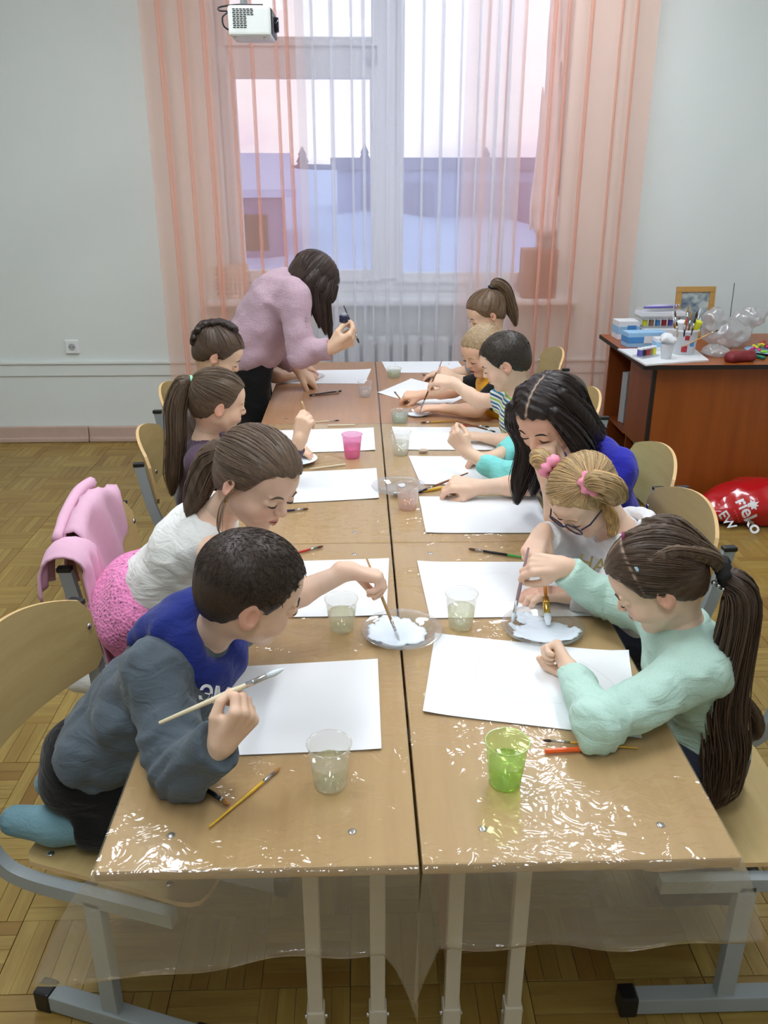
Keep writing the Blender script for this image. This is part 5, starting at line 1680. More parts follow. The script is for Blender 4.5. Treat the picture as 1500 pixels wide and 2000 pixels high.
# ---- heads -------------------------------------------------------------------------------------------------
def head_frame(f, up=(0, 0, 1)):
    f = nrm(f)
    up = np.asarray(up, float)
    u = nrm(up - f * (up @ f))
    l = np.cross(u, f)
    return np.stack([l, f, u])            # rows: left, forward, up
def scalp_prims(T, M, H, t=0.0, k=0.08):
    return [Ell(T((0, -0.045, 0.135)), (np.array([0.355, 0.44, 0.365]) + t) * H, M, k * H),
            Ell(T((0, -0.15, -0.03)), (np.array([0.30, 0.30, 0.31]) + t) * H, M, k * H)]
def head_prims(T, M, H, P):
    k = 0.06 * H
    pr = scalp_prims(T, M, H)
    pr += [Ell(T((0, 0.10, -0.10)), np.array([0.300, 0.285, 0.33]) * H, M, k),
           Cone(T((-0.20, 0.05, -0.24)), T((-0.04, 0.24, -0.40)), 0.105 * H, 0.085 * H, k),
           Cone(T((0.20, 0.05, -0.24)), T((0.04, 0.24, -0.40)), 0.105 * H, 0.085 * H, k),
           Ell(T((0, 0.275, -0.405)), np.array([0.085, 0.08, 0.07]) * H, M, k),
           Ell(T((0.165, 0.215, -0.175)), np.array([0.125, 0.13, 0.12]) * H, M, k),
           Ell(T((-0.165, 0.215, -0.175)), np.array([0.125, 0.13, 0.12]) * H, M, k),
           Ell(T((0, 0.17, 0.14)), np.array([0.29, 0.215, 0.20]) * H, M, k)]
    for s in (-1, 1):
        pr.append(Ell(T((s * 0.150, 0.425, -0.025)), np.array([0.085, 0.062, 0.052]) * H, M, 0.05 * H, 's'))
        pr.append(Ell(T((s * 0.148, 0.322, -0.028)), np.array([0.080, 0.070, 0.056]) * H, M, 0.015 * H))
        pr.append(Cone(T((s * 0.075, 0.385, 0.045)), T((s * 0.21, 0.345, 0.048)), 0.022 * H, 0.02 * H, 0.04 * H))
    pr += [Cone(T((0, 0.365, 0.01)), T((0, 0.432, -0.118)), 0.030 * H, 0.046 * H, 0.035 * H),
           Ell(T((0.042, 0.405, -0.138)), np.array([0.034, 0.04, 0.028]) * H, M, 0.018 * H),
           Ell(T((-0.042, 0.405, -0.138)), np.array([0.034, 0.04, 0.028]) * H, M, 0.018 * H),
           Ell(T((0, 0.325, -0.245)), np.array([0.115, 0.07, 0.075]) * H, M, 0.05 * H)]
    o = 0.02 if P.get('mouth') == 'open' else 0.0
    for a in (-1, 1):
        pr.append(Cone(T((a * 0.085, 0.345, -0.243)), T((a * 0.012, 0.392, -0.228)), 0.014 * H, 0.024 * H, 0.018 * H))
        pr.append(Cone(T((a * 0.075, 0.345, -0.258 - o)), T((0, 0.385, -0.278 - o)), 0.014 * H, 0.028 * H, 0.018 * H))
    for s in (-1, 1):
        ec = T((s * 0.365, -0.055, -0.055))
        Me = np.stack([nrm(M[0] * s + M[1] * -0.35), nrm(M[1] + M[0] * s * 0.35), M[2]])
        pr.append(Ell(ec, np.array([0.030, 0.085, 0.128]) * H, Me, 0.02 * H))
        pr.append(Ell(T((s * 0.400, -0.030, -0.045)), np.array([0.028, 0.048, 0.080]) * H, Me, 0.012 * H, 's'))
    return pr
def hairline(style):
    ys = (-0.60, -0.36, -0.20, -0.13, -0.06, 0.04, 0.10, 0.17, 0.26, 0.34, 0.60)
    return {'boy': (ys, (-0.34, -0.32, -0.24, -0.16, 0.02, 0.02, -0.06, 0.04, 0.22, 0.27, 0.27)),
            'girl': (ys, (-0.36, -0.33, -0.24, -0.16, -0.08, -0.04, -0.03, 0.08, 0.24, 0.29, 0.29))}[style]

def strand_tubes(paths, radii, tints, sides=4):
    """many thin tapered tubes in one numpy mesh; paths: list of (n,3)"""
    VV, QQ, CC, o = [], [], [], 0
    for P_, r, c in zip(paths, radii, tints):
        P_ = np.asarray(P_)
        n = len(P_)
        t = np.gradient(P_, axis=0)
        t /= np.maximum(1e-9, np.linalg.norm(t, axis=1))[:, None]
        ref = np.array([0.31, 0.52, 0.79])
        a = np.cross(t, ref)
        a /= np.maximum(1e-9, np.linalg.norm(a, axis=1))[:, None]
        b = np.cross(t, a)
        rr = np.asarray(r)[:, None] if hasattr(r, '__len__') else np.full((n, 1), r)
        ring = []
        for k in range(sides):
            an = 2 * math.pi * k / sides
            ring.append(P_ + (a * math.cos(an) + b * math.sin(an)) * rr)
        V = np.stack(ring, 1).reshape(-1, 3)
        i = np.arange(n - 1)[:, None] * sides
        kk = np.arange(sides)[None]
        q = np.stack([i + kk, i + (kk + 1) % sides, i + sides + (kk + 1) % sides, i + sides + kk], -1).reshape(-1, 4)
        VV.append(V); QQ.append(q + o); o += len(V)
        CC.append(np.tile(np.asarray(c)[None], (len(V), 1)))
    return np.concatenate(VV), np.concatenate(QQ), np.concatenate(CC)

def make_hair(root, T, M, H, C, sp, res, rng):
    """sp: dict(line, t, col, tie=(local point)|None, parts=[...], n strands)"""
    col = np.array(srgb(*sp['col']))
    t = sp.get('t', 0.03)
    ysl, zsl = hairline(sp.get('line', 'girl'))
    lift = sp.get('lift', 0.0)
    parts = sp.get('parts', [])
    def loc(X, Y, Z):
        x, y, z = (X - C[0]) / H, (Y - C[1]) / H, (Z - C[2]) / H
        return [x * M[i][0] + y * M[i][1] + z * M[i][2] for i in range(3)]
    def g_of(x, y, z):
        return z - np.interp(y, ysl, zsl) - lift - 0.02 * np.sin(x * 40) * np.sin(y * 37)
    sd = rng.uniform(0, 6)
    tie = sp.get('tie')
    def cut(X, Y, Z, f):
        x, y, z = loc(X, Y, Z)
        g = g_of(x, y, z)
        S = np.clip(g / 0.07 + 0.5, 0, 1)
        S = S * S * (3 - 2 * S)
        d = (1 - S) * (t + 0.035) * H
        if tie is not None:
            tx, ty, tz = tie
            L = math.sqrt(tx * tx + ty * ty + tz * tz)
            ux, uy, uz = tx / L, ty / L, tz / L
            e1 = nrm(np.cross((ux, uy, uz), (0.2, 0.3, 0.9)))
            e2 = np.cross((ux, uy, uz), e1)
            ph = np.arctan2(x * e2[0] + y * e2[1] + z * e2[2], x * e1[0] + y * e1[1] + z * e1[2])
            d = d + H * 0.0035 * np.sin(ph * 34 + 2 * np.sin(ph * 5 + sd)) * S
        elif sp.get('line') == 'boy':
            d = d + H * 0.0025 * wob(X, Y, Z, 500, sd) * S
        else:
            d = d + H * 0.007 * np.sin(y * 70 + 6 * np.sin(x * 6 + sd) + 3 * z) * S
        for (pt, nx) in parts:
            q = np.abs((x - pt[0]) * nx[0] + (y - pt[1]) * nx[1] + (z - pt[2]) * nx[2])
            d = d + H * 0.018 * np.clip(1 - q / 0.022, 0, 1)
        return d.astype(np.float32)
    pr = scalp_prims(T, M, H, t) + [Ell(T(c), np.asarray(r) * H, M, 0.05 * H) for c, r in sp.get('bulk', [])] + [Fun(cut)]
    V, Q = surf(pr, res, pad=0.01)
    x, y, z = [np.asarray(v) for v in loc(V[:, 0], V[:, 1], V[:, 2])]
    ang = np.arctan2(x - 0.0, z + 0.2) if tie is None else np.arctan2(x - tie[0], z - tie[2] + 1e-3)
    shade = 1 + 0.22 * np.sin(ang * 47 + 3 * np.sin(y * 9)) * np.sin(ang * 19 + sd) + 0.10 * rng.standard_normal(len(V))
    if sp.get('line') == 'boy':
        shade = 1 + 0.18 * rng.standard_normal(len(V))
    c = col[None] * np.clip(shade, 0.5, 1.6)[:, None]
    for (pt, nx) in parts:
        q = np.abs((x - pt[0]) * nx[0] + (y - pt[1]) * nx[1] + (z - pt[2]) * nx[2])
        lim = (y > sp.get('part_y', -0.2)) & (z > 0.05)
        w = (np.clip(1 - q / 0.016, 0, 1) * lim)[:, None]
        c = c * (1 - w) + np.array(srgb(206, 176, 152))[None] * w
    meshes = [(V, Q, c)]
    # strands over the cap
    n = sp.get('n', 0)
    if n:
        E = np.array([0.355, 0.44, 0.365]) + t + 0.004
        cc = np.array([0, -0.045, 0.135])
        paths, rad, tin = [], [], []
        tries = 0
        while len(paths) < n and tries < n * 30:
            tries += 1
            s = nrm(rng.standard_normal(3))
            p = cc + E * s
            if g_of(p[0], p[1], p[2]) < 0.03 or p[2] < -0.25: continue
            if any(abs((p - np.array(pt)) @ np.array(nx)) < 0.03 for pt, nx in parts): continue
            if tie is not None:
                e = nrm((np.array(tie) - cc) / E)
                om = math.acos(np.clip(s @ e, -1, 1))
                if om < 0.1 or om > 2.7: continue
                us = np.linspace(0, 1, 9)
                dirs = np.stack([(math.sin((1 - u) * om) * s + math.sin(u * om) * e) / math.sin(om) for u in us])
            else:                     # hanging hair: fall from the parting round the side
                us = np.linspace(0, 1, 9)
                down = nrm(np.array([np.sign(s[0] - sp.get('px', 0)) * 0.8, s[1] * 0.6 - 0.25, -0.55]))
                om = math.acos(np.clip(s @ down, -1, 1))
                if om < 0.1: continue
                dirs = np.stack([(math.sin((1 - u) * om) * s + math.sin(u * om) * down) / math.sin(om) for u in us])
            pts = cc + E * dirs * (1 + 0.012 * np.sin(np.pi * us)[:, None] + 0.004 * rng.standard_normal())
            gg = np.array([g_of(*q) for q in pts])
            if (gg < -0.03).any(): 
                k = int(np.argmax(gg < -0.03))
                if k < 4: continue
                pts = pts[:k]
            W_ = np.stack([T(q) for q in pts])
            paths.append(W_)
            m = len(W_)
            rad.append(H * 0.0062 * np.sin(np.linspace(0.25, np.pi - 0.25, m)))
            tin.append(col * float(np.clip(1 + 0.30 * rng.standard_normal(), 0.45, 1.75)))
        if paths:
            meshes.append(strand_tubes(paths, rad, tin))
    if sp.get('short'):                # cropped hair: short tufts combed away from the crown
        E = np.array([0.355, 0.44, 0.365]) + t
        cc = np.array([0, -0.045, 0.135])
        crown = nrm(np.array([0.05, -0.45, 0.8]))
        paths, rad, tin = [], [], []
        for _ in range(sp['short'] * 3):
            if len(paths) >= sp['short']: break
            s = nrm(rng.standard_normal(3))
            p = cc + E * s
            if g_of(p[0], p[1], p[2]) < 0.02 or p[2] < -0.22: continue
            away = s - crown * (s @ crown)
            away = nrm(away + 0.25 * rng.standard_normal(3))
            away = nrm(away - s * (away @ s))
            ln = sp.get('slen', 0.11)
            pts = [cc + E * nrm(s + away * ln * u) * (0.985 + 0.030 * u) for u in (0, 0.5, 1.0)]
            paths.append(np.stack([T(q) for q in pts]))
            rad.append(H * np.array([0.0045, 0.0040, 0.001]))
            tin.append(col * float(np.clip(1 + 0.16 * rng.standard_normal(), 0.6, 1.5)))
        meshes.append(strand_tubes(paths, rad, tin, 3))
    Vs, Qs, Cs, o = [], [], [], 0
    for v, q, cc_ in meshes:
        Vs.append(v); Qs.append(q + o); Cs.append(cc_); o += len(v)
    return fast_mesh('hair', np.concatenate(Vs), np.concatenate(Qs), m_hair, root, np.concatenate(Cs))

def hair_lock(root, name, pts, rads, colrgb, rng, n=60, res=0.006, spread=1.0, wave=0.004, core=True, thick=1.0):
    """ponytail / lock: solid core plus a bundle of strands along pts (world points)"""
    col = np.array(srgb(*colrgb))
    pts = np.array([tuple(p) for p in smooth_path([tuple(p) for p in pts], 6)])
    rr = np.interp(np.linspace(0, 1, len(pts)), np.linspace(0, 1, len(rads)), rads)
    meshes = []
    if core:
        pr = [Cone(pts[i], pts[i + 1], rr[i] * 0.80, rr[i + 1] * 0.80, 0.01) for i in range(len(pts) - 1)]
        sd = rng.uniform(0, 6)
        pr.append(Fun(lambda X, Y, Z, f: 0.0022 * np.sin(X * 330 + Y * 260 + 4 * np.sin(Z * 14 + sd))))
        V, Q = surf(pr, res)
        sh = 0.75 + 0.2 * np.sin(V[:, 0] * 420 + V[:, 1] * 350 + 3 * np.sin(V[:, 2] * 20))
        meshes.append((V, Q, col[None] * sh[:, None]))
    t = np.gradient(pts, axis=0)
    t /= np.linalg.norm(t, axis=1)[:, None]
    a = np.cross(t, np.array([0.2, 0.9, 0.35])); a /= np.linalg.norm(a, axis=1)[:, None]
    b = np.cross(t, a)
    paths, rad, tin = [], [], []
    u = np.linspace(0, 1, len(pts))
    for k in range(n):
        an, q = rng.uniform(0, 2 * math.pi), math.sqrt(rng.uniform(0.45, 1.0))
        tw = rng.uniform(-0.5, 0.5)
        off = rr * q * (1 + (spread - 1) * u)
        w = wave * np.sin(u * rng.uniform(4, 9) + rng.uniform(0, 6)) * u
        P_ = pts + a * (np.cos(an + tw * u) * off + w)[:, None] + b * (np.sin(an + tw * u) * off + w)[:, None]
        m = len(P_) if rng.uniform() > 0.35 else max(5, int(len(P_) * rng.uniform(0.75, 1.0)))
        P_ = P_[:m]
        paths.append(P_)
        r0 = rng.uniform(0.0010, 0.0022) * thick
        rad.append(r0 * np.clip(np.sin(np.linspace(0.3, np.pi - 0.08, m)) * 1.3, 0.15, 1))
        tin.append(col * float(np.clip(1 + 0.30 * rng.standard_normal(), 0.4, 1.9)))
    if n:
        meshes.append(strand_tubes(paths, rad, tin))
    Vs, Qs, Cs, o = [], [], [], 0
    for v, q, c in meshes:
        Vs.append(v); Qs.append(q + o); Cs.append(c); o += len(v)
    return fast_mesh(name, np.concatenate(Vs), np.concatenate(Qs), m_hair, root, np.concatenate(Cs))

def ring_mesh(root, name, c, axis, r, rt, mat, n=20, m=8, puff=0.0):
    axis = nrm(axis)
    a = nrm(np.cross(axis, (0.3, 0.2, 0.9)))
    b = np.cross(axis, a)
    V, Q = [], []
    for i in range(n):
        th = 2 * math.pi * i / n
        d = a * math.cos(th) + b * math.sin(th)
        k = 1 + puff * math.sin(th * 7)
        for j in range(m):
            ps = 2 * math.pi * j / m
            V.append(V3(c) + d * (r + rt * k * math.cos(ps)) + axis * rt * k * math.sin(ps))
    for i in range(n):
        for j in range(m):
            Q.append((i * m + j, ((i + 1) % n) * m + j, ((i + 1) % n) * m + (j + 1) % m, i * m + (j + 1) % m))
    return obj_np(name, V, Q, mat, root)

# ---- whole figures -----------------------------------------------------------------------------------------
def lerp(a, b, t): return V3(a) * (1 - t) + V3(b) * t
def person(P):
    rng = np.random.default_rng(P.get('seed', 1))
    rs = P.get('res', 1.0)
    b = P.get('b', 1.0)
    H = P['H']
    C = V3(P['head'])
    M = head_frame(P['f'], P.get('up', (0, 0, 1)))
    T = lambda p: C + H * (np.asarray(p, float) @ M)
    nb, pv = V3(P['neck']), V3(P['pelvis'])
    sh = {'R': V3(P['shR']), 'L': V3(P['shL'])}
    el = {'R': V3(P['elR']), 'L': V3(P['elL'])}
    HL = P.get('hand', 0.130)
    hands, wr = {}, {}
    for s in 'RL':
        h = dict(P['h' + s])
        if 'g' in h:
            h['w'] = wrist_for(s, h['g'], h['d'], h['n'], h['pose'], HL)
        hands[s] = h
        wr[s] = V3(h['w'])
    lat = nrm(sh['L'] - sh['R'])
    fwd = nrm(np.cross(lat, nb - pv)) * 1.0
    root = empty('person', (float(pv[0]), float(pv[1]), 0.0), 0, P['label'], 'person')
    kids = []
    skin = np.array(srgb(*P.get('skin', (234, 200, 172))))
    # --- body surface: torso, neck, arms, legs
    base = [Cone(pv, lerp(pv, nb, 0.72), 0.072 * b, 0.070 * b, 0.03, lat, 1.4),
            Cone(lerp(sh['R'], sh['L'], 0.14), lerp(sh['R'], sh['L'], 0.86), 0.036 * b, 0.036 * b, 0.04),
            Cone(lerp(pv, nb, 0.72), nb, 0.060 * b, 0.036 * b, 0.04, lat, 1.3),
            Cone(nb, T((0, -0.10, -0.18)), 0.036 * b + 0.006 * (b > 1.2), 0.040 * b, 0.03)]
    for s in 'RL':
        base += [Cone(sh[s], el[s], 0.035 * b, 0.028 * b, 0.025), Cone(el[s], lerp(el[s], wr[s], 0.35), 0.029 * b, 0.029 * b, 0.02),
                 Cone(lerp(el[s], wr[s], 0.35), wr[s], 0.029 * b, 0.0185 * b, 0.015)]
    legs = {}
    for s in 'RL':
        k = 1 if s == 'L' else -1
        hip = pv + lat * 0.062 * b * k
        kn, an = V3(P['kn' + s]), V3(P['an' + s])
        toe = V3(P['toe' + s]) if 'toe' + s in P else an + nrm(np.array([fwd[0], fwd[1], -0.25])) * 0.13 * b
        legs[s] = (hip, kn, an, toe)
        base += [Cone(hip, kn, 0.058 * b, 0.042 * b, 0.03), Cone(kn, an, 0.042 * b, 0.028 * b, 0.02), Cone(an, toe, 0.030 * b, 0.024 * b, 0.02)]
    parts = [surf(base, 0.0085 * rs)]
    hp = head_prims(T, M, H, P) + [Cone(T((0, -0.09, -0.20)), lerp(T((0, -0.10, -0.18)), nb, 0.75), 0.0415 * b, 0.0385 * b, 0.03)]
    hv, hq = surf(hp, 0.0030 * rs, pad=0.006)
    hv = relax(hv, hq, 1, 0.4)
    parts.append((hv, hq))
    nhead = (len(parts[0][0]), len(hv))
    for s in 'RL':
        h = hands[s]
        pr, _ = hand_prims(s, wr[s], h['d'], h['n'], h['pose'], HL)
        pr.append(Cone(lerp(el[s], wr[s], 0.6), wr[s], 0.0245 * b, 0.0188 * b, 0.012))
        parts.append(surf(pr, 0.0028 * max(1.0, rs * 0.9), pad=0.006))
    V, Q = join_np(parts)
    col = np.tile(skin[None], (len(V), 1))
    # face colouring: lips, cheeks, ears, nostrils
    loc = ((V - C) / H) @ M.T
    x, y, z = loc[:, 0], loc[:, 1], loc[:, 2]
    inh = np.zeros(len(V), bool)
    inh[nhead[0]:nhead[0] + nhead[1]] = True
    def tintw(w, c):
        nonlocal col
        w = (np.clip(w, 0, 1) * inh)[:, None]
        col = col * (1 - w) + np.array(srgb(*c))[None] * w
    fr = (y > 0.1)
    tintw(0.38 * np.exp(-(((np.abs(x) - 0.19) / 0.09) ** 2 + ((z + 0.17) / 0.09) ** 2)) * fr, (222, 140, 124))
    tintw(0.25 * np.exp(-((x / 0.06) ** 2 + ((z + 0.12) / 0.05) ** 2)) * (y > 0.38), (220, 140, 120))
    tintw(0.45 * ((np.abs(x) > 0.335) & (z < 0.1) & (y < 0.08)), (216, 128, 108))
    o = 0.02 if P.get('mouth') == 'open' else 0.0
    lipw = np.clip(1.6 - (((x / 0.088) ** 2) * 1.2 + ((z + 0.252 + o / 2) / (0.036 + o)) ** 2) * 1.25, 0, 0.75) * (y > 0.32)
    tintw(lipw, (192, 104, 98))
    tintw(0.8 * np.exp(-(((np.abs(x) - 0.032) / 0.014) ** 2 + ((z + 0.166) / 0.010) ** 2)) * (y > 0.36), (120, 66, 56))
    # hands a touch redder at the finger ends
    for s in 'RL':
        h = hands[s]
        dd = (V - wr[s]) @ nrm(h['d'])
        rr = np.linalg.norm(V - wr[s], axis=1)
        w = np.clip((dd - HL * 0.55) / (HL * 0.3), 0, 1) * (rr < HL * 1.2) * 0.30
        col = col * (1 - w[:, None]) + np.array(srgb(218, 140, 122))[None] * w[:, None]
    body = fast_mesh('body', V, Q, m_skin, None, col)
    kids.append(body)
    # --- facial features laid on the head surface
    bvh = BVHTree.FromPolygons([tuple(v) for v in hv], [tuple(int(i) for i in f) for f in hq])
    def on_face(px_, pz_, off=0.0):
        o_ = T((px_, 0.8, pz_))
        hit = bvh.ray_cast(Vector(o_), Vector(-M[1]))
        if hit[0] is None: return T((px_, 0.33, pz_)) + M[1] * off
        return np.array(hit[0]) + M[1] * off
    if P.get('face', True):
        lidz = P.get('lid', -0.014)
        hc = P['hair']['col']
        mb = plain('brow_%d_%d_%d' % hc, mul(srgb(*hc), 0.8), 0.8)
        for s in (-1, 1):
            pts = [on_face(s * 0.148 + a * 0.066, -0.034 + lidz * (1 - a * a) * 1.0 - 0.006 * abs(a), 0.0004) for a in np.linspace(-1, 1, 9)]
            kids.append(tube('eyelashes', pts, [H * (0.005 + 0.007 * math.sin(math.pi * i / 8)) for i in range(9)], m_lash, None, 6))
            if lidz > 0:
                ec = on_face(s * 0.148, -0.040, -H * 0.0085)
                bm = bmesh.new()
                bmesh.ops.create_uvsphere(bm, u_segments=14, v_segments=10, radius=H * 0.020, matrix=Matrix.Translation(ec))
                kids.append(obj_bm('eye', bm, m_iris, None, True))
            pts = [on_face(s * 0.148 + s * a * 0.075, 0.052 + 0.020 * (1 - (a + 0.15) ** 2), 0.0002) for a in np.linspace(-1, 1, 9)]
            kids.append(tube('eyebrow', pts, [H * (0.004 + 0.008 * math.sin(math.pi * (i + 0.6) / 9)) for i in range(9)], mb, None, 6))
        w_ = 0.080
        if P.get('mouth') == 'open':
            pts = [on_face(a * w_, -0.258 + 0.010 * a * a, -0.0002) for a in np.linspace(-1, 1, 9)]
            kids.append(tube('mouth_line', pts, [H * (0.004 + 0.018 * math.sin(math.pi * i / 8)) for i in range(9)], plain('mouth_dark', srgb(96, 40, 40), 0.5), None, 6))
        else:
            pts = [on_face(a * w_, -0.252 + 0.004 * a * a, 0.0001) for a in np.linspace(-1, 1, 9)]
            kids.append(tube('mouth_line', pts, [H * (0.0022 + 0.0035 * math.sin(math.pi * i / 8)) for i in range(9)], plain('mouth_dark', srgb(96, 40, 40), 0.5), None, 6))
    # --- hair
    hs = P['hair']
    kids.append(make_hair(None, T, M, H, C, hs, 0.0036 * rs, rng))
    # --- clothes
    ch = lerp(pv, nb, 0.72)
    for g in P['clothes']:
        pr = []
        off = g.get('off', 0.012)
        am = g.get('fold', 0.0035)
        sdv = rng.uniform(0, 6)
        if g['type'] == 'top':
            lo = lerp(pv, nb, g.get('hem', 0.0))
            gr = g.get('girth', 1.0)
            pr += [Cone(lo, ch, (0.080 * b + off) * gr, (0.074 * b + off) * gr, 0.03, lat, 1.36),
                   Cone(lerp(sh['R'], sh['L'], 0.10 if g.get('sleeve', 1) > 0 else 0.2), lerp(sh['R'], sh['L'], 0.90 if g.get('sleeve', 1) > 0 else 0.8), 0.040 * b + off, 0.040 * b + off, 0.05),
                   Cone(ch, lerp(ch, nb, 0.86), 0.062 * b + off, 0.036 * b + off, 0.04, lat, 1.25)]
            for s in 'RL':
                e = g.get('sleeve', 1.9)
                so = off * g.get('so', 1.0)
                if e > 0:
                    e1 = min(1.0, e)
                    pr.append(Cone(sh[s], lerp(sh[s], el[s], e1), 0.038 * b + so, (0.038 - 0.006 * e1) * b + so, 0.035, flat=e <= 1))
                if e > 1:
                    t_ = e - 1
                    pr.append(Cone(el[s], lerp(el[s], wr[s], t_), 0.032 * b + so, (0.030 - 0.009 * t_) * b + so, 0.02, flat=True))
                    if g.get('cuff', True):
                        pr.append(Cone(lerp(el[s], wr[s], t_ - 0.16), lerp(el[s], wr[s], t_), (0.029 - 0.009 * t_) * b + so + 0.002, (0.028 - 0.009 * t_) * b + so + 0.002, 0.004, flat=True))
            sl = {s: (el[s], nrm(el[s] - sh[s])) for s in 'RL'}
            def folds(X, Y, Z, f, am=am, sdv=sdv):
                dsp = am * wob(X, Y, Z, 38, sdv) + am * 0.5 * wob(X, Y, Z, 85, sdv + 2)
                for s in 'RL':
                    e_, ax = sl[s]
                    q = np.sqrt((X - e_[0]) ** 2 + (Y - e_[1]) ** 2 + (Z - e_[2]) ** 2)
                    al = (X - e_[0]) * ax[0] + (Y - e_[1]) * ax[1] + (Z - e_[2]) * ax[2]
                    dsp = dsp + am * 1.1 * np.exp(-(q / 0.075) ** 2) * np.sin(al * 210 + 2 * np.sin(X * 60))
                return dsp.astype(np.float32)
            pr.append(Fun(folds))
            ax = nrm(ch - pv)
            pr.append(Half(lerp(pv, nb, g.get('hem', 0.0)) - ax * g.get('hemdrop', 0.055) * b, -ax, 0.006))
            if g.get('neckcut'):
                q, r = g['neckcut']
                pr.append(Ell(nb + V3(q), (r, r, r), None, 0.006, 's'))
        elif g['type'] == 'bottom':
            pr += [Cone(pv - lat * 0.03 * b, pv + lat * 0.03 * b, 0.085 * b + off, 0.085 * b + off, 0.03)]
            e = g.get('len', 1.9)
            for s in 'RL':
                hip, kn, an, toe = legs[s]
                pr.append(Cone(hip, lerp(hip, kn, min(1, e)), 0.064 * b + off, 0.048 * b + off, 0.03))
                if e > 1:
                    pr.append(Cone(kn, lerp(kn, an, e - 1), 0.048 * b + off, 0.034 * b + off, 0.02, flat=True))
            pr.append(Fun(lambda X, Y, Z, f, am=am, sdv=sdv: (am * wob(X, Y, Z, 40, sdv)).astype(np.float32)))
        elif g['type'] == 'skirt':
            r_, l_ = legs['R'], legs['L']
            pr += [Cone(lerp(pv, nb, 0.10), pv, 0.082 * b + off, 0.100 * b + off, 0.03, lat, 1.3),
                   Cone(pv, lerp((r_[1] + l_[1]) / 2, pv, 0.15), 0.100 * b + off, 0.105 * b + off, 0.03, lat, 1.35),
                   Fun(lambda X, Y, Z, f, am=am, sdv=sdv: (am * wob(X, Y, Z, 34, sdv)).astype(np.float32))]
        elif g['type'] == 'socks':
            for s in 'RL':
                hip, kn, an, toe = legs[s]
                pr = [Cone(lerp(kn, an, 0.74), an, 0.034 * b + 0.004, 0.032 * b + 0.004, 0.02), Cone(an, toe, 0.034 * b + 0.003, 0.027 * b + 0.003, 0.02)]
                vv, qq = surf(pr, 0.006 * rs)
                kids.append(fast_mesh('sock', vv, qq, g['mat'], None))
            continue
        elif g['type'] == 'prims':
            pr = g['fn'](dict(T=T, M=M, H=H, nb=nb, pv=pv, sh=sh, el=el, wr=wr, lat=lat, fwd=fwd, ch=ch, b=b))
        vv, qq = surf(pr, g.get('res', 0.0065) * rs)
        vv = relax(vv, qq, 1, 0.4)
        kids.append(fast_mesh(g['name'], vv, qq, g['mat'], None))
    ctx = dict(root=root, T=T, M=M, H=H, C=C, nb=nb, pv=pv, sh=sh, el=el, wr=wr, lat=lat, fwd=fwd, ch=ch, b=b, rng=rng, kids=kids, HL=HL, hands=hands, on_face=on_face, legs=legs)
    if 'extra' in P:
        P['extra'](ctx)
    off_ = Vector(root.location)
    for k in kids:
        k.parent = root
        k.location = k.location - off_
    for ch_, pa_ in ctx.get('subs', []):          # pieces that belong to a garment or lock of hair
        ch_.parent = pa_
        ch_.location = ch_.location + off_
    return ctx

# ---------------------------------------------------------------- wardrobe
f_grey = fabric('grey_fleece', srgb(84, 94, 102), 'fleece')
f_navy = fabric('royal_blue_hood', srgb(30, 44, 120), 'fleece')
f_black = fabric('black_cloth', srgb(18, 18, 20))
f_teal = fabric('teal_sock', srgb(112, 148, 158), 'fleece')
f_white = fabric('white_jersey', srgb(232, 232, 228))
f_pinkk = fabric('pink_lace_knit', srgb(236, 140, 190), 'lace')
f_purple = fabric('dark_purple_jersey', srgb(88, 68, 86), 'fleece')
f_brown = fabric('brown_cloth', srgb(96, 74, 66))
f_mauve = fabric('dusty_pink_knit', srgb(196, 166, 178), 'knit')
f_mint = fabric('mint_fleece', srgb(188, 220, 206), 'fleece')
f_hood2 = fabric('white_sweatshirt', srgb(222, 222, 224), 'fleece')
f_blue = fabric('royal_blue_dress', srgb(44, 44, 168))
f_turq = fabric('turquoise_jersey', srgb(128, 212, 206))
f_strp = fabric('striped_tee', (0.8, 0.8, 0.8), 'stripe')
f_yel = fabric('yellow_tee', srgb(236, 170, 28))
f_lgrey = fabric('light_grey_tee', srgb(158, 164, 168), 'fleece')
f_dark = fabric('dark_trousers', srgb(46, 48, 62))
f_shoe = fabric('dark_shoe', srgb(40, 38, 44))
SEATED = lambda x, y, sx, z=0.46: dict(knR=(x + sx * 0.30, y - 0.07 * sx, z), knL=(x + sx * 0.30, y + 0.07 * sx, z), anR=(x + sx * 0.16, y - 0.07 * sx, 0.09), anL=(x + sx * 0.16, y + 0.07 * sx, 0.09))

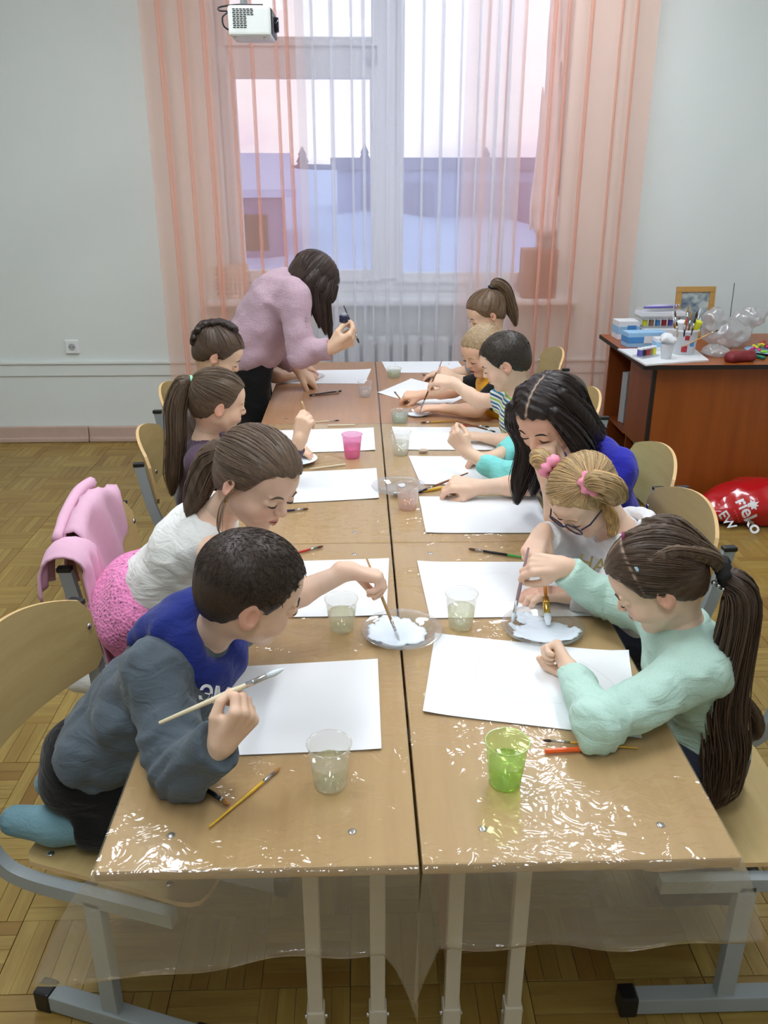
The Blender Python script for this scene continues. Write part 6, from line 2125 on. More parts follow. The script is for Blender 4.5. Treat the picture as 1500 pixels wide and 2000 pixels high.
# ---------------------------------------------------------------- boy in grey, kneeling on his chair
def ex_L1(c):
    T, nb, M = c['T'], c['nb'], c['M']
    me = text_mesh('\u042d\u041c', 0.040, 0.0008, True)
    o = bpy.data.objects.new('chest_lettering', me)
    COL.objects.link(o)
    me.materials.append(m_print_w)
    n = nrm((0.62, -0.66, 0.25)); ux = nrm(np.cross((0.25, 0.1, 1.0), n)); uy = np.cross(n, ux)
    p = V3(-0.345, 0.262, 0.765)
    o.matrix_world = Matrix(((ux[0], uy[0], n[0], p[0]), (ux[1], uy[1], n[1], p[1]), (ux[2], uy[2], n[2], p[2]), (0, 0, 0, 1)))
    o.rotation_euler.rotate_axis('Z', -0.25)
    c['kids'].append(o)
    c['subs'] = [(o, [k for k in c['kids'] if k.name.startswith('hood') and not k.name.startswith('hoodie')][0])]
def hood(c):
    nb, sh, lat, fwd, ch, b, pv = c['nb'], c['sh'], c['lat'], c['fwd'], c['ch'], c['b'], c['pv']
    up = nrm(nb - pv)
    f2 = nrm(np.cross(lat, up))
    pr = []
    R = 0.066
    pts = [nb + up * (0.012 + 0.022 * math.cos(a)) + f2 * (-R * math.cos(a)) + lat * (R * 1.05 * math.sin(a)) for a in np.linspace(-2.75, 2.75, 15)]
    for i in range(14):
        a = abs(np.linspace(-2.75, 2.75, 15)[i])
        r = 0.034 - 0.0045 * a
        pr.append(Cone(pts[i], pts[i + 1], r, r, 0.02))
    pr.append(Cone(nb - f2 * 0.075 - up * 0.01, nb - f2 * 0.10 - up * 0.075, 0.040, 0.026, 0.03, lat, 1.8))
    pr.append(Cone(nb + f2 * 0.045 - up * 0.02, ch + f2 * 0.040 - up * 0.03, 0.045, 0.050, 0.03, lat, 1.5))
    pr.append(Fun(lambda X, Y, Z, f: (0.003 * wob(X, Y, Z, 60, 1.0)).astype(np.float32)))
    return pr
L1 = person(dict(label='boy in grey hoodie with blue hood kneeling on a chair, holding a wooden brush', seed=11, res=1.0, H=0.212,
    head=(-0.284, 0.36, 0.922), f=(0.88, 0.27, -0.38), up=(0.05, -0.08, 1), neck=(-0.385, 0.405, 0.785), pelvis=(-0.615, 0.43, 0.515),
    shR=(-0.452, 0.305, 0.775), shL=(-0.365, 0.525, 0.765), elR=(-0.399, 0.178, 0.674), elL=(-0.47, 0.60, 0.66),
    hR=dict(g=(-0.296, 0.150, 0.848), d=(0.62, 0.12, 0.78), n=(-0.45, 0.85, 0.25), pose='hold'), hL=dict(w=(-0.53, 0.52, 0.565), d=(0.3, -0.5, -0.5), n=(-0.6, 0, -0.5), pose='fist'),
    knR=(-0.455, 0.33, 0.425), anR=(-0.690, 0.33, 0.425), toeR=(-0.775, 0.345, 0.425), knL=(-0.44, 0.51, 0.425), anL=(-0.66, 0.455, 0.425), toeL=(-0.745, 0.455, 0.425),
    hair=dict(line='boy', col=(62, 49, 41), t=0.028, short=4200, slen=0.13), lid=-0.010,
    clothes=[dict(type='top', name='hoodie', mat=f_grey, sleeve=1.97, off=0.019, fold=0.0055, hem=0.13, hemdrop=0.02, girth=1.10, so=1.0),
             dict(type='prims', name='hood', mat=f_navy, fn=hood, res=0.006),
             dict(type='bottom', name='trousers', mat=f_black, len=1.78, off=0.016), dict(type='socks', mat=f_teal)], extra=ex_L1))
brush((-0.406, 0.120, 0.813), (-0.212, 0.180, 0.871), 'pale wooden brush loaded with white paint held by the boy in grey', 'pale', 'paint', 0.0048, 0.17, 0.14)

# ---------------------------------------------------------------- girl in white top and pink knitted skirt
def ex_L2(c):
    T = c['T']
    col = (104, 84, 68)
    c['kids'].append(hair_lock(None, 'loose_lock', [T((-0.37, 0.02, -0.02)), T((-0.40, 0.0, -0.25)), T((-0.36, 0.05, -0.5)), T((-0.30, 0.12, -0.62))], [0.004, 0.005, 0.004, 0.001], (140, 116, 92), c['rng'], 9, 0.004, 1.6, 0.003, False, 0.4))
    c['kids'].append(hair_lock(None, 'ponytail', [T((0.05, -0.50, 0.02)), T((0.05, -0.62, -0.18)), T((0.0, -0.60, -0.55)), T((-0.05, -0.55, -0.85))], [0.030, 0.040, 0.035, 0.010], col, c['rng'], 50, 0.007))
    bm = bmesh.new()
    bmesh.ops.create_uvsphere(bm, u_segments=10, v_segments=8, radius=0.0042, matrix=Matrix.Translation(T((-0.385, 0.0, -0.205))))
    c['kids'].append(obj_bm('earring', bm, m_gold, None, True))
L2 = person(dict(label='girl in white sleeveless top and pink knitted skirt reaching over with a brush', seed=12, res=1.12, H=0.205,
    head=(-0.303, 0.69, 1.010), f=(0.72, -0.52, -0.42), up=(0.15, 0.1, 1), neck=(-0.420, 0.785, 0.880), pelvis=(-0.625, 0.89, 0.610),
    shR=(-0.405, 0.675, 0.845), shL=(-0.445, 0.915, 0.865), elR=(-0.275, 0.600, 0.760), elL=(-0.50, 1.03, 0.70),
    hR=dict(g=(-0.048, 0.672, 0.742), d=(0.93, 0.10, -0.30), n=(-0.15, -0.20, -0.95), pose='grip'), hL=dict(w=(-0.44, 0.98, 0.655), d=(0.6, -0.5, -0.2), n=(0, 0, -1), pose='relax'),
    knR=(-0.50, 0.80, 0.425), anR=(-0.73, 0.83, 0.425), toeR=(-0.80, 0.83, 0.43), knL=(-0.50, 0.99, 0.425), anL=(-0.72, 0.945, 0.425), toeL=(-0.80, 0.935, 0.43),
    hair=dict(line='girl', col=(106, 86, 70), t=0.045, tie=(0.05, -0.52, 0.02), n=420), lid=-0.012, skin=(239, 203, 178),
    clothes=[dict(type='top', name='tank_top', mat=f_white, sleeve=0, off=0.012, fold=0.004, hem=0.05, hemdrop=0.05, neckcut=((0.03, -0.01, 0.02), 0.062)),
             dict(type='skirt', name='skirt', mat=f_pinkk, off=0.022, fold=0.005), dict(type='socks', mat=f_white)], extra=ex_L2))
brush((-0.075, 0.695, 0.822), (-0.004, 0.636, 0.646), 'wooden brush dipped in white paint by the girl in white', 'wood', 'paint', 0.0036, 0.14, 0.12)

# ---------------------------------------------------------------- girl with ponytail in dark purple
def ex_L3(c):
    T = c['T']
    col = (96, 78, 60)
    c['kids'].append(hair_lock(None, 'ponytail', [T((0, -0.46, 0.26)), T((0, -0.60, 0.20)), T((-0.02, -0.66, -0.15)), T((-0.05, -0.60, -0.70)), T((-0.05, -0.56, -1.25)), T((-0.02, -0.52, -1.62))], [0.014, 0.030, 0.036, 0.034, 0.030, 0.008], col, c['rng'], 70, 0.008, 1.1))
    c['kids'].append(ring_mesh(None, 'hair_tie', T((0, -0.50, 0.27)), T((0, -1, 0.3)) - T((0, 0, 0)), 0.013, 0.006, plain('mint_elastic', srgb(150, 220, 180), 0.6)))
    c['subs'] = [(c['kids'][-1], c['kids'][-2])]
L3 = person(dict(label='girl with a long brown ponytail in a dark purple top raising a pencil', seed=13, res=1.5, H=0.205,
    head=(-0.548, 1.72, 0.908), f=(0.90, 0.34, -0.22), neck=(-0.605, 1.73, 0.770), pelvis=(-0.645, 1.80, 0.455),
    shR=(-0.60, 1.605, 0.735), shL=(-0.575, 1.86, 0.735), elR=(-0.360, 1.690, 0.672), elL=(-0.42, 1.93, 0.672),
    hR=dict(g=(-0.268, 1.735, 0.865), d=(0.25, 0.15, 0.95), n=(0.35, 0.90, -0.2), pose='grip'), hL=dict(w=(-0.350, 1.97, 0.664), d=(0.8, -0.35, 0.0), n=(0, 0, -1), pose='relax'),
    hair=dict(line='girl', col=(98, 80, 62), t=0.035, tie=(0, -0.44, 0.28), n=320), lid=-0.010, skin=(235, 201, 172),
    clothes=[dict(type='top', name='long_sleeved_top', mat=f_purple, sleeve=1.80, off=0.010, fold=0.003, neckcut=((0.02, 0.0, 0.035), 0.055)), dict(type='bottom', name='trousers', mat=f_dark, len=1.9), dict(type='socks', mat=f_shoe)],
    extra=ex_L3, **SEATED(-0.645, 1.80, 1)))
pencil((-0.255, 1.722, 0.832), (-0.279, 1.742, 0.905), 'short wooden pencil held up by the girl in dark purple', 'wood', 0.0034)

# ---------------------------------------------------------------- girl with crown of curls
def ex_L4(c):
    T, rng = c['T'], c['rng']
    col = np.array(srgb(52, 40, 34))
    pr = []
    for k in range(36):
        a = math.radians(205 - 128 * (k % 18) / 17)
        x = (-0.11, 0.06)[k // 18] + 0.03 * math.sin(k * 2.3)
        y = -0.045 + 0.475 * math.cos(a)
        z = 0.135 + 0.415 * math.sin(a)
        pr.append(Ell(T((x, y, z)), np.array([0.062, 0.065, 0.058]) * c['H'] * (0.85 + 0.3 * rng.uniform()), c['M'], 0.006))
    pr.append(Fun(lambda X, Y, Z, f: (0.002 * wob(X, Y, Z, 260, 1.0)).astype(np.float32)))
    v, q = surf(pr, 0.0055)
    c['kids'].append(fast_mesh('curled_braid', v, q, m_hair, None, col[None] * (0.85 + 0.3 * rng.uniform(size=(len(v), 1)))))
L4 = person(dict(label='girl with dark curls across her head looking down beside the teacher', seed=14, res=1.8, H=0.205,
    head=(-0.617, 2.20, 0.968), f=(0.84, 0.14, -0.50), neck=(-0.685, 2.22, 0.825), pelvis=(-0.70, 2.30, 0.46),
    shR=(-0.67, 2.10, 0.785), shL=(-0.65, 2.345, 0.785), elR=(-0.66, 2.08, 0.60), elL=(-0.64, 2.38, 0.60),
    hR=dict(w=(-0.54, 2.18, 0.545), d=(0.9, 0.2, 0.0), n=(0, 0, -1), pose='relax'), hL=dict(w=(-0.54, 2.29, 0.545), d=(0.9, -0.2, 0.0), n=(0, 0, -1), pose='relax'),
    hair=dict(line='girl', col=(86, 68, 54), t=0.035, tie=(0, -0.30, 0.40), n=120), lid=-0.012, skin=(233, 199, 168),
    clothes=[dict(type='top', name='jumper', mat=f_brown, sleeve=1.85, off=0.012), dict(type='bottom', name='trousers', mat=f_dark, len=1.9), dict(type='socks', mat=f_shoe)], extra=ex_L4, **SEATED(-0.70, 2.30, 1)))

# ---------------------------------------------------------------- teacher leaning over the desk
def ex_TE(c):
    T, M, rng = c['T'], c['M'], c['rng']
    col = (66, 51, 44)
    for (x0, y0, ln, r) in ((-0.36, 0.12, 0.62, 0.030), (-0.37, -0.05, 0.60, 0.032), (-0.30, 0.30, 0.66, 0.022), (0.30, 0.22, 0.6, 0.03), (0.36, 0.0, 0.6, 0.03), (-0.34, -0.22, 0.45, 0.034)):
        a = T((x0 * 0.85, y0 * 0.9, 0.25))
        b_ = T((x0 * 1.05, y0 + 0.06, -0.10))
        e = V3(b_[0] + 0.02, b_[1], b_[2] - 0.16 * ln / 0.6)
        c['kids'].append(hair_lock(None, 'long_lock', [a, lerp(a, b_, 0.55) + (b_ - T((0, 0, 0))) * 0.10, b_, lerp(b_, e, 0.55), e], [0.020, r, r, r * 0.8, 0.004], col, rng, 34, 0.008, 1.2, 0.004))
    wrL = c['wr']['L']
    ax = c['el']['L'] - wrL
    c['kids'].append(ring_mesh(None, 'watch_strap', wrL + nrm(ax) * 0.012, ax, 0.024, 0.0055, m_black))
    bm = bmesh.new()
    add_box(bm, wrL + nrm(ax) * 0.012 + np.array([-0.002, -0.024, 0.012]), (0.024, 0.008, 0.024), bev=0.003)
    c['kids'].append(obj_bm('watch_face', bm, m_black))
    c['subs'] = [(c['kids'][-1], c['kids'][-2])]
def lace_sleeve(c):
    sh, el = c['sh']['R'], c['el']['R']
    pr = []
    for t_ in np.linspace(0.10, 0.92, 15):
        p = lerp(sh, el, t_)
        for s in (-1, 1):
            q = p + np.array([0.022 + 0.004 * s, -0.056 + 0.004 * t_, 0.0]) + np.array([0.016 * s, 0.004 * s, 0])
            pr.append(Ell(q, (0.0065, 0.006, 0.0055), None, 0.003))
    return pr
TE = person(dict(label='teacher in a dusty pink knitted jumper leaning over the desk with brush and paint jar', seed=15, res=1.9, H=0.230, b=1.30, hand=0.175,
    head=(-0.290, 2.86, 1.150), f=(0.62, 0.35, -0.70), up=(0.5, 0, 0.8), neck=(-0.405, 2.87, 1.145), pelvis=(-0.585, 2.90, 0.84),
    shR=(-0.360, 2.715, 1.105), shL=(-0.415, 3.03, 1.075), elR=(-0.340, 2.655, 0.870), elL=(-0.46, 3.03, 0.830),
    hR=dict(g=(-0.125, 2.655, 1.008), d=(0.90, 0.05, 0.42), n=(-0.30, 0.70, 0.55), pose='grip'), hL=dict(w=(-0.372, 2.985, 0.725), d=(0.60, 0.30, -0.62), n=(-0.6, 0.2, -0.7), pose='relax'),
    knR=(-0.575, 2.82, 0.46), anR=(-0.60, 2.82, 0.07), knL=(-0.575, 2.98, 0.46), anL=(-0.60, 2.98, 0.07),
    hair=dict(line='girl', col=(66, 51, 44), t=0.06, n=260), face=True, lid=-0.012, skin=(229, 195, 164),
    clothes=[dict(type='top', name='knitted_jumper', mat=f_mauve, sleeve=1.90, off=0.020, fold=0.005, hem=0.0, hemdrop=0.10, girth=1.12), dict(type='prims', name='lace_trim', mat=f_mauve, fn=lace_sleeve, res=0.003),
             dict(type='bottom', name='trousers', mat=f_black, len=1.95, off=0.010), dict(type='socks', mat=f_shoe)], extra=ex_TE))
brush((-0.150, 2.668, 1.072), (-0.086, 2.640, 0.916), 'dark blue brush held up by the teacher', 'navy', 'dark', 0.0040, 0.12, 0.14)
jr = empty('paint_jar', (-0.150, 2.650, 1.004), 0, 'small dark blue paint jar held in the hand of the teacher', 'jar')
lathe('jar_body', [(0.016, 0.0), (0.019, 0.003), (0.019, 0.026), (0.016, 0.030)], plain('navy_paint', srgb(30, 34, 64), 0.3), jr, 18, cap1=True)
lathe('jar_rim', [(0.0165, 0.0305), (0.0165, 0.038), (0.015, 0.038), (0.015, 0.032)], glass_mat('jar_clear', (0.85, 0.87, 0.92), 0.3, 0.1, 0.4), jr, 18)

# ---------------------------------------------------------------- child half hidden behind the teacher
L5 = person(dict(label='child hidden behind the teacher, only a forearm reaching over the far paper', seed=16, res=2.4, H=0.20,
    head=(-0.585, 3.20, 0.905), f=(0.85, 0.0, -0.50), neck=(-0.64, 3.21, 0.775), pelvis=(-0.66, 3.26, 0.455),
    shR=(-0.62, 3.10, 0.735), shL=(-0.62, 3.335, 0.735), elR=(-0.50, 3.09, 0.668), elL=(-0.48, 3.38, 0.672),
    hR=dict(w=(-0.395, 3.15, 0.662), d=(0.9, 0.2, 0.0), n=(0, 0, -1), pose='relax'), hL=dict(w=(-0.40, 3.30, 0.664), d=(0.9, -0.2, 0.0), n=(0, 0, -1), pose='relax'),
    hair=dict(line='boy', col=(80, 64, 52), t=0.03), skin=(219, 181, 152),
    clothes=[dict(type='top', name='tee_shirt', mat=f_dark, sleeve=0.8, off=0.010), dict(type='bottom', name='trousers', mat=f_dark, len=1.9), dict(type='socks', mat=f_shoe)], **SEATED(-0.66, 3.26, 1)))

# ---------------------------------------------------------------- girl in mint sweater
def ex_R1(c):
    T, rng, M = c['T'], c['rng'], c['M']
    col = (80, 62, 48)
    tie = T((0.02, -0.58, -0.20))
    c['kids'].append(hair_lock(None, 'ponytail', [tie, tie + V3(0.030, -0.030, -0.045), V3(0.630, 0.405, 0.66), V3(0.640, 0.385, 0.55), V3(0.632, 0.375, 0.455), V3(0.598, 0.365, 0.40)], [0.018, 0.034, 0.040, 0.038, 0.030, 0.006], col, rng, 130, 0.006, 1.25, 0.010))
    c['kids'].append(hair_lock(None, 'curled_lock', [V3(0.655, 0.40, 0.66), V3(0.692, 0.39, 0.61), V3(0.700, 0.385, 0.575), V3(0.683, 0.38, 0.560)], [0.010, 0.013, 0.010, 0.002], col, rng, 26, 0.005))
    c['kids'].append(ring_mesh(None, 'hair_tie', tie, tie - T((0, 0, 0)), 0.018, 0.013, plain('black_scrunchie', srgb(20, 18, 20), 0.8), puff=0.25))
    for k in range(4):
        bm = bmesh.new()
        bmesh.ops.create_uvsphere(bm, u_segments=8, v_segments=6, radius=0.0055, matrix=Matrix.Translation(tie + V3(-0.026 + 0.010 * k, -0.022, -0.012 - 0.007 * k)))
        c['kids'].append(obj_bm('hair_bead', bm, m_steel, None, True))
    # side twists gathered with small elastics
    for (pt, mt, out) in (((0.31, 0.05, 0.30), 'pale blue', 0.0), ((0.0, 0.06, 0.53), 'magenta', 0.0), ((-0.2, -0.1, 0.50), 'white', 0.0)):
        m_ = {'pale blue': plain('pale_blue_elastic', srgb(170, 210, 225), 0.5), 'magenta': plain('magenta_elastic', srgb(130, 40, 84), 0.6), 'white': plain('white_elastic', srgb(225, 225, 225), 0.5)}[mt]
        q = T(pt)
        e = T((0.02, -0.58, -0.20))
        mid = T(((pt[0] + 0.02) * 0.72, (pt[1] - 0.58) * 0.60, (pt[2] - 0.2) * 0.5 + 0.22))
        mid2 = T((pt[0] * 0.35, -0.55, 0.02))
        c['kids'].append(hair_lock(None, 'twisted_lock', [q, lerp(q, mid, 0.5) + (lerp(q, mid, 0.5) - T((0, 0, 0))) * 0.04, mid, mid2, e], [0.007, 0.014, 0.016, 0.014, 0.010], (104, 84, 66), rng, 40, 0.005))
        c['kids'].append(ring_mesh(None, 'hair_elastic', q, mid - q, 0.0075, 0.0040, m_, 14, 6))
R1 = person(dict(label='girl in a mint sweater with a long brown ponytail dipping a brush in paint', seed=21, res=1.0, H=0.205,
    head=(0.500, 0.50, 0.860), f=(-0.80, 0.22, -0.56), up=(-0.1, 0.05, 1), neck=(0.575, 0.495, 0.742), pelvis=(0.655, 0.52, 0.455),
    shL=(0.560, 0.385, 0.715), shR=(0.580, 0.615, 0.705), elL=(0.345, 0.278, 0.676), elR=(0.480, 0.735, 0.690),
    hL=dict(w=(0.338, 0.470, 0.668), d=(-0.25, 0.92, 0.28), n=(-0.75, -0.35, -0.45), pose='fist'), hR=dict(g=(0.284, 0.745, 0.730), d=(-0.97, 0.10, 0.02), n=(0.0, 0.55, -0.80), pose='grip'),
    hair=dict(line='girl', col=(82, 64, 50), t=0.045, tie=(0.02, -0.56, -0.18), n=460, parts=[((0.12, 0, 0), (1, 0, 0.25)), ((0, 0.10, 0), (0, 1, 0.0))], part_y=-0.12), lid=-0.014, skin=(235, 201, 174),
    clothes=[dict(type='top', name='sweater', mat=f_mint, sleeve=1.88, off=0.015, fold=0.0042, hemdrop=0.075), dict(type='prims', name='collar', mat=f_mint, res=0.006,
             fn=lambda c: [Cone(c['nb'] - nrm(c['nb'] - c['pv']) * 0.005, lerp(c['nb'], c['T']((0, -0.10, -0.18)), 0.30), 0.056, 0.050, 0.01, flat=True)]),
             dict(type='bottom', name='trousers', mat=f_dark, len=1.9, off=0.008), dict(type='socks', mat=f_shoe)], extra=ex_R1, knR=(0.40, 0.59, 0.46), knL=(0.40, 0.45, 0.46), anR=(0.74, 0.58, 0.09), anL=(0.74, 0.46, 0.09)))
brush((0.297, 0.762, 0.812), (0.259, 0.706, 0.646), 'mauve handled brush dipped by the mint sweater girl', 'mauve', 'paint', 0.0042, 0.16, 0.14)

# ---------------------------------------------------------------- fair girl with glasses
def ex_R2(c):
    T, rng, M, H = c['T'], c['rng'], c['M'], c['H']
    col = (200, 166, 116)
    m_scr = plain('pink_scrunchie', srgb(238, 150, 176), 0.85, 0.08, 80)
    for s, (bx, by, bz) in ((1, (0.34, -0.04, 0.36)), (-1, (-0.34, -0.04, 0.36))):
        q = T((bx, by, bz))
        out = nrm(q - T((0, 0, 0.1)))
        # looped bun hanging from the scrunchie
        ax = T((bx * 1.35, by - 0.05, bz - 0.10))
        c['kids'].append(hair_lock(None, 'hair_bun', [q + out * 0.012, q + out * 0.040, ax + out * 0.052 - M[2] * 0.012, ax + out * 0.030 - M[2] * 0.040, q - M[2] * 0.040 + out * 0.012, q - M[2] * 0.020 + out * 0.008], [0.014, 0.024, 0.026, 0.025, 0.018, 0.010], col, rng, 70, 0.005, 1.0, 0.003))
        c['kids'].append(ring_mesh(None, 'scrunchie', q + out * 0.012, out, 0.017, 0.0135, m_scr, 24, 8, 0.32))
    c['kids'].append(hair_lock(None, 'loose_lock', [T((0.37, 0.02, 0.02)), T((0.40, 0.05, -0.18)), T((0.34, 0.14, -0.40)), T((0.28, 0.18, -0.48))], [0.010, 0.014, 0.010, 0.002], (206, 160, 96), rng, 30, 0.005, 1.3))
    # glasses
    m_gl = plain('dark_violet_frame', srgb(38, 30, 62), 0.3)
    g = []
    for s in (-1, 1):
        cx, cz = s * 0.165, -0.045
        pts = [T((cx + 0.125 * math.cos(a), 0.445 - 0.05 * abs(cx + 0.125 * math.cos(a)) ** 1.5 * 3, cz + 0.095 * math.sin(a))) for a in np.linspace(0, 2 * math.pi, 21)]
        g.append(tube('lens_rim', pts, 0.0019, m_gl, None, 6))
        V = [T((cx, 0.440 - 0.05 * abs(cx) ** 1.5 * 3, cz))] + pts[:-1]
        g.append(obj_np('lens', V, [(0, 1 + k, 1 + (k + 1) % 20) for k in range(20)], glass_mat('spectacle_lens', (0.97, 0.97, 0.98), 0.02, 0.03, 0.3)))
        g.append(tube('temple_arm', [T((s * 0.29, 0.405, -0.025)), T((s * 0.365, 0.30, -0.015)), T((s * 0.385, 0.0, -0.005)), T((s * 0.375, -0.10, -0.05))], 0.0022, m_gl, None, 6))
    g.append(tube('bridge', [T((-0.045, 0.445, -0.035)), T((0, 0.462, -0.025)), T((0.045, 0.445, -0.035))], 0.0018, m_gl, None, 6))
    ge = empty('glasses', tuple(T((0, 0.44, -0.05))), 0, 'dark violet framed glasses worn by the fair girl', 'glasses')
    for o in g:
        o.parent = ge
        o.location = o.location - Vector(ge.location)
    me = text_mesh('HAP', 0.052, 0.0006)
    o = bpy.data.objects.new('shirt_lettering', me)
    COL.objects.link(o)
    me.materials.append(plain('gold_lettering', srgb(150, 134, 80), 0.35, 0.05, 60, metal=0.4))
    n = nrm((-0.50, -0.72, 0.45)); ux = nrm(np.cross((0, 0, 1.0), n)); uy = np.cross(n, ux)
    p = V3(0.487, 0.845, 0.722)
    o.matrix_world = Matrix(((ux[0], uy[0], n[0], p[0]), (ux[1], uy[1], n[1], p[1]), (ux[2], uy[2], n[2], p[2]), (0, 0, 0, 1)))
    c['kids'].append(o)
    c['subs'] = [(o, [k for k in c['kids'] if k.name.startswith('sweatshirt')][0])]
    nb = c['nb']
    c['kids'].append(ring_mesh(None, 'neck_chain', nb + V3(-0.012, -0.01, 0.004), (-0.35, -0.15, 0.9), 0.052, 0.0010, m_steel, 30, 5))
def hood2(c):
    nb, lat, pv = c['nb'], c['lat'], c['pv']
    up = nrm(nb - pv); f2 = nrm(np.cross(lat, up))
    A_ = np.linspace(-2.5, 2.5, 13)
    pts = [nb + up * (0.010 * math.cos(a)) - f2 * (0.078 * math.cos(a)) + lat * (0.078 * math.sin(a)) for a in A_]
    return [Cone(pts[i], pts[i + 1], 0.020 - 0.003 * abs(A_[i]), 0.020 - 0.003 * abs(A_[i + 1]), 0.01) for i in range(12)]
R2 = person(dict(label='fair girl with two buns and glasses in a white sweatshirt bending over a flat brush', seed=22, res=1.2, H=0.20,
    head=(0.462, 0.93, 0.872), f=(-0.62, -0.34, -0.70), up=(-0.1, 0.0, 1), neck=(0.572, 0.975, 0.760), pelvis=(0.655, 1.01, 0.455),
    shL=(0.570, 0.865, 0.728), shR=(0.560, 1.085, 0.728), elL=(0.500, 0.775, 0.668), elR=(0.480, 1.06, 0.680),
    hR=dict(g=(0.352, 0.850, 0.700), d=(-0.45, -0.72, -0.45), n=(0.25, 0.30, -0.9), pose='grip'), hL=dict(w=(0.405, 0.812, 0.662), d=(-0.95, 0.1, 0.0), n=(0, 0, -1), pose='relax'),
    hair=dict(line='girl', col=(196, 164, 118), t=0.030, tie=(0.34, -0.04, 0.36), n=320, parts=[((0.0, 0, 0), (1, 0, 0))], part_y=-0.4), lid=-0.014, skin=(241, 207, 182),
    clothes=[dict(type='top', name='sweatshirt', mat=f_hood2, sleeve=1.84, off=0.014, fold=0.004, neckcut=((-0.02, -0.01, 0.02), 0.062)), dict(type='prims', name='hood', mat=f_hood2, fn=hood2, res=0.006),
             dict(type='bottom', name='trousers', mat=f_dark, len=1.9), dict(type='socks', mat=f_shoe)], extra=ex_R2, **SEATED(0.655, 1.01, -1)))
brush((0.360, 0.905, 0.752), (0.339, 0.690, 0.650), 'wide flat brush with amber handle held by the fair girl', 'amber', 'paint', 0.0042, 0.20, 0.13, 1.9, None, m_gold)

# ---------------------------------------------------------------- older girl in blue
def ex_R3(c):
    T, rng = c['T'], c['rng']
    col = (42, 31, 28)
    L = [[T((0.30, 0.20, 0.30)), T((0.39, 0.12, 0.0)), T((0.38, 0.02, -0.36)), T((0.36, -0.02, -0.62)), T((0.36, -0.02, -0.80))],
         [T((0.28, -0.05, 0.38)), T((0.41, -0.12, 0.0)), T((0.38, -0.22, -0.36)), T((0.34, -0.34, -0.52)), T((0.34, -0.40, -0.62))],
         [T((-0.28, 0.22, 0.32)), T((-0.41, 0.16, 0.0)), T((-0.40, 0.14, -0.45)), V3(0.385, 1.34, 0.76), V3(0.375, 1.33, 0.69)],
         [T((-0.30, -0.05, 0.36)), T((-0.44, -0.06, 0.0)), T((-0.44, -0.10, -0.4)), V3(0.45, 1.42, 0.76), V3(0.44, 1.42, 0.68)],
         [T((0.0, -0.36, 0.36)), T((0.05, -0.50, 0.0)), T((0.05, -0.52, -0.35)), T((0.05, -0.58, -0.55)), T((0.05, -0.62, -0.70))]]
    for q in L:
        c['kids'].append(hair_lock(None, 'long_lock', q, [0.024, 0.034, 0.036, 0.030, 0.006], col, rng, 60, 0.007, 1.15, 0.004))
R3 = person(dict(label='older girl with long dark hair in royal blue resting chin on fist', seed=23, res=1.3, H=0.218, b=1.12, hand=0.155,
    head=(0.434, 1.25, 0.980), f=(-0.62, -0.60, -0.50), up=(-0.1, 0.0, 1), neck=(0.560, 1.335, 0.862), pelvis=(0.735, 1.42, 0.465),
    shL=(0.635, 1.235, 0.825), shR=(0.590, 1.475, 0.838), elL=(0.468, 1.150, 0.672), elR=(0.455, 1.525, 0.678),
    hL=dict(w=(0.425, 1.165, 0.835), d=(-0.25, 0.05, 0.95), n=(0.50, 0.75, 0.1), pose='fist'), hR=dict(w=(0.285, 1.530, 0.672), d=(-0.96, 0.05, 0.12), n=(0.1, 0.35, -0.93), pose='grip'),
    hair=dict(line='girl', col=(42, 31, 28), t=0.060, n=340, px=0.0, parts=[((0.02, 0, 0), (1, 0, 0))], part_y=-0.15), lid=-0.013, skin=(235, 199, 172),
    clothes=[dict(type='top', name='dress', mat=f_blue, sleeve=0.34, off=0.014, fold=0.003, neckcut=((-0.03, -0.02, 0.035), 0.062)),
             dict(type='skirt', name='skirt', mat=f_blue, off=0.02), dict(type='socks', mat=f_shoe)], extra=ex_R3, **SEATED(0.690, 1.42, -1)))
g3 = hand_grip('R', (0.285, 1.530, 0.672), (-0.96, 0.05, 0.12), (0.1, 0.35, -0.93), 'grip', 0.155)
brush((0.262, 1.585, 0.700), (0.110, 1.560, 0.648), 'slim brush held by the girl in blue', 'brown', 'dark', 0.0036, 0.14, 0.12)

# ---------------------------------------------------------------- child in turquoise, mostly hidden
R4 = person(dict(label='child in a turquoise sleeve mostly hidden behind the girl in blue', seed=24, res=1.8, H=0.195,
    head=(0.585, 1.74, 0.880), f=(-0.85, 0.0, -0.50), neck=(0.650, 1.75, 0.765), pelvis=(0.69, 1.80, 0.455),
    shL=(0.610, 1.645, 0.730), shR=(0.62, 1.865, 0.730), elL=(0.400, 1.635, 0.672), elR=(0.47, 1.93, 0.672),
    hL=dict(w=(0.272, 1.745, 0.722), d=(-0.62, 0.25, 0.74), n=(0.35, 0.90, 0.1), pose='grip'), hR=dict(w=(0.39, 1.86, 0.664), d=(-0.9, -0.2, 0.0), n=(0, 0, -1), pose='relax'),
    hair=dict(line='boy', col=(70, 54, 44), t=0.035),
    clothes=[dict(type='top', name='long_sleeved_top', mat=f_turq, sleeve=1.62, off=0.010, fold=0.004), dict(type='bottom', name='trousers', mat=f_dark, len=1.9), dict(type='socks', mat=f_shoe)], **SEATED(0.69, 1.80, -1)))
g4 = hand_grip('L', (0.272, 1.745, 0.722), (-0.62, 0.25, 0.74), (0.35, 0.90, 0.1), 'grip', 0.13)
brush(tuple(g4 + V3(-0.012, -0.01, 0.012)), tuple(g4 + V3(0.135, 0.045, -0.045)), 'brown pencil thin brush held by the child in turquoise', 'brown', 'dark', 0.0030, 0.12, 0.1)

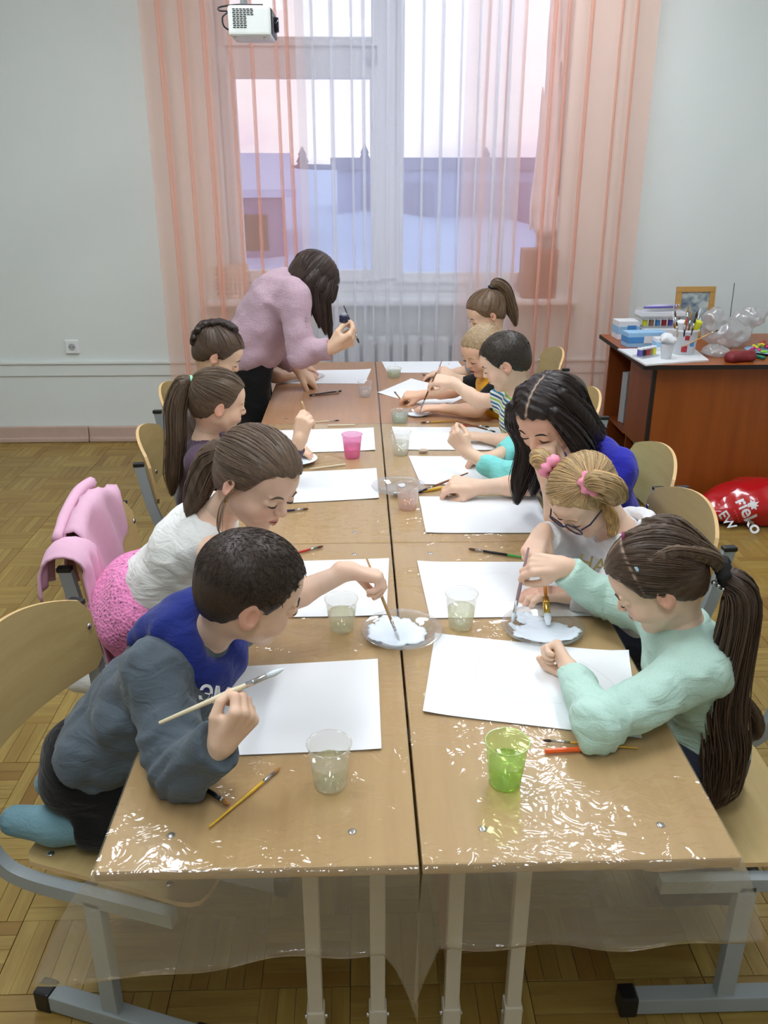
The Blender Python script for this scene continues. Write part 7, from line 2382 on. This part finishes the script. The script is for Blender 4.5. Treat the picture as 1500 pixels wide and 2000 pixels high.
# ---------------------------------------------------------------- boy in striped shirt
R5 = person(dict(label='dark haired boy in a striped shirt stretching his brush to the dish', seed=25, res=1.8, H=0.205,
    head=(0.452, 2.10, 0.952), f=(-0.86, 0.22, -0.40), neck=(0.515, 2.11, 0.815), pelvis=(0.62, 2.15, 0.455),
    shL=(0.520, 1.995, 0.772), shR=(0.500, 2.225, 0.775), elL=(0.475, 1.975, 0.675), elR=(0.385, 2.275, 0.755),
    hR=dict(g=(0.196, 2.35, 0.778), d=(-0.97, 0.20, 0.10), n=(0.0, 0.5, -0.85), pose='grip'), hL=dict(w=(0.400, 2.085, 0.662), d=(-0.80, 0.35, 0.0), n=(0, 0, -1), pose='flat'),
    hair=dict(line='boy', col=(58, 50, 42), t=0.030, short=1500, slen=0.13), lid=-0.010, skin=(237, 203, 176),
    clothes=[dict(type='top', name='striped_tee', mat=f_strp, sleeve=0.55, off=0.012, fold=0.003), dict(type='bottom', name='trousers', mat=f_dark, len=1.9), dict(type='socks', mat=f_shoe)], **SEATED(0.62, 2.15, -1)))
brush((0.216, 2.290, 0.868), (0.164, 2.490, 0.648), 'brush dipped in the clear dish by the striped shirt boy', 'brown', 'paint', 0.0036, 0.2, 0.14)

# ---------------------------------------------------------------- fair boy in yellow
def sleeves6(c):
    pr = []
    for s in 'RL':
        pr.append(Cone(lerp(c['sh'][s], c['sh']['L' if s == 'R' else 'R'], 0.06), lerp(c['sh'][s], c['el'][s], 0.58), 0.054, 0.050, 0.02, flat=True))
    return pr
R6 = person(dict(label='smiling fair haired boy in a yellow shirt with black sleeves', seed=26, res=2.0, H=0.205, mouth='open',
    head=(0.424, 2.50, 0.912), f=(-0.76, -0.38, -0.42), neck=(0.480, 2.53, 0.782), pelvis=(0.62, 2.58, 0.455),
    shL=(0.480, 2.425, 0.745), shR=(0.465, 2.645, 0.745), elL=(0.400, 2.430, 0.672), elR=(0.325, 2.690, 0.690),
    hR=dict(w=(0.185, 2.700, 0.672), d=(-0.95, 0.1, -0.05), n=(0.0, 0.3, -0.95), pose='grip'), hL=dict(w=(0.275, 2.50, 0.664), d=(-0.95, 0.1, 0.0), n=(0, 0, -1), pose='flat'),
    hair=dict(line='boy', col=(176, 150, 116), t=0.014, short=1200, slen=0.07), lid=-0.012, skin=(235, 195, 164),
    clothes=[dict(type='top', name='yellow_tee', mat=f_yel, sleeve=0, off=0.012, fold=0.003), dict(type='prims', name='black_sleeves', mat=f_black, fn=sleeves6, res=0.006), dict(type='bottom', name='trousers', mat=f_dark, len=1.9), dict(type='socks', mat=f_shoe)], **SEATED(0.62, 2.58, -1)))
g6 = hand_grip('R', (0.185, 2.700, 0.672), (-0.95, 0.1, -0.05), (0.0, 0.3, -0.95), 'grip', 0.13)
brush(tuple(g6 + V3(0.02, 0.03, -0.002)), tuple(g6 + V3(-0.035, -0.01, 0.075)), 'grey tipped brush held upright by the boy in yellow', 'wood', 'grey', 0.0034, 0.14, 0.14)

# ---------------------------------------------------------------- girl with ponytail at the window end
def ex_R7(c):
    T = c['T']
    col = (116, 92, 70)
    c['kids'].append(hair_lock(None, 'ponytail', [T((0, -0.34, 0.44)), T((0, -0.50, 0.50)), T((0.0, -0.62, 0.25)), T((0.02, -0.58, -0.25)), T((0.02, -0.52, -0.6))], [0.012, 0.024, 0.028, 0.026, 0.008], col, c['rng'], 40, 0.009, 1.2))
    c['kids'].append(ring_mesh(None, 'hair_tie', T((0, -0.36, 0.46)), T((0, -0.6, 0.5)) - T((0, 0, 0)), 0.014, 0.007, m_black))
    c['subs'] = [(c['kids'][-1], c['kids'][-2])]
R7 = person(dict(label='girl with a brown ponytail in a grey top at the window end', seed=27, res=2.2, H=0.20,
    head=(0.500, 2.96, 0.990), f=(-0.84, -0.12, -0.42), neck=(0.560, 2.98, 0.855), pelvis=(0.64, 3.02, 0.47),
    shL=(0.555, 2.875, 0.815), shR=(0.550, 3.095, 0.815), elL=(0.440, 2.86, 0.680), elR=(0.44, 3.12, 0.675),
    hL=dict(w=(0.365, 2.965, 0.690), d=(-0.80, 0.30, 0.30), n=(0.2, 0.6, -0.75), pose='grip'), hR=dict(w=(0.34, 3.14, 0.664), d=(-0.95, 0.1, 0.0), n=(0, 0, -1), pose='relax'),
    hair=dict(line='girl', col=(118, 94, 72), t=0.032, tie=(0, -0.32, 0.44), n=120), lid=-0.012, skin=(233, 199, 170),
    clothes=[dict(type='top', name='grey_tee', mat=f_lgrey, sleeve=0.9, off=0.012), dict(type='bottom', name='trousers', mat=f_dark, len=1.9), dict(type='socks', mat=f_shoe)], extra=ex_R7, **SEATED(0.64, 3.02, -1)))
g7 = hand_grip('L', (0.365, 2.965, 0.690), (-0.80, 0.30, 0.30), (0.2, 0.6, -0.75), 'grip', 0.13)
brush(tuple(g7 + V3(0.01, 0.0, 0.055)), tuple(g7 + V3(-0.03, 0.02, -0.075)), 'dark brush held by the girl at the window end', 'mauve', 'dark', 0.0034, 0.14, 0.12)
